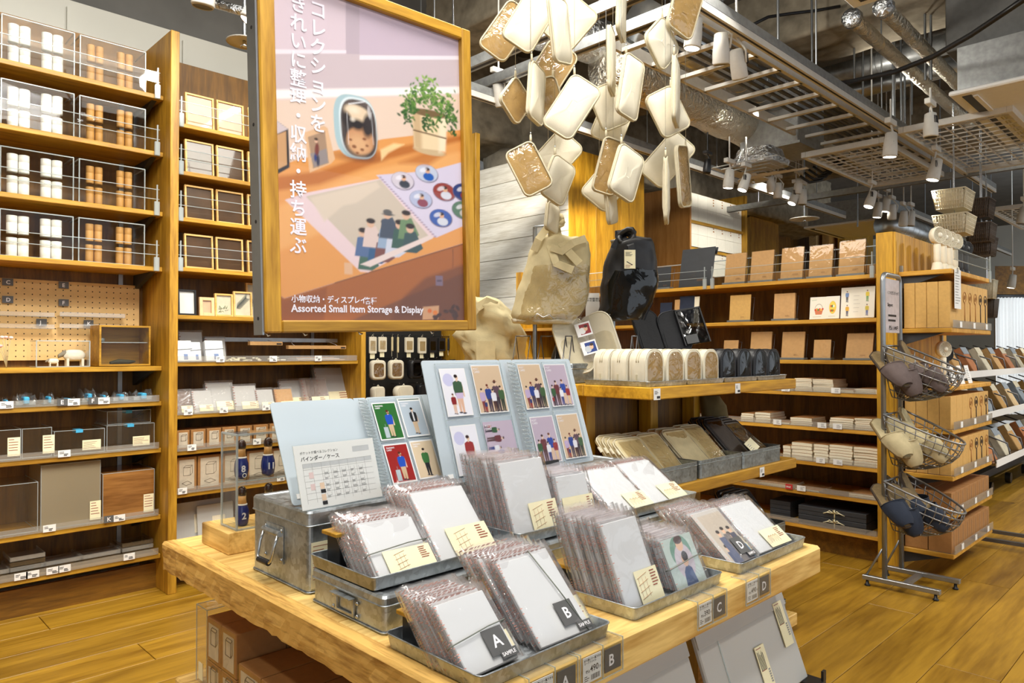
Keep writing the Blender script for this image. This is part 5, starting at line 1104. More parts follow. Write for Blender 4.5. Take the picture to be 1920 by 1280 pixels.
# boxes: two layers; front labels face the near end of the table (-X side)
nb = 0
for (i, j, l), lab in {(0, 0, 0): 'lower kraft box under the pair, nearer the price cards', (0, 1, 0): 'lower kraft box beside the film sleeve', (0, 0, 1): 'upper kraft box with a shiny white front, nearer of the pair', (0, 1, 1): 'upper kraft box next to the film sleeve', (1, 0, 1): 'upper kraft box in the second row, nearer one', (1, 1, 1): 'upper kraft box in the second row by the film sleeve', (1, 0, 0): 'lower kraft box in the second row, nearer one', (2, 0, 1): 'upper kraft box deepest under the table'}.items():
    w, d, h = .079, .118, (.07, .099)[l]
    x, y = .688+i*(d+.003), 1.562+j*(w+.003)
    kraft_box(lab, 0, 0, 0, w, d, h, 'kraft boxes on the table lower shelf', zig=False, M=T(x, y+w, ZL+.001+l*.072)@RZ(-90))
for (x, y, lab) in ((.69, 1.45, 'low kraft carton next to the standing pair'), (.845, 1.45, 'low kraft carton behind the one next to the pair'), (.69, 1.342, 'low kraft carton second from the standing pair'), (.845, 1.342, 'low kraft carton behind the second one'), (.69, 1.234, 'low kraft carton farthest from the standing pair'), (.845, 1.234, 'low kraft carton behind the farthest one')):
    kraft_box(lab, 0, 0, 0, .104, .15, .112, 'low kraft cartons on the lower shelf', zig=False, M=T(x, y+.104, ZL+.001)@RZ(-90))
sl = thing('film_sleeve', 'tall clear empty film sleeve at the rear of the kraft boxes', 'sleeve', T(.690, 1.728, ZL+.001))
obj('sleeve', MB().box((0, 0, 0), (.125, .062, .182)), FILM, sl); e = MB()
for xx in (0, .125):
    for yy in (0, .062): e.box((xx-.001, yy-.001, 0), (xx+.001, yy+.001, .182))
for yy in (0, .062): e.box((0, yy-.001, .181), (.125, yy+.001, .183))
e.box((-.001, 0, .181), (.001, .062, .183)); obj('sleeve_edge', e, ACRE, sl); obj('paper_label', MB().box((-.002, .02, .01), (-.001, .045, .05)), CREAM, sl)
# ---- big frosted cases leaning under the front edge
def big_case(label, x0, x1, y, lean, h, tags):
    o = thing('frosted_case', label, 'case', T(x0, y, ZL+.012)@RX(-lean), 'frosted cases leaning under the table front')
    w = x1-x0; obj('cover', MB().box((0, 0, 0), (w, .012, h), ch=.003), PPG, o); obj('flap', MB().box((.0, -.003, h*.62), (w, -.0005, h), ch=.001), PPG, o)
    obj('fold_edge', MB().box((.075, -.0032, 0), (.0765, -.0004, h*.62)), ACRE, o)
    for tx, tz in tags:
        t = obj('paper_label', MB().box((tx, -.005, tz), (tx+.042, -.0035, tz+.10)), CREAM, o); q = MB()
        for k in range(5): q.quad((tx+.004+k*.0052, -.0053, tz+.050), (tx+.0065+k*.0052, -.0053, tz+.050), (tx+.0065+k*.0052, -.0053, tz+.092-R.random()*.012), (tx+.004+k*.0052, -.0053, tz+.092-R.random()*.012))
        obj('print', q, INK, t); q = MB()
        for zz in (.0945, .049): q.quad((tx+.003, -.0053, tz+zz), (tx+.026, -.0053, tz+zz), (tx+.026, -.0053, tz+zz+.0016), (tx+.003, -.0053, tz+zz+.0016))
        obj('red_rule', q, RUST, t); q = MB()
        for k in range(6): q.quad((tx+.031, -.0053, tz+.02+k*.005), (tx+.039, -.0053, tz+.02+k*.005), (tx+.039, -.0053, tz+.0235+k*.005), (tx+.031, -.0053, tz+.0235+k*.005))
        obj('barcode', q, INKL, t)
big_case('wide grey frosted case leaning under price card C with two cream labels', 1.335, 1.735, .748, 20, .275, ((.20, .02), (.335, .085)))
big_case('wide grey frosted case leaning under price card B', .905, 1.30, .748, 20, .275, ((.31, .02),))
big_case('grey frosted case leaning at the near end under price card A', .70, .90, .752, 20, .265, ())
cs = thing('corner_stand', 'dark metal corner bracket holding the frosted case under the table', 'bracket', T(1.70, .742, ZL))
obj('foot', MB().box((0, -.03, 0), (.05, .02, .012), ch=.001), BLK, cs); obj('upright', MB().box((.035, -.03, .012), (.05, -.024, .035)), BLK, cs)
# ================================================================ tiered rack beside the table
from mathutils import noise as NZ
RX0, RX1, RY0, RY1 = 1.906, 2.949, 1.316, 2.42
RZS = [1.035, .707, .389, .069]
rk = thing('tiered_rack', 'four-tier old pine rack of cream and black pouches behind the table', 'rack')
for z, th in zip(RZS, (.040, .040, .045, .05)):
    for k in range(4): obj('plank', MB().box((RX0, RY0+(RY1-RY0)*k/4+.0006, z-th), (RX1, RY0+(RY1-RY0)*(k+1)/4-.0006, z), ch=.003), W['oldX'] if z > .3 else W['tableX'], rk)
for x in (RX0+.12, (RX0+RX1)/2, RX1-.2):
    obj('upright', MB().box((x, RY0+.36, 0), (x+.05, RY0+.42, RZS[0]-.04), ch=.002), W['oldZ'], rk)
    obj('upright', MB().box((x, RY1-.12, 0), (x+.05, RY1-.06, RZS[0]-.04), ch=.002), W['oldZ'], rk)
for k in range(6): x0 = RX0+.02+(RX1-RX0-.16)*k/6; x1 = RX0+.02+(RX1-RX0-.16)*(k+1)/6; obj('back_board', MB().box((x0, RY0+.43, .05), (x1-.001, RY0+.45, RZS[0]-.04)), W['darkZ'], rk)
def rack_tag(u, v, z):
    p = py(u, v, RY0); o = thing('price_tag', 'small white price tag on the rack edge %s' % {1225: 'below the cream pouches', 1378: 'below the black pouches', 1424: 'below the shiny black cases', 1425: ''}[u], 'tag', T(p.x, RY0, z))
    obj('card', MB().box((0, -.0022, -.034), (.036, -.001, .002)), TAGW, o); obj('print', lines(MB(), .004, -.008, .02, 3, .004, .0016, M=T(0, -.0025, 0)@RX(90), z=0).box((.016, -.0026, -.030), (.034, -.0024, -.022)), INK, o)
rack_tag(1225, 735, RZS[0]-.006); rack_tag(1378, 725, RZS[0]-.006); rack_tag(1424, 880, RZS[1]-.006)
zt = RZS[0]+.001
tray('shallow galvanised tray under the first cream pouches', RX0+.01, 2.15, 1.332, 1.60, zt, .016, 'trays on the rack top'); tray('shallow galvanised tray under the farther cream pouches', 2.155, 2.40, 1.334, 1.60, zt, .016, 'trays on the rack top')
tray('shallow galvanised tray under the first black pouches', 2.405, 2.655, 1.334, 1.60, zt, .016, 'trays on the rack top'); tray('shallow galvanised tray under the last black pouches', 2.66, 2.905, 1.334, 1.60, zt, .016, 'trays on the rack top')
metal_box('small galvanised box behind the cream pouches', RX0+.02, 2.10, 1.66, 1.86, RZS[0]+.001, .07, .02)
def arch(w, h, r=None, n=8):
    r = r or w*.42; p = [(-w/2+.012, 0), (w/2-.012, 0), (w/2-.003, .004), (w/2, .014)]
    for i in range(n+1): t = math.radians(90*i/n); p.append((w/2-r+r*cos(t), h-r+r*sin(t)))
    for i in range(n+1): t = math.radians(90+90*i/n); p.append((-w/2+r+r*cos(t), h-r+r*sin(t)))
    return p+[(-w/2, .014), (-w/2+.003, .004)]
def window_pouch(label, M, w, d, h, m, win, group):
    o = thing('window_pouch', label, 'pouch', M, group); A_ = arch(w, h); rr = random.Random(label)
    L = lambda s, y, j=0: [(x*s+rr.uniform(-j, j), y+rr.uniform(-j, j), .5*h+(z-.5*h)*s+rr.uniform(-j, j)) for x, z in A_]
    obj('body', MB().loft([L(.93, 0), L(1, .004, .0005), L(1.01, d*.3, .0008), L(1.01, d*.7, .0008), L(1, d-.004, .0005), L(.93, d)], smooth=True), m, o)
    obj('piping', MB().tube(L(1.0, .003), .0022, 5, closed=True).tube(L(1.0, d-.003), .0022, 5, closed=True), m, o)
    inn = [(x*.82, -.0015, .5*h+(z-.5*h)*.86) for x, z in A_]; c = (0, -.004, h*.5)
    mid = [(x*.5, -.0045+rr.uniform(-.0015, .0015), .5*h+(z-.5*h)*.5) for x, z in A_]; k = len(inn)
    mb = MB().add(inn+mid+[c], [(i, (i+1) % k, k+(i+1) % k, k+i) for i in range(k)]+[(k+i, k+(i+1) % k, 2*k) for i in range(k)], smooth=True)
    obj('clear_window', mb, win, o)
    if win is FILMP: obj('inner_lining', MB().add([(x, -.0008, z) for x, y, z in inn], [list(range(len(inn)))]), TANL, o)
    zp = [(x*1.016, d*.5, z+.001) for x, z in A_][4:-2]
    zz = obj('zip', MB().tube([(x, y-.004, z) for x, y, z in zp], .0016, 4).tube([(x, y+.004, z) for x, y, z in zp], .0016, 4), m if m is NYL else CANVD, o)
    obj('zip_pull', MB().box((-.004, 0, -.02), (.004, .002, 0), M=T(-w/2-.004, d*.5, h*.30)), CHROME if m is NYL else CANVD, zz)
    return o
zt += .003
for i, (x, y) in enumerate(((1.972, 1.493), (1.972, 1.420), (1.972, 1.345), (2.092, 1.345), (2.206, 1.345), (2.322, 1.345))):
    window_pouch(('cream zip pouch at the far end of the tray, gusset showing', 'cream zip pouch with a kraft tag between two others', 'cream zip pouch at the tray corner with clear window', 'cream window pouch next to the corner one', 'cream window pouch second from the corner one', 'cream window pouch beside the black ones')[i], T(x, y, zt), .102, .066, .116, CANV, FILMP, 'cream zip pouches on the rack top')
for i, x in enumerate((2.445, 2.57, 2.69, 2.81)):
    window_pouch(('black window pouch beside the cream ones', 'black window pouch second from the cream ones', 'black window pouch slumping sideways, third from the cream ones', 'black window pouch at the rack end')[i], T(x, 1.345, zt)@RY(8 if i == 2 else 0), .108, .075, .118, NYL, FILMD, 'black zip pouches on the rack top')
tag(obj('kraft_tag', MB().box((1.996, 1.416, zt+.004), (2.03, 1.4175, zt+.055)), KRAFTD), 'kraft paper tag standing between two cream pouches', 'tag')
# open pouches shown behind
def open_pouch(label, u, v, t, hpx, m, win, lay):
    M = pt(u, v, t); o = thing('open_pouch', label, 'pouch', T(M)@RZ(-36)@RX(-16)@RY(lay[2])); s = t/FPX
    for nm, (dx, yaw, w, h) in (('back_panel', lay[0]), ('front_panel', lay[1])):
        mb = MB(); P_ = rrect(w*s, h*s, w*s*.36, 6); mm = T(dx*s, 0, h*s/2)@RZ(yaw)@RX(90)
        mb.loft([[(a*.94, b*.96, 0) for a, b in P_], [(a, b, .004) for a, b in P_], [(a, b, .012) for a, b in P_], [(a*.95, b*.97, .016) for a, b in P_]], M=mm)
        q = obj(nm, mb, m, o); obj('piping', MB().tube([(a, b, .014) for a, b in P_], .003, 5, closed=True, M=mm), m, q)
        obj('inner_pocket', MB().prism([(a*.84, b*.60-h*s*.16) for a, b in P_], .002, M=mm@T(0, 0, .016)), CANVD if m is not NYL else NYL, q)
    return o, s
o, s_ = open_pouch('cream canvas pouch opened flat to show photo pages behind the row', 1110, 696, 2.60, 122, CANV, FILMP, ((-22, 12, 66, 112), (36, -46, 74, 106), -14))
pg = obj('photo_page', MB().box((-.02, -.034, .03), (.044, -.032, .195), M=RZ(-8)), FILM, o)
for zz, c1, c2 in ((.125, E(150, 40, 44), E(236, 236, 236)), (.055, E(40, 66, 140), E(200, 206, 214))):
    P_ = Pic(.056, .050, E(244, 244, 246), 900); P_.rect(.014, .006, .052, .044, c1); P_.ell(.022, .020, .012, .012, c2); P_.ell(.036, .026, .007, .009, SKIN); P_.ell(.038, .034, .007, .005, E(60, 36, 30)); P_.build('printed_photo', o, RZ(-8)@T(-.016, -.0345, zz)@RX(90))
o, s_ = open_pouch('black nylon pouch opened flat with clear flap behind the row', 1236, 672, 2.85, 98, NYL, FILMD, ((-8, 16, 58, 96), (44, -8, 52, 84), -12))
obj('clear_flap', MB().box((.10, -.05, .02), (.22, -.047, .17), M=RZ(8)), FILMD, o)
e = MB(); 
for a, b in (((.10, -.052, .02), (.106, -.045, .17)), ((.214, -.052, .02), (.22, -.045, .17)), ((.10, -.052, .164), (.22, -.045, .17))): e.box(a, b, M=RZ(8))
obj('flap_binding', e, NYL, o)
for k, c in enumerate((E(190, 60, 50), E(210, 170, 60), E(70, 130, 80), E(120, 60, 110))): obj('coloured_cord', MB().tube([(.115, -.040+.002*k, .115-k*.010), (.15, -.040, .095-k*.012), (.20, -.040, .04-k*.004)], .0035, 5, M=RZ(8)), plain('cord_%d' % k, c, .6), o)
obj('dark_card', MB().box((.11, -.0535, .025), (.165, -.0525, .06), M=RZ(8)), GREYC, o)

# ---- wire book stands at the rack's rear edge
for i, (u0, u1, t) in enumerate(((890, 950, 2.95), (962, 1000, 2.85), (1008, 1052, 2.62), (1058, 1075, 2.58), (1183, 1197, 2.45))):
    a, b = pt(u0, 683, t), pt(u1, 683, t); d = b-a; d.z = 0; l = d.length; o = thing('wire_stand', ('dark wire book stand below the beige bag', 'dark wire book stand under the cream backpack pole', 'dark wire book stand beside the black cloth', 'narrow dark wire stand by the open cream pouch', 'narrow dark wire stand behind the cream pouches')[i], 'stand', frame((a.x, a.y, RZS[0]), d, (0, 0, 1)), 'wire book stands on the rack')
    h = max(.11, pt(u0, 630, t).z-RZS[0])
    for sx in (.14, .86): obj('wire_leg', MB().tube([(l*sx-.022, 0, .03), (l*sx, h, 0), (l*sx+.022, 0, -.03)], .0022, 6), WIRE, o)
    obj('top_wire', MB().tube([(l*.14, h, 0), (l*.86, h, 0)], .0022, 6).tube([(l*.12, h*.25, .02), (l*.88, h*.25, .02)], .0018, 5), WIRE, o)
# ---- soft bags
def soft(rows, t, uc, depth, m, parent, name, n=40, sub=3, amp=.012, fr=9, front=None, off=0, p=2.6, seed=0):
    s = t/FPX; rs = []
    R_ = [];
    for i in range(len(rows)-1):
        for k in range(sub): f = k/sub; R_.append(tuple(rows[i][j]*(1-f)+rows[i+1][j]*f for j in range(3)))
    R_.append(rows[-1])
    v0 = rows[-1][0]
    for q, (v, l, r_) in enumerate(R_):
        cx, rx_ = ((l+r_)/2-uc)*s, (r_-l)/2*s; zz = (v0-v)*s; ring = []
        ed = min(1, .45+.55*math.sin(min(1, (q+.4)/3)*pi/2), .45+.55*math.sin(min(1, (len(R_)-1-q+.4)/3)*pi/2))
        if front is not None: ed = 1
        rng = range(n) if front is None else range(front[0], front[1]+1)
        for k in rng:
            a = 2*pi*k/n; cx_, sy = cos(a), sin(a); ca, sa = abs(cx_)**(2/p)*(1 if cx_ >= 0 else -1), abs(sy)**(2/p)*(1 if sy >= 0 else -1)
            x, y = cx+rx_*ca, depth*ed*sa; d = NZ.noise(Vector((x*fr+seed, y*fr*.6, zz*fr*.8)))*amp+NZ.noise(Vector((x*fr*3+seed, y*9, zz*fr*2.4)))*amp*.4
            ring.append((x+ca*d-off*0, y+sa*d-(off if sa < 0 else -off), zz+NZ.noise(Vector((x*20, seed, 0)))*amp*(.5 if 2 < q < len(R_)-2 else .9)))
        rs.append(ring)
    return obj(name, MB().loft(rs, closed=front is None, caps=front is None), m, parent)
def cam_frame(u, v, t): p = pt(u, v, t); return frame(p, Vector((RT.x, RT.y, 0)), (0, 0, 1))@RX(-90)   # local x = across, y = away, z = up
def lp(u, v, t, uc, v0, y=0): s = t/FPX; return ((u-uc)*s, y, (v0-v)*s)
# cream backpack
t_, uc, v0 = 2.62, 1030, 606; F_ = cam_frame(uc, v0, t_)
rows = [(444, 1004, 1082), (456, 997, 1106), (476, 990, 1113), (505, 982, 1111), (535, 973, 1106), (565, 964, 1098), (590, 957, 1088), (606, 961, 1070)]
bp = thing('backpack', 'cream canvas backpack with clear front hung by a knotted strap', 'backpack', F_)
soft(rows, t_, uc, .085, CANVB, bp, 'body', amp=.014, seed=1)
soft([(488, 990, 1110), (510, 984, 1110), (535, 975, 1105), (565, 966, 1097), (592, 962, 1086)], t_, uc, .086, FILMP, bp, 'clear_panel', amp=.014, seed=1, front=(21, 38), off=.009)
soft([(600, 958, 1080), (608, 961, 1074)], t_, uc, .087, CANV, bp, 'bottom_band', amp=.002, seed=1, sub=2)
LL = lambda pts, y=-.09: [lp(u, v, t_, uc, v0, y+dy) for u, v, dy in pts]
def strap(par, pts, w, th, m, name='strap'):
    P_ = [Vector(p) for p in pts]; rs = []
    for i, p in enumerate(P_):
        d = (P_[min(i+1, len(P_)-1)]-P_[max(0, i-1)]).normalized(); a = d.cross(Vector((0, 1, 0))); a = a.normalized() if a.length > .1 else Vector((1, 0, 0)); b = a.cross(d).normalized()
        rs.append([p+a*w/2+b*th, p-a*w/2+b*th, p-a*w/2-b*th, p+a*w/2-b*th])
    return obj(name, MB().loft(rs, smooth=False), m, par)
strap(bp, LL([(1000, 475, .02), (1008, 455, .01), (1022, 436, .02), (1034, 424, .05), (1040, 412, .06)]), .026, .0016, CANVB)
strap(bp, LL([(1040, 412, .06), (1042, 430, .05), (1046, 455, .02), (1062, 478, -.004), (1082, 500, -.01)]), .028, .0016, CANVB)
strap(bp, LL([(1036, 420, .05), (1034, 440, .04), (1031, 470, .012), (1040, 500, -.008), (1070, 512, -.012)]), .028, .0016, CANVB)
strap(bp, LL([(1030, 470, 0), (1050, 478, -.006), (1070, 462, -.004), (1095, 452, .02)]), .026, .0016, CANVB, 'top_flap_fold')
kn = MB()
for k in range(3): kn.tube([((lp(1044, 421, t_, uc, v0)[0])+.020*cos(a*pi/5+k)*(1-.15*k), -.05+.018*sin(a*pi/5), lp(1044, 421, t_, uc, v0)[2]+.016*sin(a*pi/5+k*1.1)+.004*k) for a in range(10)], .0085, 7, closed=True)
obj('knot', kn, CANVB, bp)
obj('chain', MB().tube(LL([(996, 598, -.004), (1006, 590, -.006), (1016, 597, -.006), (1028, 592, -.006), (1036, 600, -.004)]), .0016, 5), CHROME, bp)
ps = thing('display_post', 'grey steel post with a hook arm holding the cream backpack', 'stand', T(0, 0, 0)); pp = pt(1003, 690, t_+.05)
obj('post', MB().cyl((pp.x, pp.y, RZS[0]), (pp.x, pp.y, pt(1003, 425, t_+.05).z), .008, n=8), STEEL, ps); a = pt(1003, 428, t_+.05); b = pt(1042, 424, t_+.03); obj('hook_arm', MB().tube([a, a+Vector((0, 0, .006)), b+Vector((0, 0, .006)), b], .0045, 6), STEEL, ps); obj('foot_plate', MB().cyl((pp.x, pp.y, RZS[0]), (pp.x, pp.y, RZS[0]+.006), .05, n=16), STEEL, ps)
# black backpack
t_, uc, v0 = 2.70, 1172, 600; F_ = cam_frame(uc, v0, t_)
bk = thing('backpack', 'black backpack with glossy clear front and cream tag hung by a knotted strap', 'backpack', F_)
rows = [(448, 1180, 1220), (458, 1146, 1225), (475, 1140, 1228), (500, 1135, 1230), (530, 1129, 1231), (560, 1124, 1226), (585, 1120, 1214), (600, 1124, 1196)]
soft(rows, t_, uc, .085, NYL, bk, 'body', amp=.014, seed=5)
soft([(500, 1137, 1229), (530, 1131, 1230), (560, 1126, 1225), (590, 1124, 1208)], t_, uc, .086, FILMD, bk, 'clear_panel', amp=.02, seed=5, front=(21, 39), off=.008)
strap(bk, LL([(1146, 470, .03), (1156, 452, .03), (1160, 440, .05), (1160, 434, .06)]), .022, .0016, NYL)
strap(bk, LL([(1162, 446, .05), (1176, 466, .0), (1178, 490, -.006), (1172, 500, -.01)]), .024, .0016, NYL)
kn = MB(); c0 = lp(1170, 452, t_, uc, v0)
for k in range(3): kn.tube([(c0[0]+.026*cos(a*pi/5+k), -.055+.018*sin(a*pi/5), c0[2]+.022*sin(a*pi/5+k*1.2)+.006*k) for a in range(10)], .010, 7, closed=True)
kn.box(lp(1152, 447, t_, uc, v0, -.03), lp(1173, 434, t_, uc, v0, -.015)); obj('knot', kn, NYL, bk)
tg = obj('paper_tag', MB().box(lp(1163, 509, t_, uc, v0, -.101), lp(1183, 475, t_, uc, v0, -.099)), CREAM, bk); tp = lp(1165, 479, t_, uc, v0, -.1015)
obj('print', lines(MB(), tp[0], tp[2]-.002, .026, 4, .004, .0015, M=T(0, -.1015, 0)@RX(90), z=0), INK, tg); obj('red_print', lines(MB(), tp[0], tp[2]-.048, .026, 3, .004, .0012, M=T(0, -.1015, 0)@RX(90), z=0), RUST, tg)
ps = thing('display_post', 'grey steel post with a hook arm holding the black backpack', 'stand', T(0, 0, 0)); pp = pt(1150, 690, t_+.1)
obj('post', MB().cyl((pp.x, pp.y, RZS[0]), (pp.x, pp.y, pt(1140, 452, t_+.1).z), .008, n=8), STEEL, ps); a = pt(1146, 452, t_+.06); b = pt(1166, 448, t_+.03); obj('hook_arm', MB().tube([Vector((pp.x, pp.y, a.z)), a, b], .0045, 6), STEEL, ps); obj('foot_plate', MB().cyl((pp.x, pp.y, RZS[0]), (pp.x, pp.y, RZS[0]+.006), .05, n=16), STEEL, ps)
# beige bag behind the poster corner, black cloth, khaki bag under the tier, white card
t_, uc, v0 = 3.02, 915, 690; F_ = cam_frame(uc, v0, t_)
bb = thing('tote_bag', 'slumped beige canvas bag standing behind the poster corner', 'bag', F_)
soft([(556, 872, 930), (575, 868, 950), (600, 866, 972), (630, 864, 985), (660, 862, 985), (690, 866, 980)], t_, uc, .10, CANVB, bb, 'body', amp=.055, seed=9, fr=13, p=3.4)
strap(bb, LL([(880, 600, -.02), (896, 580, -.03), (915, 568, -.02), (932, 575, .0)]), .034, .0018, CANVB); obj('front_pocket', MB().box(lp(896, 676, t_, uc, v0, -.128), lp(930, 640, t_, uc, v0, -.12)), CANVB, bb)
t_, uc, v0 = 2.72, 1052, 690; bc = thing('black_pouch', 'black cloth pouch slumped beside the open cream pouch', 'pouch', cam_frame(uc, v0, t_)); soft([(612, 1056, 1078), (640, 1046, 1092), (668, 1036, 1100), (690, 1032, 1100)], t_, uc, .05, NYL, bc, 'body', amp=.008, seed=12)
t_, uc, v0 = 3.15, 1338, 812; kb_ = thing('khaki_bag', 'drooping khaki cloth bag behind the shiny black cases', 'bag', cam_frame(uc, v0, t_)); soft([(742, 1312, 1350), (760, 1312, 1362), (785, 1316, 1366), (812, 1320, 1362)], t_, uc, .05, plain('khaki_cloth', srgb(104, 92, 58), .9), kb_, 'body', amp=.012, seed=14)
p = pt(1098, 604, 2.85); sc = thing('pop_card', 'white text card between the two backpacks', 'sign', frame(p, Vector((RT.x, RT.y, 0)), (0, 0, 1))); obj('card', MB().box((0, 0, -.001), (.055, .115, 0)), PAPER, sc)
for k in range(4): text('小物整理収納'[k:k+2]+'\n'+'持ち運ぶ'[k % 2:k % 2+2], .008, sc, T(.006+.012*k, .09, .0006), INK, 0, name='print')
obj('stand', MB().box((.024, RZS[0]-p.z, -.004), (.03, 0, -.001)), STEEL, sc)
# ---- deep boxes of flat cases on the second tier
def deep_tray(label, x0, x1, y0, y1, z, h, group): 
    o = tray(label, x0, x1, y0, y1, z, h, group, GD, fl=.001); obj('rim_band', MB().tube([(a+(x1-x0)/2, b+(y1-y0)/2, h*.8) for a, b in rrect(x1-x0+.001, y1-y0+.001, .010, 4)], .0016, 5, closed=True), GD, o); return o
def flat_case(label, M, w, h, th, m, win, group, wave=.004, seed=0):
    o = thing('flat_case', label, 'pouch', M, group); P_ = rrect(w, h, .022, 5); rr = random.Random(seed)
    L = lambda s, y: [(a*s+w/2, y+wave*math.sin(b*22+seed), b*s+h/2) for a, b in P_]
    obj('body', MB().loft([L(.90, 0), L(1, .003), L(1, th-.003), L(.94, th)]), m, o)
    g = [(w*.09+w*.82*i/7, -.002-rr.uniform(0, .003)+wave*math.sin((h*(.08+.84*j/9)-h/2)*22+seed), h*(.08+.84*j/9)) for j in range(10) for i in range(8)]
    obj('clear_face', MB().add(g, [(j*8+i, j*8+i+1, j*8+i+9, j*8+i+8) for j in range(9) for i in range(7)], smooth=True), win, o)
    obj('piping', MB().tube(L(1, .002), .0024, 5, closed=True), m if m is NYL else CANVD, o); zp = obj('zip', MB().tube(L(1.005, th*.45), .0022, 4, closed=True), CHROME if m is NYL else CANV, o)
    obj('zip_pull', MB().box((-.006, -.002, -.022), (.002, .002, 0), M=T(-.003, th*.5, h*.82)), CANV if m is not NYL else CHROME, zp)
    return o
for i, (x0, x1, lab) in enumerate(((1.925, 2.206, 'first'), (2.222, 2.518, 'second'), (2.524, 2.835, 'third'))): deep_tray('deep galvanised tray on the second rack tier, %s from the table' % lab, x0, x1, 1.33, 1.56, RZS[1]+.001, .062, 'deep trays on the second tier')
gc = 'flat zip cases on the second tier'
for i in range(4): flat_case('cream flat case in the first deep tray, %s from the front' % ORD[i], T(1.935+i*.002, 1.348+i*.027, RZS[1]+.006)@RX(-44), .145, .20, .022, CANVB, FILMP, gc, seed=i)
for i in range(3): flat_case('cream flat case leaning in the first tray beside the zip pulls, %s from the front' % ORD[i], T(2.072, 1.348+i*.03, RZS[1]+.006)@RX(-46), .13, .21, .024, CANVB, FILMP, gc, seed=i+4)
for i in range(3): flat_case('cream flat case in the second deep tray, %s from the front' % ORD[i], T(2.240, 1.350+i*.03, RZS[1]+.006)@RX(-48), .15, .215, .024, CANVB, FILMP, gc, wave=.006, seed=i+8)
for i in range(2): flat_case('wavy cream flat case at the far side of the second tray, %s from the front' % ORD[i], T(2.375, 1.350+i*.03, RZS[1]+.006)@RX(-46), .135, .225, .024, CANVB, FILMP, gc, wave=.008, seed=i+11)
for i in range(3): flat_case('glossy black flat case in the third deep tray, %s from the front' % ORD[i], T(2.535, 1.352+i*.03, RZS[1]+.006)@RX(-44), .14, .23, .024, NYL, FILMD, gc, wave=.008, seed=i+20)
for i in range(3): flat_case('glossy black flat case at the rack end of the third tray, %s from the front' % ORD[i], T(2.68, 1.352+i*.03, RZS[1]+.006)@RX(-46), .145, .22, .024, NYL, FILMD, gc, wave=.01, seed=i+25)
o = thing('paper_card', 'cream paper card tucked in front of the black cases', 'card', T(2.63, 1.345, RZS[1]+.045)@RX(-44)@RY(-16)); obj('card', MB().box((0, -.004, 0), (.085, -.003, .05)), CREAM, o); obj('print', lines(MB(), .008, .035, .04, 4, .008, .002, M=T(0, -.0045, 0)@RX(90), z=0), INKL, o)
for k, (z, lab) in enumerate(((RZS[2], 'third'), (RZS[3], 'lowest'))):
    deep_tray('deep galvanised tray on the %s rack tier at its far end' % lab, 2.60, 2.90, 1.34, 1.58, z+.001, .06, 'deep trays on the lower tiers')
    for i in range(3): flat_case('black flat case in the %s tier tray, %s from the front' % (lab, ORD[i]), T(2.72, 1.36+i*.03, z+.006)@RX(-38), .16, .22, .022, NYL, FILMD, 'black flat cases on the lower tiers', seed=i+30+5*k)

# ================================================================ pouches hanging over the rack
FL_ = RT.cross(Vector((0, 0, 1)))
def hang_pouch(label, u, v, w, h, roll, yaw, face, t, top=None):
    s = t/FPX; c = pt(u, v, t); w, h = w*s, h*s
    B = Matrix((Vector((RT.x, RT.y, 0)).normalized(), Vector((0, 0, 1)), Vector((-FW.x, -FW.y, 0)).normalized())).transposed().to_4x4()
    M = T(c)@B@RY(yaw)@RZ(-roll)                                  # local x across, y along, z towards the viewer
    o = thing('hanging_pouch', label, 'pouch', M, 'cream pouches hanging over the rack'); th = .011
    rad = min(w, h)*.2; P_ = rrect(w, h, rad, 5); n = len(P_)
    L = lambda k, z, d=0: [(a*k, b*k, z+.0022*NZ.noise(Vector((a*40, b*40, u)))) for a, b in P_]
    fm = FILMP if face == 'w' else CANV
    obj('back_panel', MB().loft([L(1, -.002), L(.96, -.006), L(.6, -th), L(.2, -th-.001)], closed=True, caps=True), CANV, o)
    fo = obj('front_panel', MB().loft([L(1, .002), L(.96, .006), L(.6, th), L(.2, th+.001)]), fm, o)
    if face == 'w': obj('inner_lining', MB().loft([L(.97, .003), L(.2, .004)]), TANL, o)
    obj('piping', MB().tube(L(1.0, .004), .0032, 6, closed=True).tube(L(1.0, -.004), .0032, 6, closed=True), CANVD, o)
    z_ = obj('zip_band', MB().loft([[(a*1.01, b*1.01, .003) for a, b in P_], [(a*1.01, b*1.01, -.003) for a, b in P_]], caps=False), CANV, o)
    # loop and string at the corner that is uppermost
    cs = [(sx*(w/2-rad*.3), sy*(h/2-rad*.3)) for sx in (-1, 1) for sy in (-1, 1)]; W_ = [(M@Vector((a, b, 0))).z for a, b in cs]; a, b = cs[W_.index(max(W_))]
    wc = M@Vector((a, b, 0)); Mi = M.inverted(); up = Mi.to_3x3()@Vector((0, 0, 1)); lc = Vector((a, b, 0))
    obj('loop', MB().tube([lc, lc+up*.014, lc+up*.026], [.0045, .004, .003], 6), CANVD, o)
    obj('string', MB().tube([lc+up*.026, lc+up*max(.1, 3.02-wc.z)], .0007, 4), CHROME, o)
    obj('swivel', MB().tube([lc+up*.026, lc+up*.034], .0022, 5), CHROME, o)
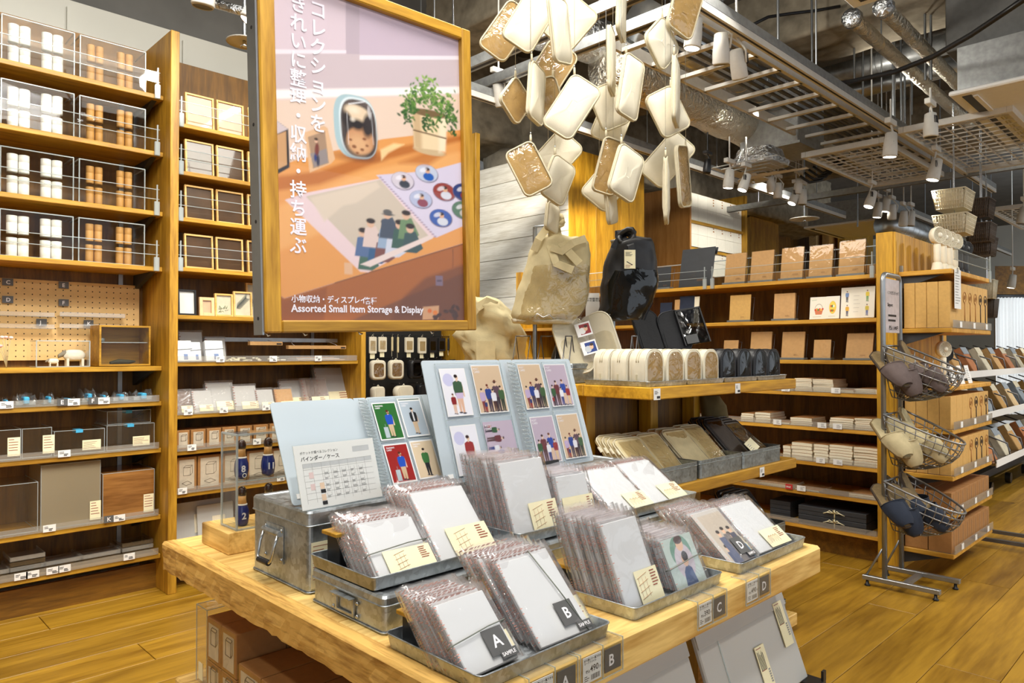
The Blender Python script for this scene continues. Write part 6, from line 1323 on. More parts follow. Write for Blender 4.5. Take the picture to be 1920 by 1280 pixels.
for a in (('large cream pouch at the top of the cluster, next to the poster', 995, 36, 64, 118, 30, 12, 'c', 2.30), ('pouch with glossy window half behind the topmost cream one', 950, 58, 58, 108, 34, 10, 'w', 2.42),
          ('long narrow cream pouch hanging at the top, tilted away', 1050, 58, 66, 116, -12, 56, 'c', 2.26), ('cream pouch behind the long narrow one at the top', 1068, 42, 72, 90, 40, 0, 'c', 2.46),
          ('pouch with sparkling clear window above the big plain one', 1037, 125, 62, 88, 32, 10, 'w', 2.44), ('diamond-hung pouch with yellowish window nearest the poster', 967, 189, 62, 70, 40, 48, 'w', 2.36),
          ('half-shaded cream pouch turned nearly edge-on beside the diamond one', 1005, 176, 58, 108, 8, 62, 'c', 2.32), ('pouch with clear window peeking out behind the big plain one', 1030, 186, 52, 78, -22, 28, 'w', 2.40),
          ('biggest plain cream pouch in the middle of the cluster', 1072, 201, 63, 112, 33, 0, 'c', 2.24), ('thin edge-on cream pouch with a long zip, high in the middle column', 1146, 115, 60, 118, -3, 74, 'c', 2.36),
          ('edge-on cream pouch cut by the top of the picture', 1165, 16, 60, 112, 8, 70, 'c', 2.42), ('long cream pouch with rounded ends below the cut one', 1182, 164, 54, 118, 12, 40, 'c', 2.30),
          ('cream pouch behind the long rounded one, pointing down', 1142, 200, 60, 80, -25, 18, 'c', 2.44), ('cream pouch at the back under the pointing one', 1148, 228, 60, 78, 22, 0, 'c', 2.52),
          ('cream diamond-hung pouch high in the column over the notebooks', 1241, 82, 74, 78, 45, 42, 'c', 2.42), ('glossy window pouch cut by the picture top near a lit lamp', 1284, 18, 62, 100, 20, 30, 'w', 2.44),
          ('cream diamond-hung pouch below another, broad side showing', 1252, 210, 62, 84, -28, 12, 'c', 2.40), ('edge-on cream pouch hanging in front of the broad diamond one', 1267, 172, 58, 124, 4, 70, 'c', 2.34),
          ('lowest pouch with a crinkled clear window, over the white planks', 992, 317, 57, 92, -27, 0, 'w', 2.28), ('white-lit cream pouch hanging over the cream backpack', 1046, 338, 56, 84, 24, 34, 'c', 2.40),
          ('cream pouch behind the white-lit one', 1047, 289, 60, 78, 42, 0, 'c', 2.50), ('tall pouch with crinkled glossy window over the lit boards', 1142, 312, 44, 104, 15, 14, 'w', 2.34),
          ('cream pouch with a thick zipped side over the lit boards', 1174, 325, 66, 96, 20, 36, 'c', 2.30), ('cream pouch low behind the tall windowed one', 1129, 358, 56, 62, -50, 0, 'c', 2.50),
          ('small edge-on cream pouch lowest in the middle column', 1146, 385, 46, 66, -15, 62, 'c', 2.38), ('wide cream pouch at the back of the column over the notebooks', 1252, 299, 57, 100, 41, 0, 'c', 2.52),
          ('thin straight edge-on cream pouch lowest over the notebooks', 1249, 358, 58, 118, 0, 76, 'c', 2.38), ('pouch with glossy side and open zip lowest near the shelf boxes', 1281, 331, 60, 112, -12, 58, 'w', 2.42),
          ('small cream pouch hanging just above the backpack knot', 1035, 408, 40, 52, 10, 55, 'c', 2.52)): hang_pouch(*a)
BRP = plain('brown_print', srgb(140, 100, 64), .7)
# ================================================================ notebook bookcase
BX = 4.078; BE = 1.30; SZ = [1.564, 1.328, 1.098, .917, .719, .521, .349, .157]
rb = thing('notebook_bookcase', 'old pine bookcase of kraft notebooks with a plank end by the slipper rack', 'bookcase')
obj('end_post', MB().box((BX, BE, 0), (BX+.9, BE+.085, 1.777), ch=.003), W['oldZ'], rb)
for k in range(3): obj('end_board', MB().box((BX+.004+.3*k, BE-.012, 0), (BX+.302+.3*k, BE, 1.775), ch=.002), W['oldZ'], rb)
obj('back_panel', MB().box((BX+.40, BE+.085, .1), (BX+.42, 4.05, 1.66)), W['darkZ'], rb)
obj('acrylic_back', MB().box((BX+.405, BE+.085, 1.66), (BX+.411, 4.05, 1.765)), ACR, rb); obj('acrylic_top_edge', MB().box((BX+.402, BE+.085, 1.763), (BX+.414, 4.05, 1.769)), ACRE, rb)
for i, z in enumerate(SZ):
    obj('shelf', MB().box((BX+.03, BE+.085, z-.022), (BX+.40, 4.05, z), ch=.002), W['shelfY'], rb)
    if i >= 3: lip(rb, BE+.1, 3.9, BX+.03, z, .03, 'y')
obj('end_post', MB().box((BX, 4.05, 0), (BX+.42, 4.1, 1.777)), W['oldZ'], rb); obj('plinth', MB().box((BX+.12, BE+.085, 0), (BX+.14, 4.05, .13)), W['darkX'], rb)
rail(rb, BE+.10, 2.38, BX+.026, SZ[0], .05, .10, (0, 1), 'y'); rail(rb, 2.41, 3.6, BX+.026, SZ[0], .05, .10, (0,), 'y')
Yu = lambda u, dx=.06, v=600: px(u, v, BX+dx).y
def notebook(label, u0, u1, vt, z, m=KRAFT, lean=9, group='kraft notebooks displayed upright', film=True, stand=True, n=1, dx=.07, label_strip=True):
    y0, y1 = Yu(u1, dx), Yu(u0, dx); w = y1-y0; h = max(.05, px(u0, vt, BX+dx).z-z)
    o = thing('notebook', label, 'notebook', T(BX+dx, y1, z+.002)@RZ(-90)@RX(-lean), group)                     # local x runs towards the end post
    for k in range(n): obj('cover', MB().box((0, .0065*k, .004), (w, .0065*k+.005, h), ch=.0006), m, o)
    if film: obj('film', MB().box((-.002, -.002, .002), (w+.002, .0065*n, h+.003)), NFILM, o)
    if label_strip: obj('print', lines(MB(), w*.55, h*.18, w*.3, 2, h*.03, h*.008, M=T(0, -.0024, 0)@RX(90), z=0), BRP, o)
    if stand:
        s_ = thing('book_holder', 'grey holder under '+label.replace('film-wrapped ', ''), 'stand', T(BX+dx, y1, z+.001)@RZ(-90), 'grey book holders')
        obj('ledge', MB().box((-.004, -.022, 0), (w+.012, .03, .012), ch=.001), SLATE, s_); obj('wire_back', MB().tube([(w+.006, .02, .01), (w+.004, .055, h*.9), (w*.2, .055, h*.9), (.0, .05, .01)], .0016, 5), WIRE, s_)
    return o
for i, (u0, u1, v) in enumerate(((1358, 1396, 476), (1406, 1448, 471), (1463, 1504, 465), (1516, 1559, 461), (1572, 1620, 452))):
    notebook('film-wrapped kraft notebook on the top shelf, %s from the end post' % ORD[4-i], u0, u1, v, SZ[0], n=2)
o = notebook('black folded envelope file leaning on the top shelf', 1272, 1334, 466, SZ[0], GREYB, 12, None, False, False); obj('flap', MB().box((.0, -.008, o.children[0].dimensions.z*.86), (o.children[0].dimensions.x, -.001, o.children[0].dimensions.z*1.04), M=RX(-8)), GREYB, o)
notebook('small black notebook on the top shelf beside the black backpack', 1228, 1256, 502, SZ[0], GREYB, 6, None, False)
for u0, u1, v, lab, m, n in ((1367, 1406, 554, 'kraft notebook with a pale inner page on the second shelf', KRAFTL, 1), (1450, 1489, 551, 'thick kraft notebook on the second shelf', KRAFT, 3), (1272, 1300, 556, 'dark navy book on the second shelf', NAVY, 4), (1236, 1258, 568, 'dark navy notebook near the black pouch on the second shelf', NAVY, 1), (1300, 1309, 556, 'cream thin book beside the navy book', PAGES, 1), (1263, 1273, 562, 'narrow kraft book behind the navy book', KRAFT, 1)):
    notebook(lab, u0, u1, v, SZ[1], m, 6, None, False, n=n, stand=u0 in (1367, 1450), label_strip=m in (KRAFT, KRAFTL))
for i, (u0, u1, v) in enumerate(((1355, 1382, 638), (1405, 1444, 622), (1464, 1506, 622), (1524, 1556, 637), (1584, 1634, 624))):
    notebook('film-wrapped kraft notebook on the third shelf, %s from the end post' % ORD[4-i], u0, u1, v, SZ[2], n=1 if i in (0, 3) else 2, lean=14 if i == 4 else 9)
# open illustrated books
def open_book(label, u0, u1, vt, z, um, art):
    dx = .07; y1, ym, y0 = Yu(u0, dx), Yu(um, dx), Yu(u1, dx); h = px(u0, vt, BX+dx).z-z
    o = thing('open_book', label, 'book', T(BX+dx, y1, z+.004)@RZ(-90)@RX(-7)); 
    for nm, x0, w_, a in (('left_page', 0, y1-ym, -9), ('right_page', y1-ym, ym-y0, 9)):
        pg = obj(nm, MB().box((0, 0, 0), (w_, .006, h), ch=.0006), PAGES if 0 else PAPER, o, T(x0, .004 if a < 0 else 0.0, 0)); P_ = Pic(w_*.98, h*.98, E(236, 230, 214), 700); art(P_, nm); P_.build('printed_page', pg, T(w_*.01, -.0006, h*.01)@RX(90))
    return o
def art_food(p, nm):
    w, h = p.w, p.h
    if nm == 'left_page':
        for a in range(24): t = pi*a/23; p.ell(w*.55+w*.24*cos(t), h*.42+h*.26*sin(t), .0014, .0014, E(120, 80, 60))
        p.poly([(w*.28, h*.42), (w*.82, h*.42), (w*.74, h*.20), (w*.36, h*.20)], E(206, 120, 80))
        for k, c in enumerate((E(206, 60, 40), E(230, 150, 60), E(90, 140, 60), E(220, 90, 60), E(240, 190, 90), E(200, 60, 50))): p.ell(w*(.34+.09*k), h*(.42+.03*(k % 2)), w*.055, h*.05, c)
        p.line(w*.1, h*.86, w*.4, h*.88, .0018, E(120, 160, 110))
    else:
        p.ell(w*.5, h*.5, w*.27, h*.29, E(226, 190, 60)); p.ell(w*.5, h*.5, w*.24, h*.26, E(238, 206, 80))
        for k, c in enumerate((E(206, 60, 40), E(90, 150, 60), E(230, 120, 40), E(200, 60, 60), E(80, 140, 60), E(240, 240, 220))): p.ell(w*(.38+.1*(k % 3)), h*(.36+.2*(k//3)), w*.06, h*.06, c)
    for k in range(4): p.line(w*.2, h*(.10+.0*k), w*.7, h*.10, .001, E(150, 140, 130))
def art_dress(p, nm):
    w, h = p.w, p.h
    if nm == 'left_page': p.person(w*.26, h*.52, h*.38, E(110, 140, 190), E(80, 80, 90), E(60, 40, 30), SKIN); p.person(w*.28, h*.06, h*.38, E(220, 170, 60), E(90, 90, 110), E(80, 80, 90), SKIN); [p.line(w*.55, h*(.2+.13*k), w*(.75+.04*(k % 3)), h*(.2+.13*k), .0012, E(150, 140, 130)) for k in range(5)]
    else: p.person(w*.3, h*.52, h*.38, E(226, 200, 60), E(120, 160, 90), E(80, 50, 40), SKIN); p.person(w*.3, h*.06, h*.38, E(210, 190, 70), E(100, 110, 160), E(60, 40, 30), SKIN)
open_book('open cookbook with bento drawings on the second shelf', 1517, 1573, 558, SZ[1], 1548, art_food); open_book('tall open picture book of dressed figures next to the end post', 1575, 1639, 540, SZ[1], 1619, art_dress)
# stacks of notebooks, each book its own thing
def nstack(lab, u0, u1, z, n, h, m, group, d=.2, top=KRAFTD):
    y0, y1 = Yu(u1, .05), Yu(u0, .05); w = y1-y0-.004; th = h/n; me = None
    for k in range(n):
        o = thing('notebook', '%s notebook up in the %s' % (ORD[k], lab), 'notebook', T(BX+.045+R.uniform(-.003, .003), y0+R.uniform(-.003, .003), z+.001+k*th)@RZ(R.uniform(-1.5, 1.5)), group)
        bend = R.uniform(0, .002)
        if me is None:
            n_ = 6; L = lambda ins, a: [[(ins+(d-2*ins)*0, w*i/n_, a+.0016*math.sin(pi*i/n_)), (d-ins, w*i/n_, a+.0016*math.sin(pi*i/n_))] for i in range(n_+1)]
            def slab(ins, z0, z1):
                mb = MB(); rs = []
                for i in range(n_+1): s_ = .0016*math.sin(pi*i/n_); y = w*i/n_; rs.append([(ins, y, z0+s_), (d-ins, y, z0+s_), (d-ins, y, z1+s_), (ins, y, z1+s_)])
                return mb.loft(rs, smooth=False)
            me = (mesh('page_block', slab(.0008, .0, th*.90), PAGES), mesh('cover', slab(0, th*.90, th*.98), top))
        obj('page_block', me[0], None, o); obj('cover', me[1], None, o)
for u0, u1, si, n, h, lab in ((1489, 1522, 3, 8, .075, 'stack beside the rack on the fourth shelf'), (1523, 1562, 3, 8, .072, 'stack on the fourth shelf away from the rack'), (1562, 1600, 3, 2, .016, 'low pile on the fourth shelf'), (1602, 1645, 3, 3, .026, 'low pile by the end post on the fourth shelf'), (1440, 1487, 3, 2, .02, 'low pile at the rack corner on the fourth shelf'),
                              (1388, 1412, 4, 4, .05, 'hidden pile on the fifth shelf'), (1415, 1444, 4, 4, .062, 'kraft-topped pile on the fifth shelf by the black cases'), (1481, 1522, 4, 4, .045, 'middle pile on the fifth shelf'), (1446, 1480, 4, 1, .012, 'single layer on the fifth shelf'), (1554, 1599, 4, 5, .058, 'curved pile on the fifth shelf'), (1601, 1645, 4, 6, .064, 'pile by the end post on the fifth shelf'),
                              (1466, 1481, 5, 4, .075, 'narrow pile on the sixth shelf'), (1483, 1522, 5, 5, .10, 'tall pile on the sixth shelf by the rack'), (1524, 1552, 5, 6, .10, 'slim pile on the sixth shelf'), (1553, 1597, 5, 7, .105, 'sagging pile on the sixth shelf'), (1599, 1645, 5, 7, .105, 'tall pile by the end post on the sixth shelf'),
                              (1422, 1480, 6, 2, .014, 'thin pile on the seventh shelf'), (1590, 1645, 6, 2, .02, 'thin pile by the end post on the seventh shelf'), (1490, 1535, 6, 1, .008, 'flat one on the seventh shelf')):
    nstack(lab, u0, u1, SZ[si], n, h, KRAFT, 'stacked notebooks')
for k, (u, si) in enumerate(((1466, 3), (1559, 3), (1450, 4), (1533, 4), (1562, 4), (1530, 5), (1562, 5), (1494, 6))):
    p = px(u, 800, BX+.026); o = thing('price_tag', 'small white price tag on the %s notebook shelf, %s' % (ORD[si], ('near the rack', 'mid-shelf', 'near the rack', 'mid-shelf', 'farther from the rack', 'under the slim pile', 'under the sagging pile', 'next to the red sale card')[k]), 'tag', T(BX+.025, p.y, SZ[si]-.002)@RZ(-90)); obj('card', MB().box((0, -.0015, 0), (.05, -.0005, .03)), TAGW, o); obj('print', lines(MB(), .02, .02, .026, 3, .007, .003, M=T(0, -.002, 0)@RX(90), z=0), INKL, o)
p = px(1473, 905, BX+.026); o = thing('sale_card', 'small red sale card on the seventh notebook shelf', 'sign', T(BX+.025, p.y, SZ[6]-.002)@RZ(-90)); obj('card', MB().box((0, -.0015, 0), (.042, -.0005, .03)), REDC, o); text('SALE', .013, o, T(.004, -.002, .010)@RX(90), LETW, .0003)
for k, u in enumerate((1478, 1545, 1615)): p = Yu(u, .2, 900); tag(obj('divider', MB().box((BX+.06, p, SZ[6]), (BX+.38, p+.003, SZ[6]+.07)), ACR), 'clear shelf divider on the seventh shelf, %s from the rack' % ORD[k], 'divider')
y0, y1 = Yu(1622, .06), Yu(1495, .06)
for k in range(2):
    o = thing('gift_box', ('lower', 'upper')[k]+' dark grey flat box tied with cream ribbon on the bottom shelf', 'box', T(BX+.06, y0, SZ[7]+.001+k*.052)); obj('case', MB().box((0, 0, 0), (.24, y1-y0, .05), ch=.002), GREYB, o); obj('lid_line', MB().box((-.001, 0, .024), (0, y1-y0, .026)), BLK, o)
    ym = (y1-y0)*.45; mb = MB()
    for q in range(5): a = -1.2+q*.62; mb.tube([(-.004, ym, .03), (-.02, ym+.03*math.sin(a)*1.2, .03+.02*cos(a)), (-.010, ym+.062*math.sin(a), .03+.03*cos(a)*.5-.01)], .003, 5)
    mb.tube([(-.002, ym, .05), (-.003, ym, 0)], .0035, 5); obj('ribbon', mb, CREAM, o)
y0_, y1_ = Yu(1480, .1), Yu(1442, .1)
for k in range(2): o = thing('gift_box', ('lower', 'upper')[k]+' dark grey box behind the black cases on the bottom shelf', 'box', T(BX+.10, y0_, SZ[7]+.001+k*.05)); obj('case', MB().box((0, 0, 0), (.2, y1_-y0_, .048), ch=.002), GREYB, o); obj('lid_line', MB().box((-.001, 0, .024), (0, y1_-y0_, .026)), BLK, o)

# ================================================================ end-cap shelves with fan boxes
EX0, EX1, EY0, EY1 = 4.12, 4.90, 1.04, BE-.012
EZ = [1.565, 1.267, .973, .753, .520, .327, .13]
ec = thing('end_shelving', 'pine end shelves of kraft fan boxes on the bookcase plank end', 'shelving')
for i, z in enumerate(EZ):
    obj('shelf', MB().box((EX0, EY0, z-.024), (EX1, EY1, z), ch=.003), W['shelfY'], ec)
    obj('bracket', MB().add([(EX0+.02, EY0+.04, z-.024), (EX0+.02, EY1, z-.024), (EX0+.02, EY1, z-.09), (EX0+.035, EY0+.04, z-.024), (EX0+.035, EY1, z-.024), (EX0+.035, EY1, z-.09)], [(0, 1, 2), (3, 5, 4), (0, 3, 4, 1), (0, 2, 5, 3), (1, 4, 5, 2)]), DKMET, ec)
    if i > 0 and i != 2: lip(ec, EX0+.01, EX1, EY0-.001, z, .04)
    if i > 0 and i != 2:
        for k in range(3): t = obj('price_tag', MB().box((EX0+.12+.26*k, EY0-.006, z+.004), (EX0+.16+.26*k, EY0-.005, z+.034)), TAGW, ec)
rail(ec, EX0+.05, EX1-.01, EY0, EZ[0], .05, .11, (1,))
for x in (EX0+.02, EX1-.05): obj('upright_track', MB().box((x, EY1-.012, .05), (x+.02, EY1, 1.6)), STEEL, ec)
FANW = plain('fan_white_plastic', srgb(236, 228, 206), .45, var=.02)
def fan(label, x, y, z, m, s=1.0, yaw=0, group='handheld fans on the top end shelf', base=True):
    o = thing('handheld_fan', label, 'fan', T(x, y, z)@RZ(yaw)@Matrix.Scale(s, 4), group)
    if base: obj('stand_base', MB().lathe([(.036, 0), (.038, .006), (.030, .012), (.022, .05), (.020, .052)], 18), m, o)
    obj('handle', MB().lathe([(.016, .04), (.0175, .07), (.0175, .145), (.012, .16)], 14), m, o)
    c = .195; ML = T(0, -.018, c)@RX(90)
    obj('head_ring', MB().lathe([(.036, -.036), (.044, -.03), (.046, -.012), (.044, 0), (.040, .002), (.040, -.002)], 24, M=ML), m, o)
    g = MB()
    for k in range(22): a = 2*pi*k/22; g.tube([(.014*cos(a), .014*sin(a), .002), (.042*cos(a+.25), .042*sin(a+.25), 0)], .0011, 4, M=ML)
    g.lathe([(.014, -.001), (.015, .003), (.002, .004)], 16, M=ML); obj('grille', g, m, o)
    return o
f0 = None
for i, (u, v) in enumerate(((1768, 500), (1788, 500), (1800, 500), (1812, 503))):
    p = pz(u, v, EZ[0]); fan('white handheld fan on the top end shelf, %s from the plank end' % ORD[i], EX0+.17+.108*i, EY0+.11, EZ[0]+.001, FANW, 1.0, -28)
for i in range(2): fan('dark handheld fan on the top end shelf, %s from the white ones' % ORD[i], EX0+.60+.115*i, EY0+.11, EZ[0]+.001, GREYB, .92, -28)
fan('white handheld fan on the third end shelf behind the slippers', EX0+.22, EY0+.10, EZ[2]+.001, FANW, .95, -30, None); fan('dark handheld fan head on the third end shelf among cards', EX0+.40, EY0+.13, EZ[2]+.001, GREYB, .8, -30, None)
for k in range(3): o = thing('price_card', 'white price card on the third end shelf, %s from the slippers' % ORD[k], 'sign', T(EX0+.13+.15*k, EY0+.03, EZ[2]+.001)@RX(-14)); obj('card', MB().box((0, 0, 0), (.08, .0015, .10)), TAGW, o); obj('print', lines(MB(), .01, .08, .06, 7, .010, .003, M=T(0, -.0006, 0)@RX(90), z=0), INKL, o)
def fan_box(label, x, y, z, w, d, h, group, art=None):
    o = thing('fan_box', label, 'box', T(x, y, z), group); obj('carton', MB().box((0, 0, 0), (w, d, h), ch=.0012), KRAFTL, o)
    if art:
        q = MB(); cx, cz = w*.5, h*.70; q.tube([(cx+w*.28*cos(a*pi/8), -.001, cz+w*.28*sin(a*pi/8)) for a in range(16)], .0022, 4, closed=True).tube([(cx, -.001, cz-w*.28), (cx, -.001, h*.14)], .004, 4).tube([(cx+w*.1*cos(a*pi/4), -.001, cz+w*.1*sin(a*pi/4)) for a in range(8)], .003, 4, closed=True)
        obj('line_drawing', q, art, o)
    return o
TANI = plain('tan_fan_print', srgb(176, 128, 72), .7); DKI = plain('dark_fan_print', srgb(70, 56, 44), .7)
def box_row(si, n, h, d, arts, word):
    w = (EX1-EX0-.03)/n
    for k in range(4): fan_box('kraft fan box end-on at the slipper side of the %s end shelf, %s deep' % (word, ORD[k]), EX0+.012, EY0+.012+k*(d/4), EZ[si]+.002, w-.003, d/4-.002, h, 'kraft fan boxes on the end shelves')
    for k in range(1, n): fan_box('kraft fan box on the %s end shelf, %s from the slipper rack' % (word, ORD[k]), EX0+.012+w*k, EY0+.012, EZ[si]+.002, w-.003, d, h, 'kraft fan boxes on the end shelves', arts[k])
box_row(1, 7, .235, .215, [None, None, TANI, TANI, TANI, DKI, DKI], 'second'); box_row(3, 7, .165, .215, [None, None, None, TANI, DKI, TANI, DKI], 'fourth'); box_row(4, 7, .175, .215, [None, None, None, TANI, DKI, DKI, TANI], 'fifth')
def small_row(si, n, h, word, word2):
    w = (EX1-EX0-.03)/n
    for k in range(n):
        for r_ in range(2): o = thing('small_box', 'small brown kraft box on the %s end shelf, %s row, %s from the slipper rack' % (word, ('front', 'back')[r_], ORD[k]), 'box', T(EX0+.012+w*k, EY0+.012+.11*r_, EZ[si]+.002), 'small brown boxes on the low end shelves'); obj('carton', MB().box((0, 0, 0), (w-.003, .106, h), ch=.0012), KRAFTD, o); obj('seam', MB().box((w*.45, -.0006, h*.2), (w*.48, 0, h*.9)), OUT, o)
small_row(5, 9, .105, 'sixth', ''); small_row(6, 9, .125, 'lowest', '')
p = px(1786, 505, EX0); o = thing('price_card', 'white printed card hung from the top end shelf corner', 'sign', T(EX0+.03, EY0-.004, EZ[0]-.14)); obj('card', MB().box((0, -.001, -.06), (.115, 0, .14)), TAGW, o); obj('print', lines(MB(), .012, .12, .09, 12, .014, .004, M=T(0, -.0016, 0)@RX(90), z=0), INKL, o)
obj('tape', MB().box((.04, -.002, .125), (.07, -.001, .15)), ACRL, o)

# ================================================================ slipper rack
SX0, SX1, SY = 3.743, 3.985, 1.24
sr = thing('slipper_rack', 'grey tubular floor rack with wire baskets of slippers', 'rack')
rt = .012
fr_ = [(SX0, SY, .045), (SX0, SY, 1.49)]+[(SX0+.035-.035*cos(a*pi/8), SY, 1.49+.035*math.sin(a*pi/8)) for a in range(1, 4)]+[(SX0+.035, SY, 1.525), (SX1-.035, SY, 1.525)]+[(SX1-.035+.035*math.sin(a*pi/8), SY, 1.49+.035*cos(a*pi/8)) for a in range(1, 4)]+[(SX1, SY, 1.49), (SX1, SY, .045)]
obj('frame', MB().tube(fr_, rt, 10), STEEL, sr)
for x, y0, y1 in ((SX0, SY-.24, SY+.10), (SX1, SY-.26, SY+.09)):
    obj('foot_bar', MB().box((x-.013, y0, .030), (x+.013, y1, .052), ch=.002), STEEL, sr)
    for y in (y0+.02, y1-.02): obj('glide', MB().lathe([(.012, 0), (.014, .006), (.008, .010), (.006, .030)], 10, M=T(x, y, 0)), BLK, sr)
    obj('brace', MB().tube([(x, y1-.015, .05), (x, SY, .21)], .005, 6), STEEL, sr)
obj('cross_bar', MB().box((SX0, SY-.10, .032), (SX1, SY-.075, .050)), STEEL, sr)
sg = obj('sign_board', MB().box((SX0+.02, SY-.004, 1.24), (SX1-.02, SY+.002, 1.505)), plain('pale_sign_board', srgb(206, 198, 202), .4), sr)
text('くつろぎスリッパ', .020, sg, T(SX0+.05, SY-.0048, 1.43)@RX(90), INK, .0003, name='print'); text('Slippers', .024, sg, T(SX0+.05, SY-.0048, 1.37)@RX(90), INK, .0003, name='print'); text('税込 1,490円', .024, sg, T(SX0+.07, SY-.0048, 1.255)@RX(90), INK, .0004, name='price'); lines(q := MB(), SX0+.06, 1.32, .13, 2, .024, .010, M=T(0, SY-.0048, 0)@RX(90), z=0, rnd=.2); obj('print', q, INK, sg)
BWIRE = plain('basket_wire', (.30, .30, .30), .35, .8)
def basket(z0, dz=.16, label=''):
    o = thing('wire_basket', 'round-fronted wire basket of %s slippers on the floor rack' % label, 'basket', T((SX0+SX1)/2, SY-.012, z0), 'wire slipper baskets'); a, b = .158, .30
    rim = lambda s, z_, zt: [(a*s*cos(pi+pi*k/20), b*s*math.sin(pi+pi*k/20), z_+zt*(1-math.sin(pi*k/20))*1) for k in range(21)]
    obj('rim', MB().tube(rim(1, -.04, .13), .0055, 6).tube([(-a, 0, .09), (a, 0, .09)], .005, 6), BWIRE, o)
    m_ = MB()
    for s, z_, zt in ((.97, -.07, .13), (.92, -.10, .125), (.82, -.13, .11), (.66, -.155, .08), (.46, -.172, .05), (.24, -.18, .02)): m_.tube(rim(s, z_, zt), .0030, 5)
    for k in range(0, 21, 1):
        t = pi+pi*k/20; m_.tube([(a*s*cos(t), b*s*math.sin(t), z_+zt*(1-math.sin(pi*k/20))) for s, z_, zt in ((1, -.04, .13), (.97, -.07, .13), (.92, -.10, .125), (.82, -.13, .11), (.66, -.155, .08), (.46, -.172, .05), (.24, -.18, .02))], .0026, 4)
    for k in range(-3, 4): m_.tube([(a*.3*k, 0, .09), (a*.3*k, -.002, -.10)], .002, 4)
    o_ = obj('wire_grid', m_, BWIRE, o); o_['kind'] = 'stuff'
    return o
BZs = (1.085, .755, .435)
for z, l in zip(BZs, ('taupe', 'sand', 'navy')): basket(z, .16, l)
SOLE = plain('dark_sole_edge', srgb(70, 58, 48), .8)
def slipper(label, M, m, inm, sole, group):
    o = thing('slipper', label, 'slipper', M, group); L_ = .265
    def wd(t): return .036+.012*math.sin(pi*min(1, t*1.1))+.009*math.sin(pi*max(0, (t-.35)/.65))
    n = 14; ol = [(wd(k/n)*(1 if 0 < k < n else .35), L_*k/n) for k in range(n+1)]; poly = ol+[(-x, y) for x, y in ol[::-1]]
    obj('sole', MB().prism(poly, .011), sole, o); obj('insole', MB().prism([(x*.9, L_*.5+(y-L_*.5)*.95) for x, y in poly], .003, M=T(0, 0, .011)), inm, o)
    rs = []
    for k in range(9):
        t = .50+.48*k/8; w_ = wd(t)*1.06*(1 if k < 8 else .7); hh = .060*math.sqrt(max(.06, 1-((k)/8.6)**2))
        rs.append([(w_*cos(pi*j/10), L_*t+(.018*(math.sin(pi*j/10)) if k == 0 else 0), .010+hh*math.sin(pi*j/10)**.8) for j in range(11)])
    mb = MB().loft(rs, closed=False, caps=False); rs2 = [[(x*.95, y, .010+(z-.010)*.93) for x, y, z in r_] for r_ in rs]; mb.loft([r_[::-1] for r_ in rs2], closed=False, caps=False); obj('upper', mb, m, o)
    obj('binding', MB().tube(rs[0], .0028, 5), m, o)
    return o
DNV = plain('dark_navy_felt', srgb(34, 42, 58), .9, bmp=.3, bs=300)
def fill(z0, m, inm, col):
    cx, cy = (SX0+SX1)/2, SY-.15; g = '%s slippers in the wire basket' % col
    for i, (dx, dy, dz, yaw, pit, rol, lab) in enumerate(((-.085, .10, .03, 150, 38, 12, 'toe down at the post side'), (-.02, .085, .01, 172, 34, -8, 'lying across the middle'), (.02, .02, .09, 196, 66, 14, 'standing heel up at the front'), (.085, .08, .04, 205, 58, -10, 'standing heel up at the outer side'), (.05, .10, .06, 180, 72, 6, 'heel up against the frame'), (-.10, .03, .05, 165, 60, 20, 'heel up at the post side'), (-.05, .0, .02, 186, 42, 24, 'lowest at the basket front'))):
        slipper('%s slipper in the basket, %s' % (col, lab), T(cx+dx, cy+dy+.105, z0+dz+.025)@RZ(yaw)@RX(-pit)@RY(rol), m, inm, SOLE if m is not SAND else INSOLE, g)
fill(BZs[0], TAUPE, INSOLE, 'taupe'); fill(BZs[1], SAND, SAND, 'sand'); fill(BZs[2], DNV, INSOLE, 'navy')
# rack bars of the next unit peeping out behind
for k, y in enumerate((1.02, .90)):
    p = pz(1850, 1012-28*k, .04) ; o = thing('foot_bar', 'dark floor foot bar of the farther rack, %s one' % ('nearer', 'farther')[k], 'rack foot', T(5.0+.25*k, 1.0, .0)); obj('bar', MB().box((-.012, -.16, .03), (.012, .12, .05)), WIRE, o); obj('glide', MB().lathe([(.012, 0), (.014, .006), (.006, .03)], 10, M=T(0, -.14, 0)), BLK, o)

# ================================================================ farther shop: cabinets, white boxes, baskets, wire gondola, curtains
fc = thing('white_box_shelf', 'tall oak shelf unit of white boxes behind the notebook bookcase', 'shelving'); WY = 4.15
xa, xb = py(1293, 348, WY), py(1394, 375, WY); zs = [py(1294, 411, WY).z, py(1294, 462, WY).z, py(1294, 512, WY).z]; ztop = xa.z
obj('side_panel', MB().box((xa.x-.03, WY-.02, 0), (xa.x, WY+1.1, ztop)), wood('side_oak_y', srgb(168, 112, 50), srgb(196, 140, 74), 'Z', 1.2, .5), fc); obj('side_panel', MB().box((xb.x, WY-.02, 0), (xb.x+.05, WY+.6, xb.z+.05)), W['oakZ'], fc); obj('back_panel', MB().box((xa.x, WY+.55, 0), (xb.x, WY+.58, ztop-.25)), W['darkZ'], fc)
for z in zs+[zs[-1]-.4]: obj('shelf', MB().box((xa.x, WY, z-.03), (xb.x, WY+.55, z)), W['oakX'], fc)
WBX = plain('white_carton', srgb(236, 232, 218), .6, var=.02); n = 6; ww = (xb.x-xa.x-.02)/n
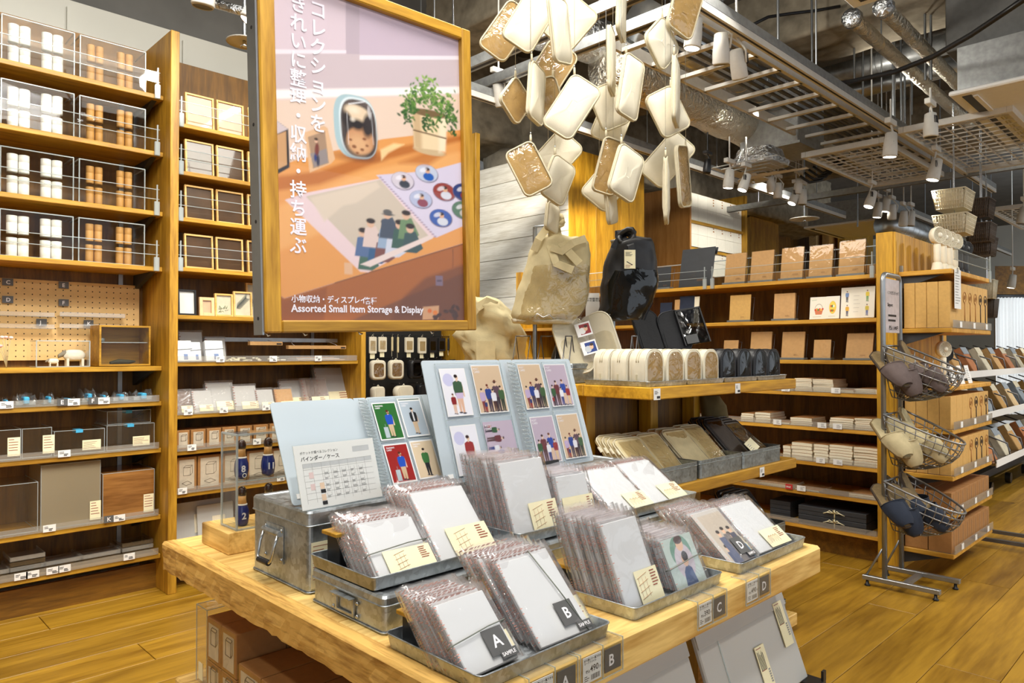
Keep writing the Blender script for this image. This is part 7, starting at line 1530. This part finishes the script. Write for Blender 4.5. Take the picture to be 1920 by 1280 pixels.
for si, z in enumerate(zs):
    for r_ in range(2):
        for k in range(n):
            o = thing('white_box', 'white carton on the %s white-box shelf, %s row, %s from the lit boards' % (ORD[si], ('lower', 'upper')[r_], ORD[k]), 'box', T(xa.x+.01+ww*k, WY+.02, z+.001+r_*.15), 'white cartons on the tall oak shelf'); obj('carton', MB().box((0, 0, 0), (ww-.002, .4, .148), ch=.001), WBX, o)
            if r_ and k > 1: obj('print', lines(MB(), ww*.6, .12, ww*.16, 3, .03, .014, M=T(0, -.001, 0)@RX(90), z=0), KRAFTD, o)
for i, (u0, u1, v0, Y, m, lab) in enumerate(((1408, 1460, 405, 4.9, W['oakZ'], 'tall oak cabinet back beyond the white cartons'), (1462, 1530, 428, 5.6, W['darkZ'], 'dark oak cabinet beyond the acrylic edge'), (1530, 1554, 433, 5.2, plain('cork_panel', srgb(190, 160, 110), .9, var=.2, scale=60), 'pale cork panel between two cabinets'), (1555, 1582, 430, 5.0, BKW, 'light oak cabinet beyond the bookcase'), (1584, 1637, 425, 4.8, W['oakZ'], 'orange oak cabinet next to the end post'))):
    a, b = py(u0, v0, Y), py(u1, v0+8, Y); o = thing('tall_cabinet', lab, 'cabinet', T(a.x, Y, 0)); obj('front_panel', MB().box((0, 0, 0), (b.x-a.x, .03, a.z)), m, o); obj('body', MB().box((0, .03, 0), (b.x-a.x, .12, a.z-.01)), m, o)
def wire_bin(label, p, w, d, h, m, group):
    o = thing('wire_basket', label, 'basket', T(p), group); q = MB()
    for k in range(6): zz = h*k/5; s = .82+.18*k/5; q.tube([(-w/2*s, -d/2*s, zz), (w/2*s, -d/2*s, zz), (w/2*s, d/2*s, zz), (-w/2*s, d/2*s, zz)], .004 if k < 5 else .006, 4, closed=True)
    for k in range(13):
        f = -1+2*k/12
        for sx in (-1, 1): q.tube([(f*w/2*.82, sx*d/2*.82, 0), (f*w/2, sx*d/2, h)], .004, 4); q.tube([(sx*w/2*.82, f*d/2*.82, 0), (sx*w/2, f*d/2, h)], .004, 4)
    obj('wire_grid', q, m, o)['kind'] = 'stuff'; obj('solid_base', MB().box((-w/2*.8, -d/2*.8, .0), (w/2*.8, d/2*.8, .012)), m, o)
    for k in range(4): obj('folded_item', MB().box((-w*.36+w*.185*k, -d*.36, .014), (-w*.36+w*.185*k+w*.16, d*.36, h*1.08), ch=.01), m, o)
    return o
CRW = plain('cream_coated_wire', srgb(236, 226, 198), .5); BRW = plain('brown_coated_wire', srgb(96, 84, 74), .6)
for i, (u, v, t, m, s) in enumerate(((1788, 394, 5.4, CRW, 68), (1790, 440, 5.4, CRW, 70), (1838, 410, 5.9, BRW, 50), (1840, 455, 5.9, BRW, 50), (1842, 480, 6.0, BRW, 50), (1850, 560, 6.4, CRW, 36), (1852, 595, 6.5, BRW, 36))):
    p = pt(u, v, t); k = t/FPX; wire_bin('%s wire basket hung above the end shelves, %s' % ('cream' if m is CRW else 'brown', ('upper front one', 'lower front one', 'topmost behind', 'middle behind', 'lowest behind', 'far one above the curtains aisle', 'far one under the cream one')[i]), (p.x, p.y, p.z), s*k, s*k*.8, 34*k, m, 'wire baskets hung above the end shelves')
    obj('hanging_wire', MB().cyl((0, 0, .05), (0, 0, 3.0-p.z), .003, n=5), CHROME, bpy.data.objects[[x.name for x in COL.objects if x.get('label', '').startswith(('cream wire', 'brown wire'))][-1]])
wg = thing('wire_gondola', 'chrome wire gondola of small packs at the far aisle', 'rack'); gx, gy = 7.2, 1.45
for k, (z, yo) in enumerate(((.98, 0), (.68, -.10), (.36, -.20))):
    obj('wire_shelf', MB().box((gx-1.2, gy+yo, z-.02), (gx+2.6, gy+.5, z)), CHROME, wg); obj('label_strip', MB().box((gx-1.2, gy+yo-.006, z-.03), (gx+2.6, gy+yo, z+.02)), PAPER, wg)
    for q in range(9): obj('wire_divider', MB().tube([(gx-1.2+.45*q, gy+yo, z), (gx-1.2+.45*q, gy+yo+.02, z+.10), (gx-1.2+.45*q, gy+yo+.35, z+.22)], .006, 5), WIRE, wg)
obj('plinth', MB().box((gx-1.1, gy+.1, .08), (gx+2.5, gy+.5, .14)), DKMET, wg)
for k in range(6): obj('castor', MB().cyl((gx-1.0+.65*k, gy+.0, .05), (gx-1.0+.65*k, gy+.04, .05), .045, n=12), BLK, wg)
cols = [srgb(206, 160, 96), srgb(222, 190, 140), srgb(190, 120, 70), srgb(150, 160, 170), srgb(216, 206, 180), srgb(196, 150, 80)]
cm = [plain('pack_tint_%d' % k, c, .5) for k, c in enumerate(cols)]
for k, (z, yo) in enumerate(((.98, 0), (.68, -.10), (.36, -.20))):
    for q in range(9): o = thing('display_pack', '%s leaning pack row on the %s wire shelf, %s along' % (('kraft', 'pale', 'russet', 'grey', 'cream', 'tan')[(q*2+k) % 6], ('upper', 'middle', 'lower')[k], ORD[q]), 'pack', T(gx-1.15+.42*q, gy+yo+.03, z+.004)@RX(-28), 'packs on the wire gondola'); obj('pack', MB().box((0, 0, 0), (.16, .05, .22), ch=.004), cm[(q*2+k) % 6], o); obj('header', MB().box((0, -.003, .16), (.16, -.001, .22)), cm[3 if q % 2 else 4], o)
cu = thing('curtain', 'white gathered curtains hanging at the far end of the aisle', 'curtain'); a, b = pt(1866, 560, 11.5), pt(1925, 560, 11.5); d = (b-a).normalized(); nrm = Vector((-d.y, d.x, 0))
rs = []
for k in range(61): f = k/60*1.5; p = a+d*(b-a).length*f; o_ = nrm*.05*math.sin(f*60); rs.append([(p.x+o_.x, p.y+o_.y, .15), (p.x+o_.x, p.y+o_.y, 2.0)])
obj('cloth', MB().loft(rs, closed=False, caps=False), PAPER, cu); obj('rail', MB().tube([a+Vector((0, 0, 2.02-a.z)), a+d*(b-a).length*1.5+Vector((0, 0, 2.02-a.z))], .03, 6), DKMET, cu); obj('header_board', MB().box((0, 0, 0), ((b-a).length*1.5, .04, .5), M=frame((a.x, a.y, 2.05), d, (0, 0, 1))@RX(0)@T(0, 0, 0)), W['dark'+'X'], cu) if 0 else obj('header_board', MB().add([tuple(a+Vector((0, 0, 2.05-a.z))), tuple(a+d*(b-a).length*1.5+Vector((0, 0, 2.05-a.z))), tuple(a+d*(b-a).length*1.5+Vector((0, 0, 2.5-a.z))), tuple(a+Vector((0, 0, 2.5-a.z)))], [(0, 1, 2, 3)]), W['darkX'], cu)
# ================================================================ ceiling services
ZC = 2.75
def beam(name, label, a, b, m, cat='beam'): return tag(obj(name, MB().box(a, b, ch=.03), m), label, cat)
def rough(name, a, b, m, n=14):
    (x0, y0, z0), (x1, y1, z1) = a, b; mb = MB(); lx = max(x1-x0, y1-y0); alongx = (x1-x0) > (y1-y0); k = int(lx/.16); rs = []
    for i in range(k+1):
        f = i/k; ring = []
        w_, h_ = ((y1-y0) if alongx else (x1-x0)), z1-z0
        for q in range(4):
            for j in range(n):
                g = j/n; p = [(g*w_, 0), (w_, g*h_), (w_-g*w_, h_), (0, h_-g*h_)][q]
                c = Vector((x0+f*lx, y0+p[0], z0+p[1])) if alongx else Vector((x0+p[0], y0+f*lx, z0+p[1])); d = NZ.noise(c*5)*.035+NZ.noise(c*16)*.018
                ctr = Vector((c.x, (y0+y1)/2, (z0+z1)/2)) if alongx else Vector(((x0+x1)/2, c.y, (z0+z1)/2)); c += (c-ctr).normalized()*d; ring.append(tuple(c))
        rs.append(ring)
    mb.loft(rs); o = obj(name, mb, m); o['kind'] = 'structure'; return o
rough('beam', (5.25, -3.5, 3.48), (5.9, 4.6, 3.92), CONC); rough('beam', (3.4, 4.75, 3.05), (12, 5.4, 3.92), CONC); rough('beam', (3.35, 1.2, 3.45), (3.8, 4.8, 3.92), CONC); rough('beam', (8.6, -3.5, 3.3), (9.2, 4.7, 3.92), CONC)
cl_ = MB(); rs = []
cc = pt(985, 260, 7.2)
for i in range(16):
    z = 2.0+1.95*i/15; rs.append([(cc.x+(.42+.03*NZ.noise(Vector((k*.9, z*4, 3))))*cos(2*pi*k/22), cc.y+(.42+.03*NZ.noise(Vector((k*.9, z*4, 9))))*math.sin(2*pi*k/22), z) for k in range(22)])
o = obj('column', cl_.loft(rs), CONC); o['kind'] = 'structure'
def track(label, y, x0, x1, z=ZC, group='lighting tracks'):
    o = thing('lighting_track', label, 'track', T(0, y, z), group); mb = MB().box((x0, -.02, 0), (x1, .02, .035)); obj('body', mb, LAMPW, o); obj('groove', MB().box((x0, -.006, -.001), (x1, .006, 0)), INK, o); obj('strut_channel', MB().box((x0, -.021, .036), (x1, .021, .085)), STRUT, o)
    for k in range(int((x1-x0)/1.1)): obj('hanging_rod', MB().cyl((x0+.5+1.1*k, 0, .085), (x0+.5+1.1*k, 0, 3.9-z), .005, n=6), STEEL, o)
    return o
y1_ = pz(1640, 222, ZC).y; y2_ = pz(1000, 219, ZC).y
track('long lighting track running over the hanging pouches to the mesh panels', y1_, 1.6, 8.6); track('long lighting track behind the hanging pouches', y2_, 2.2, 9.0)
track('far lighting track over the aisle lamps', pz(1655, 383, ZC).y, 9.4, 14.5)
# cross struts
for i, (u, v, zz, lab) in enumerate(((1640, 357, 2.74, 'long zinc cross strut below the mesh panels'), (1200, 55, 2.86, 'zinc cross strut near the topmost pouches'), (1100, 40, 2.86, 'zinc cross strut behind the topmost pouches'))):
    p = pz(u, v, zz); o = thing('cross_strut', lab, 'strut', T(p.x, 0, zz), 'zinc struts'); obj('channel', MB().box((-.03, -1.6, 0), (.03, 6.3, .06)), STRUT, o); obj('slot', MB().box((-.012, -1.6, -.001), (.012, 6.3, 0)), INK, o)
    for y in (.2, 2.0, 3.8): obj('hanging_rod', MB().cyl((0, y, .06), (0, y, 3.9-zz), .006, n=6), STEEL, o)
# cable ladder with bundles
zl = 2.86; a0, a1, b0 = pz(1300, 154, zl), pz(1531, 280, zl), pz(1560, 190, zl)
la = thing('cable_ladder', 'white cable ladder with rungs carrying cables behind the pouches', 'ladder', T(0, 0, zl)); ya, yb = (a0.y+a1.y)/2, b0.y
x0, x1 = 3.2, 7.5
for y in (ya, yb): obj('side_rail', MB().box((x0, y-.012, 0), (x1, y+.012, .07)), LAMPW, la)
for k in range(15): x = x0+.15+.30*k; obj('rung', MB().box((x-.018, min(ya, yb), 0), (x+.018, max(ya, yb), .022)), LAMPW, la)
cb_m = MB(); 
for k in range(14): y = yb+.06+.022*k if yb < ya else yb-.06-.022*k; cb_m.tube([(x0+.4*q, y+.01*NZ.noise(Vector((q*.7, k, 0))), .034+.012*(k % 3)+.006*NZ.noise(Vector((q, k, 5)))) for q in range(12)], .009, 5)
o = tag(obj('cable_bundle', cb_m, plain('grey_cables', srgb(92, 92, 96), .5, var=.4, scale=3), None, T(0, 0, zl)), 'bundle of grey cables lying along the ladder', 'cable'); o['kind'] = 'stuff'
# ducts and pipes
def pipe(name, label, p0, p1, r, m, n=20, seam=None, wob=0, cat='duct'):
    p0, p1 = Vector(p0), Vector(p1); o = thing(name, label, cat, T(p0)); d = p1-p0; k = max(2, int(d.length/.09)) if wob else 2
    P_ = [d*(i/(k-1)) for i in range(k)]; rr = [r*(1+wob*NZ.noise(Vector((i*1.7, r*50, 0)))) for i in range(k)]; obj('shell', MB().tube(P_, rr, n), m, o)
    if seam:
        for i in range(1, int(d.length/seam)): q = d.normalized()*seam*i; obj('seam', MB().tube([q-d.normalized()*.006, q+d.normalized()*.006], r*1.03, n), m, o)
    return o
q0 = pz(1235, 178, 3.0); pipe('foil_duct', 'thick gold foil-wrapped duct running behind the pouches', (q0.x-.6, q0.y, 3.06), (pz(1440, 250, 3.0).x, q0.y, 3.06), .17, FOILG, 24, None, .10)
q1 = pz(1405, 165, 3.15); pipe('spiral_duct', 'shiny spiral steel duct above the cable ladder', (q1.x-1.4, q1.y, 3.22), (q1.x+.8, q1.y, 3.22), .13, DUCT, 24, .16)
q1 = pz(1200, 60, 3.2); pipe('spiral_duct', 'silver foil duct behind the highest pouches', (q1.x-.5, q1.y+.5, 3.25), (q1.x+2.0, q1.y-.2, 3.25), .14, FOILS, 20, None, .12)
for k, (u0, v0, u1, v1) in enumerate(((1597, 34, 1775, 205), (1656, 14, 1800, 150))):
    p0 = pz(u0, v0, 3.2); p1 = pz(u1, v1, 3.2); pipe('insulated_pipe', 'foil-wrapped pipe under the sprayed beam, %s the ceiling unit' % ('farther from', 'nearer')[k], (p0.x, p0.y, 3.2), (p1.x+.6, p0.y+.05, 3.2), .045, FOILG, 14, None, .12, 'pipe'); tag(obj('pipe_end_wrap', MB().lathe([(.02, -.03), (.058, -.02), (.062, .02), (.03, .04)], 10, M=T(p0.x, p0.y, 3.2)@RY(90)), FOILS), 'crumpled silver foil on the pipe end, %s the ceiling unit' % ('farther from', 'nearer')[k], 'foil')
for k, (u, v, t) in enumerate(((1560, 140, 6.6), (1600, 170, 7.0))): p = pt(u, v, t); pipe('large_pipe', ('blue-grey pipe crossing behind the foil-wrapped pipes', 'steel pipe crossing behind the foil-wrapped pipes')[k], (p.x, p.y-2.0, p.z), (p.x, p.y+1.6, p.z), .085, DUCT if k else STRUT, 18, .8, 0, 'pipe')
p = pz(1712, 440, 2.6); pipe('spiral_duct', 'bright steel duct above the bookcase end', (p.x-.9, p.y+.0, 2.62), (p.x+1.5, p.y, 2.62), .16, DUCT, 20, .2)
p = pt(1440, 225, 5.9); o = thing('plenum_box', 'grey sheet-metal plenum at the end of the foil duct', 'duct', T(p.x, p.y-.25, p.z-.22)); obj('shell', MB().box((0, 0, 0), (.5, .5, .42), ch=.006), STRUT, o); obj('flange', MB().box((-.02, -.02, -.02), (.52, .52, 0)), STRUT, o)
def diffuser(label, p, s, m=LAMPW):
    o = thing('ceiling_diffuser', label, 'vent', T(p)); 
    for k in range(5):
        a, b = s*(1-.2*k), s*(1-.2*k)-.03*s*2; f = MB()
        for q in range(4): f.add([(-a, -a, -.02*k*.5), (a, -a, -.02*k*.5), (b, -b, .012-.02*k*.5), (-b, -b, .012-.02*k*.5), (-a, -a, .01-.01*k), (a, -a, .01-.01*k)], [(0, 1, 2, 3)], M=RZ(90*q))
        obj('louvre_ring', f, m, o)
    obj('neck', MB().loft([[(a, b, z) for a, b in rrect(2*s*q, 2*s*q, .05, 4)] for z, q in ((.014, .62), (.05, .66), (.08, .56), (.14, .5))]), FOILS, o); return o
diffuser('square white diffuser with foil collar above the pair of lit lamps', pt(1425, 316, 5.6), .27)
def mesh_panel(label, x0, x1, y0, y1, z, nx, ny):
    o = thing('mesh_panel', label, 'grid panel', T(x0, y0, z), 'white mesh ceiling panels'); w, d = x1-x0, y1-y0
    for a, b in (((0, 0, 0), (w, .035, .045)), ((0, d-.035, 0), (w, d, .045)), ((0, .035, 0), (.035, d-.035, .045)), ((w-.035, .035, 0), (w, d-.035, .045))): obj('frame_bar', MB().box(a, b, ch=.003), LAMPW, o)
    g = MB()
    for k in range(1, nx): g.box((w*k/nx-.004, .03, .012), (w*k/nx+.004, d-.03, .020))
    for k in range(1, ny): g.box((.03, d*k/ny-.004, .020), (w-.03, d*k/ny+.004, .028))
    obj('wire_grid', g, LAMPW, o)['kind'] = 'stuff'
    for k in range(2): obj('hanging_rod', MB().cyl((w*(.2+.6*k), .02, .04), (w*(.2+.6*k), .02, 3.9-z), .005, n=5), STEEL, o)
zm = 2.68; A_, B_, C_ = pz(1537, 290, zm), pz(1655, 345, zm), pz(1655, 250, zm)
yA = y1_+.07; mesh_panel('white mesh panel between the track and the cable ladder', A_.x, A_.x+1.5, yA, yA+.62, zm, 14, 8)
mesh_panel('white mesh panel on the ceiling-unit side of the track', A_.x-.15, A_.x+1.5, y1_-.75, y1_-.07, zm, 14, 8); mesh_panel('white mesh panel under the ceiling unit', A_.x+.3, A_.x+2.2, y1_-1.5, y1_-.80, zm, 14, 8); mesh_panel('far white mesh panel beyond the hung baskets', 9.3, 11, 1.2, 2.0, zm, 14, 8)
# ceiling units
def cassette(label, p, lx, ly, h=.3):
    o = thing('ceiling_unit', label, 'air conditioner', T(p), 'ceiling air units'); CU = plain('unit_panel_white', srgb(242, 242, 240), .5, var=.02) if 'cu' not in tab else tab['cu']; tab['cu'] = CU
    obj('panel', MB().box((0, 0, 0), (lx, ly, .03), ch=.008), CU, o); obj('casing', MB().box((.04, .04, .03), (lx-.04, ly-.04, h)), STRUT, o); obj('air_slot', MB().box((.06, ly-.11, -.004), (lx-.06, ly-.06, 0)), DKMET, o); obj('air_flap', MB().box((.07, ly-.14, -.012), (lx-.07, ly-.115, -.002)), CU, o); obj('air_slot', MB().box((.06, .06, -.004), (lx-.06, .11, 0)), DKMET, o)
    return o
p = pz(1778, 181, 2.72); cassette('large white ceiling unit at the picture edge above the aisle', (p.x, p.y-1.15, 2.72), 1.5, 1.15); p2 = pz(1600, 17, 3.0); cassette('small white ceiling unit cut by the picture top', (p2.x-.6, p2.y-.6, 3.0), .6, .6); p3 = pz(1575, 430, 2.6); cassette('beige ceiling unit far behind the notebook bookcase', (9.2, 3.0, 2.72), 1.2, 1.0)
p = pt(1790, 160, 4.6); o = thing('sheet_metal_duct', 'big grey sheet-metal duct above the ceiling unit', 'duct', T(p.x, p.y-1.4, 3.06)); obj('shell', MB().box((0, 0, 0), (1.3, 1.45, .36), ch=.006), plain('dull_sheet_metal', srgb(112, 112, 110), .6, .3), o); obj('joint_flange', MB().box((-.012, .55, -.012), (1.312, .58, .372)), STRUT, o)
# plates, rods, cables
def plate(label, p, r): o = thing('round_plate', label, 'plate', T(p), 'round ceiling plates'); obj('dish', MB().lathe([(.01, .012), (r*.6, .008), (r, 0), (r, -.006), (r*.6, .002), (.01, .004)], 28), LAMPW, o); obj('stem', MB().cyl((0, 0, .01), (0, 0, 3.9-p[2]), .01, n=8), STEEL, o); obj('nozzle', MB().lathe([(.012, -.03), (.018, -.024), (.008, -.006), (.008, .004)], 10), CHROME, o)
plate('beige round plate under the ceiling near the poster', pt(458, 78, 3.6), .085); plate('beige round plate behind the pair of lit lamps', pt(1412, 337, 6.4), .13); plate('grey round plate hanging beyond the white cartons', pt(1508, 410, 7.6), .15)
for i, (u, v0, t) in enumerate(((1459, 95, 4.6), (1523, 165, 5.0), (1602, 150, 5.6), (1618, 190, 5.9), (1675, 235, 6.0), (1690, 235, 6.1), (1697, 235, 6.2), (1710, 215, 6.2), (1735, 150, 5.0), (1746, 150, 5.0), (1608, 425, 8), (265, 95, 4.3), (160, 60, 4.3), (43, 40, 4.2))):
    p = pt(u, v0, t); tag(obj('hanging_rod', MB().cyl((p.x, p.y, p.z), (p.x, p.y, 3.9), .006 if t < 4.5 else .008, n=6), STEEL), 'thin steel ceiling rod, %s of the rods counted from the lamps to the bookcase' % ORD[i], 'rod', 'thin steel ceiling rods')
def cable(label, pts, r, m=BLK): tag(obj('cable', MB().tube(pts, r, 7), m), label, 'cable')
cable('thick black sagging cable crossing to the ceiling unit', [pt(u, v, t) for u, v, t in ((1540, 162, 5.2), (1600, 152, 4.9), (1680, 134, 4.6), (1750, 106, 4.3), (1820, 66, 4.0), (1880, 26, 3.8), (1930, -8, 3.6))], .016)
cable('black cable looping along the sprayed beam', [pt(u, v, t) for u, v, t in ((1400, 52, 4.9), (1440, 32, 5.0), (1480, 26, 5.05), (1530, 20, 5.05), (1575, 12, 5.05))], .011)
cable('black cable along the wall above the bookcase', [pt(u, v, 4.62) for u, v in ((100, -6), (150, 6), (180, 20), (250, 38), (310, 52), (350, 62), (395, 78), (425, 82), (432, 96))], .007); cable('second black cable drooping beside the poster', [pt(u, v, 4.6) for u, v in ((345, 60), (370, 72), (385, 82))], .009)
for k in range(5): cable('black cable loop beside the mesh panel, %s from the cable ladder' % ORD[k], [pt(1500+8*k+dx, 330-6*k+dy, 6.5) for dx, dy in ((0, 0), (18, 12), (40, 8), (58, -14), (66, -30))], .012)
pipe('conduit', 'silver flexible conduit near the lamp over the poster', tuple(pt(395, 4, 3.4)), tuple(pt(492, 32, 3.4)), .022, FOILS, 10, None, .2, 'pipe')
# spot lamps
def lamp(label, u, v, t, tilt=0, az=0, lit=True, s=1.0, m=LAMPW, watts=0):
    p = pt(u, v, t); o = thing('spot_lamp', label, 'lamp', T(p), 'track spot lamps'); A = RZ(az)@RX(tilt); L_ = .15*s; r = .041*s
    obj('body', MB().lathe([(r*.55, L_), (r*.8, L_*.96), (r*.92, L_*.6), (r, L_*.4), (r*1.02, .01), (r*.9, 0), (r*.86, .012)], 18, M=A), m, o)
    f = MB()
    for k in range(7): a = pi*.2+k*.27; f.cyl((r*.98*cos(a), -r*.98*math.sin(a), L_*.55), (r*.86*cos(a), -r*.86*math.sin(a), L_*.85), .0028*s, n=4)
    obj('cooling_slot', f, INK, o)
    obj('lens', MB().cyl((0, 0, .003), (0, 0, .006), r*.88, n=18, M=A), LENS if lit else DKMET, o)
    top = A@Vector((0, 0, L_*.75)); obj('arm', MB().tube([A@Vector((r, 0, L_*.5)), A@Vector((r*1.2, 0, L_*.9)), Vector((top.x, top.y, L_+.05*s))], .006*s, 6), m, o); obj('adaptor', MB().box((top.x-.06*s, top.y-.018, L_+.045*s), (top.x+.06*s, top.y+.018, L_+.08*s), ch=.004), m, o)
    tz = ZC if t < 5.6 and p.z+L_+.08*s < ZC else 3.9
    obj('stem', MB().cyl((top.x, top.y, L_+.08*s), (top.x, top.y, tz-p.z), .006, n=6), m, o)
    if watts: d = A@Vector((0, 0, -1)); q = p+A@Vector((0, 0, -.012)); spot('lamp_beam', q, q+d, watts, 62, .03)
lamp('lit spot lamp beside the top of the poster', 469, 44, 2.6, 30, 60, True, 1.05, watts=10); lamp('unlit spot lamp cut by the picture top near the poster', 380, 14, 2.7, 10, 0, False, 1.0)
lamp('lit spot lamp hanging nearest the pouches', 1297, 92, 3.5, 8, 30, True, 1.0); lamp('unlit tilted spot lamp next to the lit one by the pouches', 1352, 122, 3.75, 16, -60, False, 1.05); lamp('unlit spot lamp tilted towards the pouches, third on the track', 1388, 148, 3.95, 28, -80, False, 1.05)
lamp('lit spot lamp under the track at the mesh panels', 1668, 295, 4.6, 4, 0, True, 1.05, watts=30); lamp('white cylinder lamp with a black cap beside the ceiling unit', 1745, 258, 4.4, 0, 0, False, 1.0, WHT); lamp('lit spot lamp at the far end of the mesh panels', 1748, 338, 5.4, 14, 40, True, 1.1, watts=30)
lamp('lit spot lamp under the square diffuser, nearer one of two', 1365, 353, 5.4, 6, 20, True, .95); lamp('lit spot lamp under the square diffuser, tilted one of two', 1391, 357, 5.4, 22, 60, True, .9, watts=30)
for i, (u, v, tl, az, lit) in enumerate(((1446, 360, 20, -70, False), (1458, 372, 10, -50, False), (1484, 382, 28, 60, True), (1494, 364, 10, 0, False), (1504, 384, 4, 0, False))): lamp('spot lamp in the group of five, %s from the square diffuser' % ORD[i], u, v, 6.6, tl, az, lit, .95)
lamp('lit spot lamp alone above the notebook bookcase', 1628, 388, 6.2, 22, 60, True, 1.0, watts=25)
for i, (u, v, tl, az, lit) in enumerate(((1644, 408, 8, 20, True), (1659, 397, 10, 20, True), (1672, 412, 14, -60, False), (1693, 424, 18, -60, False), (1706, 424, 6, 0, False))): lamp('spot lamp in the far row above the bookcase end, %s from the lone one' % ORD[i], u, v, 7.4, tl, az, lit, 1.05)
lamp('spot lamp on the track behind the pouches nearest the poster', 941, 200, 4.7, 26, -70, False, 1.0); lamp('black camera-like spot hanging under the rear track', 1325, 325, 5.3, 6, 0, False, .7, BLK)
for k, (u, v, t) in enumerate(((1895, 540, 9.5), (1915, 420, 7.5))): lamp('lit white lamp over the far aisle, %s' % ('by the curtains', 'at the picture edge')[k], u, v, t, 10, 20, k == 0, 1.2, WHT, watts=40)
spot('added_ceiling_fill', (3.6, y1_+.3, 3.0), (4.4, y1_-.4, 3.9), 22, 150, .06); spot('added_ceiling_fill', (6.2, y1_+.3, 3.0), (6.4, y1_-.6, 3.9), 22, 150, .06); spot('planks_wash', (3.15, 2.9, 3.15), (4.5, 4.7, 1.9), 230, 60, .06); spot('side_panel_wash', (4.9, 2.5, 2.9), (6.4, 4.6, 2.2), 90, 60, .06)  # unseen upward and wash spots added to brighten ceiling, planks and side panel
spot('boards_wash', pt(1150, 330, 5.0)+Vector((0, 0, .0)), (5.0, PYC, 1.9), 45, 50, .05, (1, .82, .55))
spot('far_beam', (7.0, 2.9, 2.9), (7.2, 4.2, 2.2), 60, 90, .06); spot('far_beam', (9.8, .5, 2.9), (9.5, 1.5, .8), 160, 110, .06); spot('far_beam', (7.2, -.6, 2.9), (6.0, .6, .3), 140, 100, .06); spot('far_beam', (10.5, 1.2, 2.5), (12.5, 1.2, 1.5), 300, 80, .06, (.85, .93, 1)); spot('added_far_ceiling_fill', (9.5, .8, 2.8), (10, 1.0, 3.9), 70, 160, .08, (.75, .88, 1)); spot('added_far_ceiling_fill', (13, .5, 2.8), (13, .8, 3.9), 90, 160, .08, (.75, .88, 1)); spot('far_beam', (8.3, 5.6, 2.4), (8.3, 7.2, 2.8), 60, 120, .06, (.8, .9, 1))  # unseen fill spots added to brighten the far shop and its ceiling
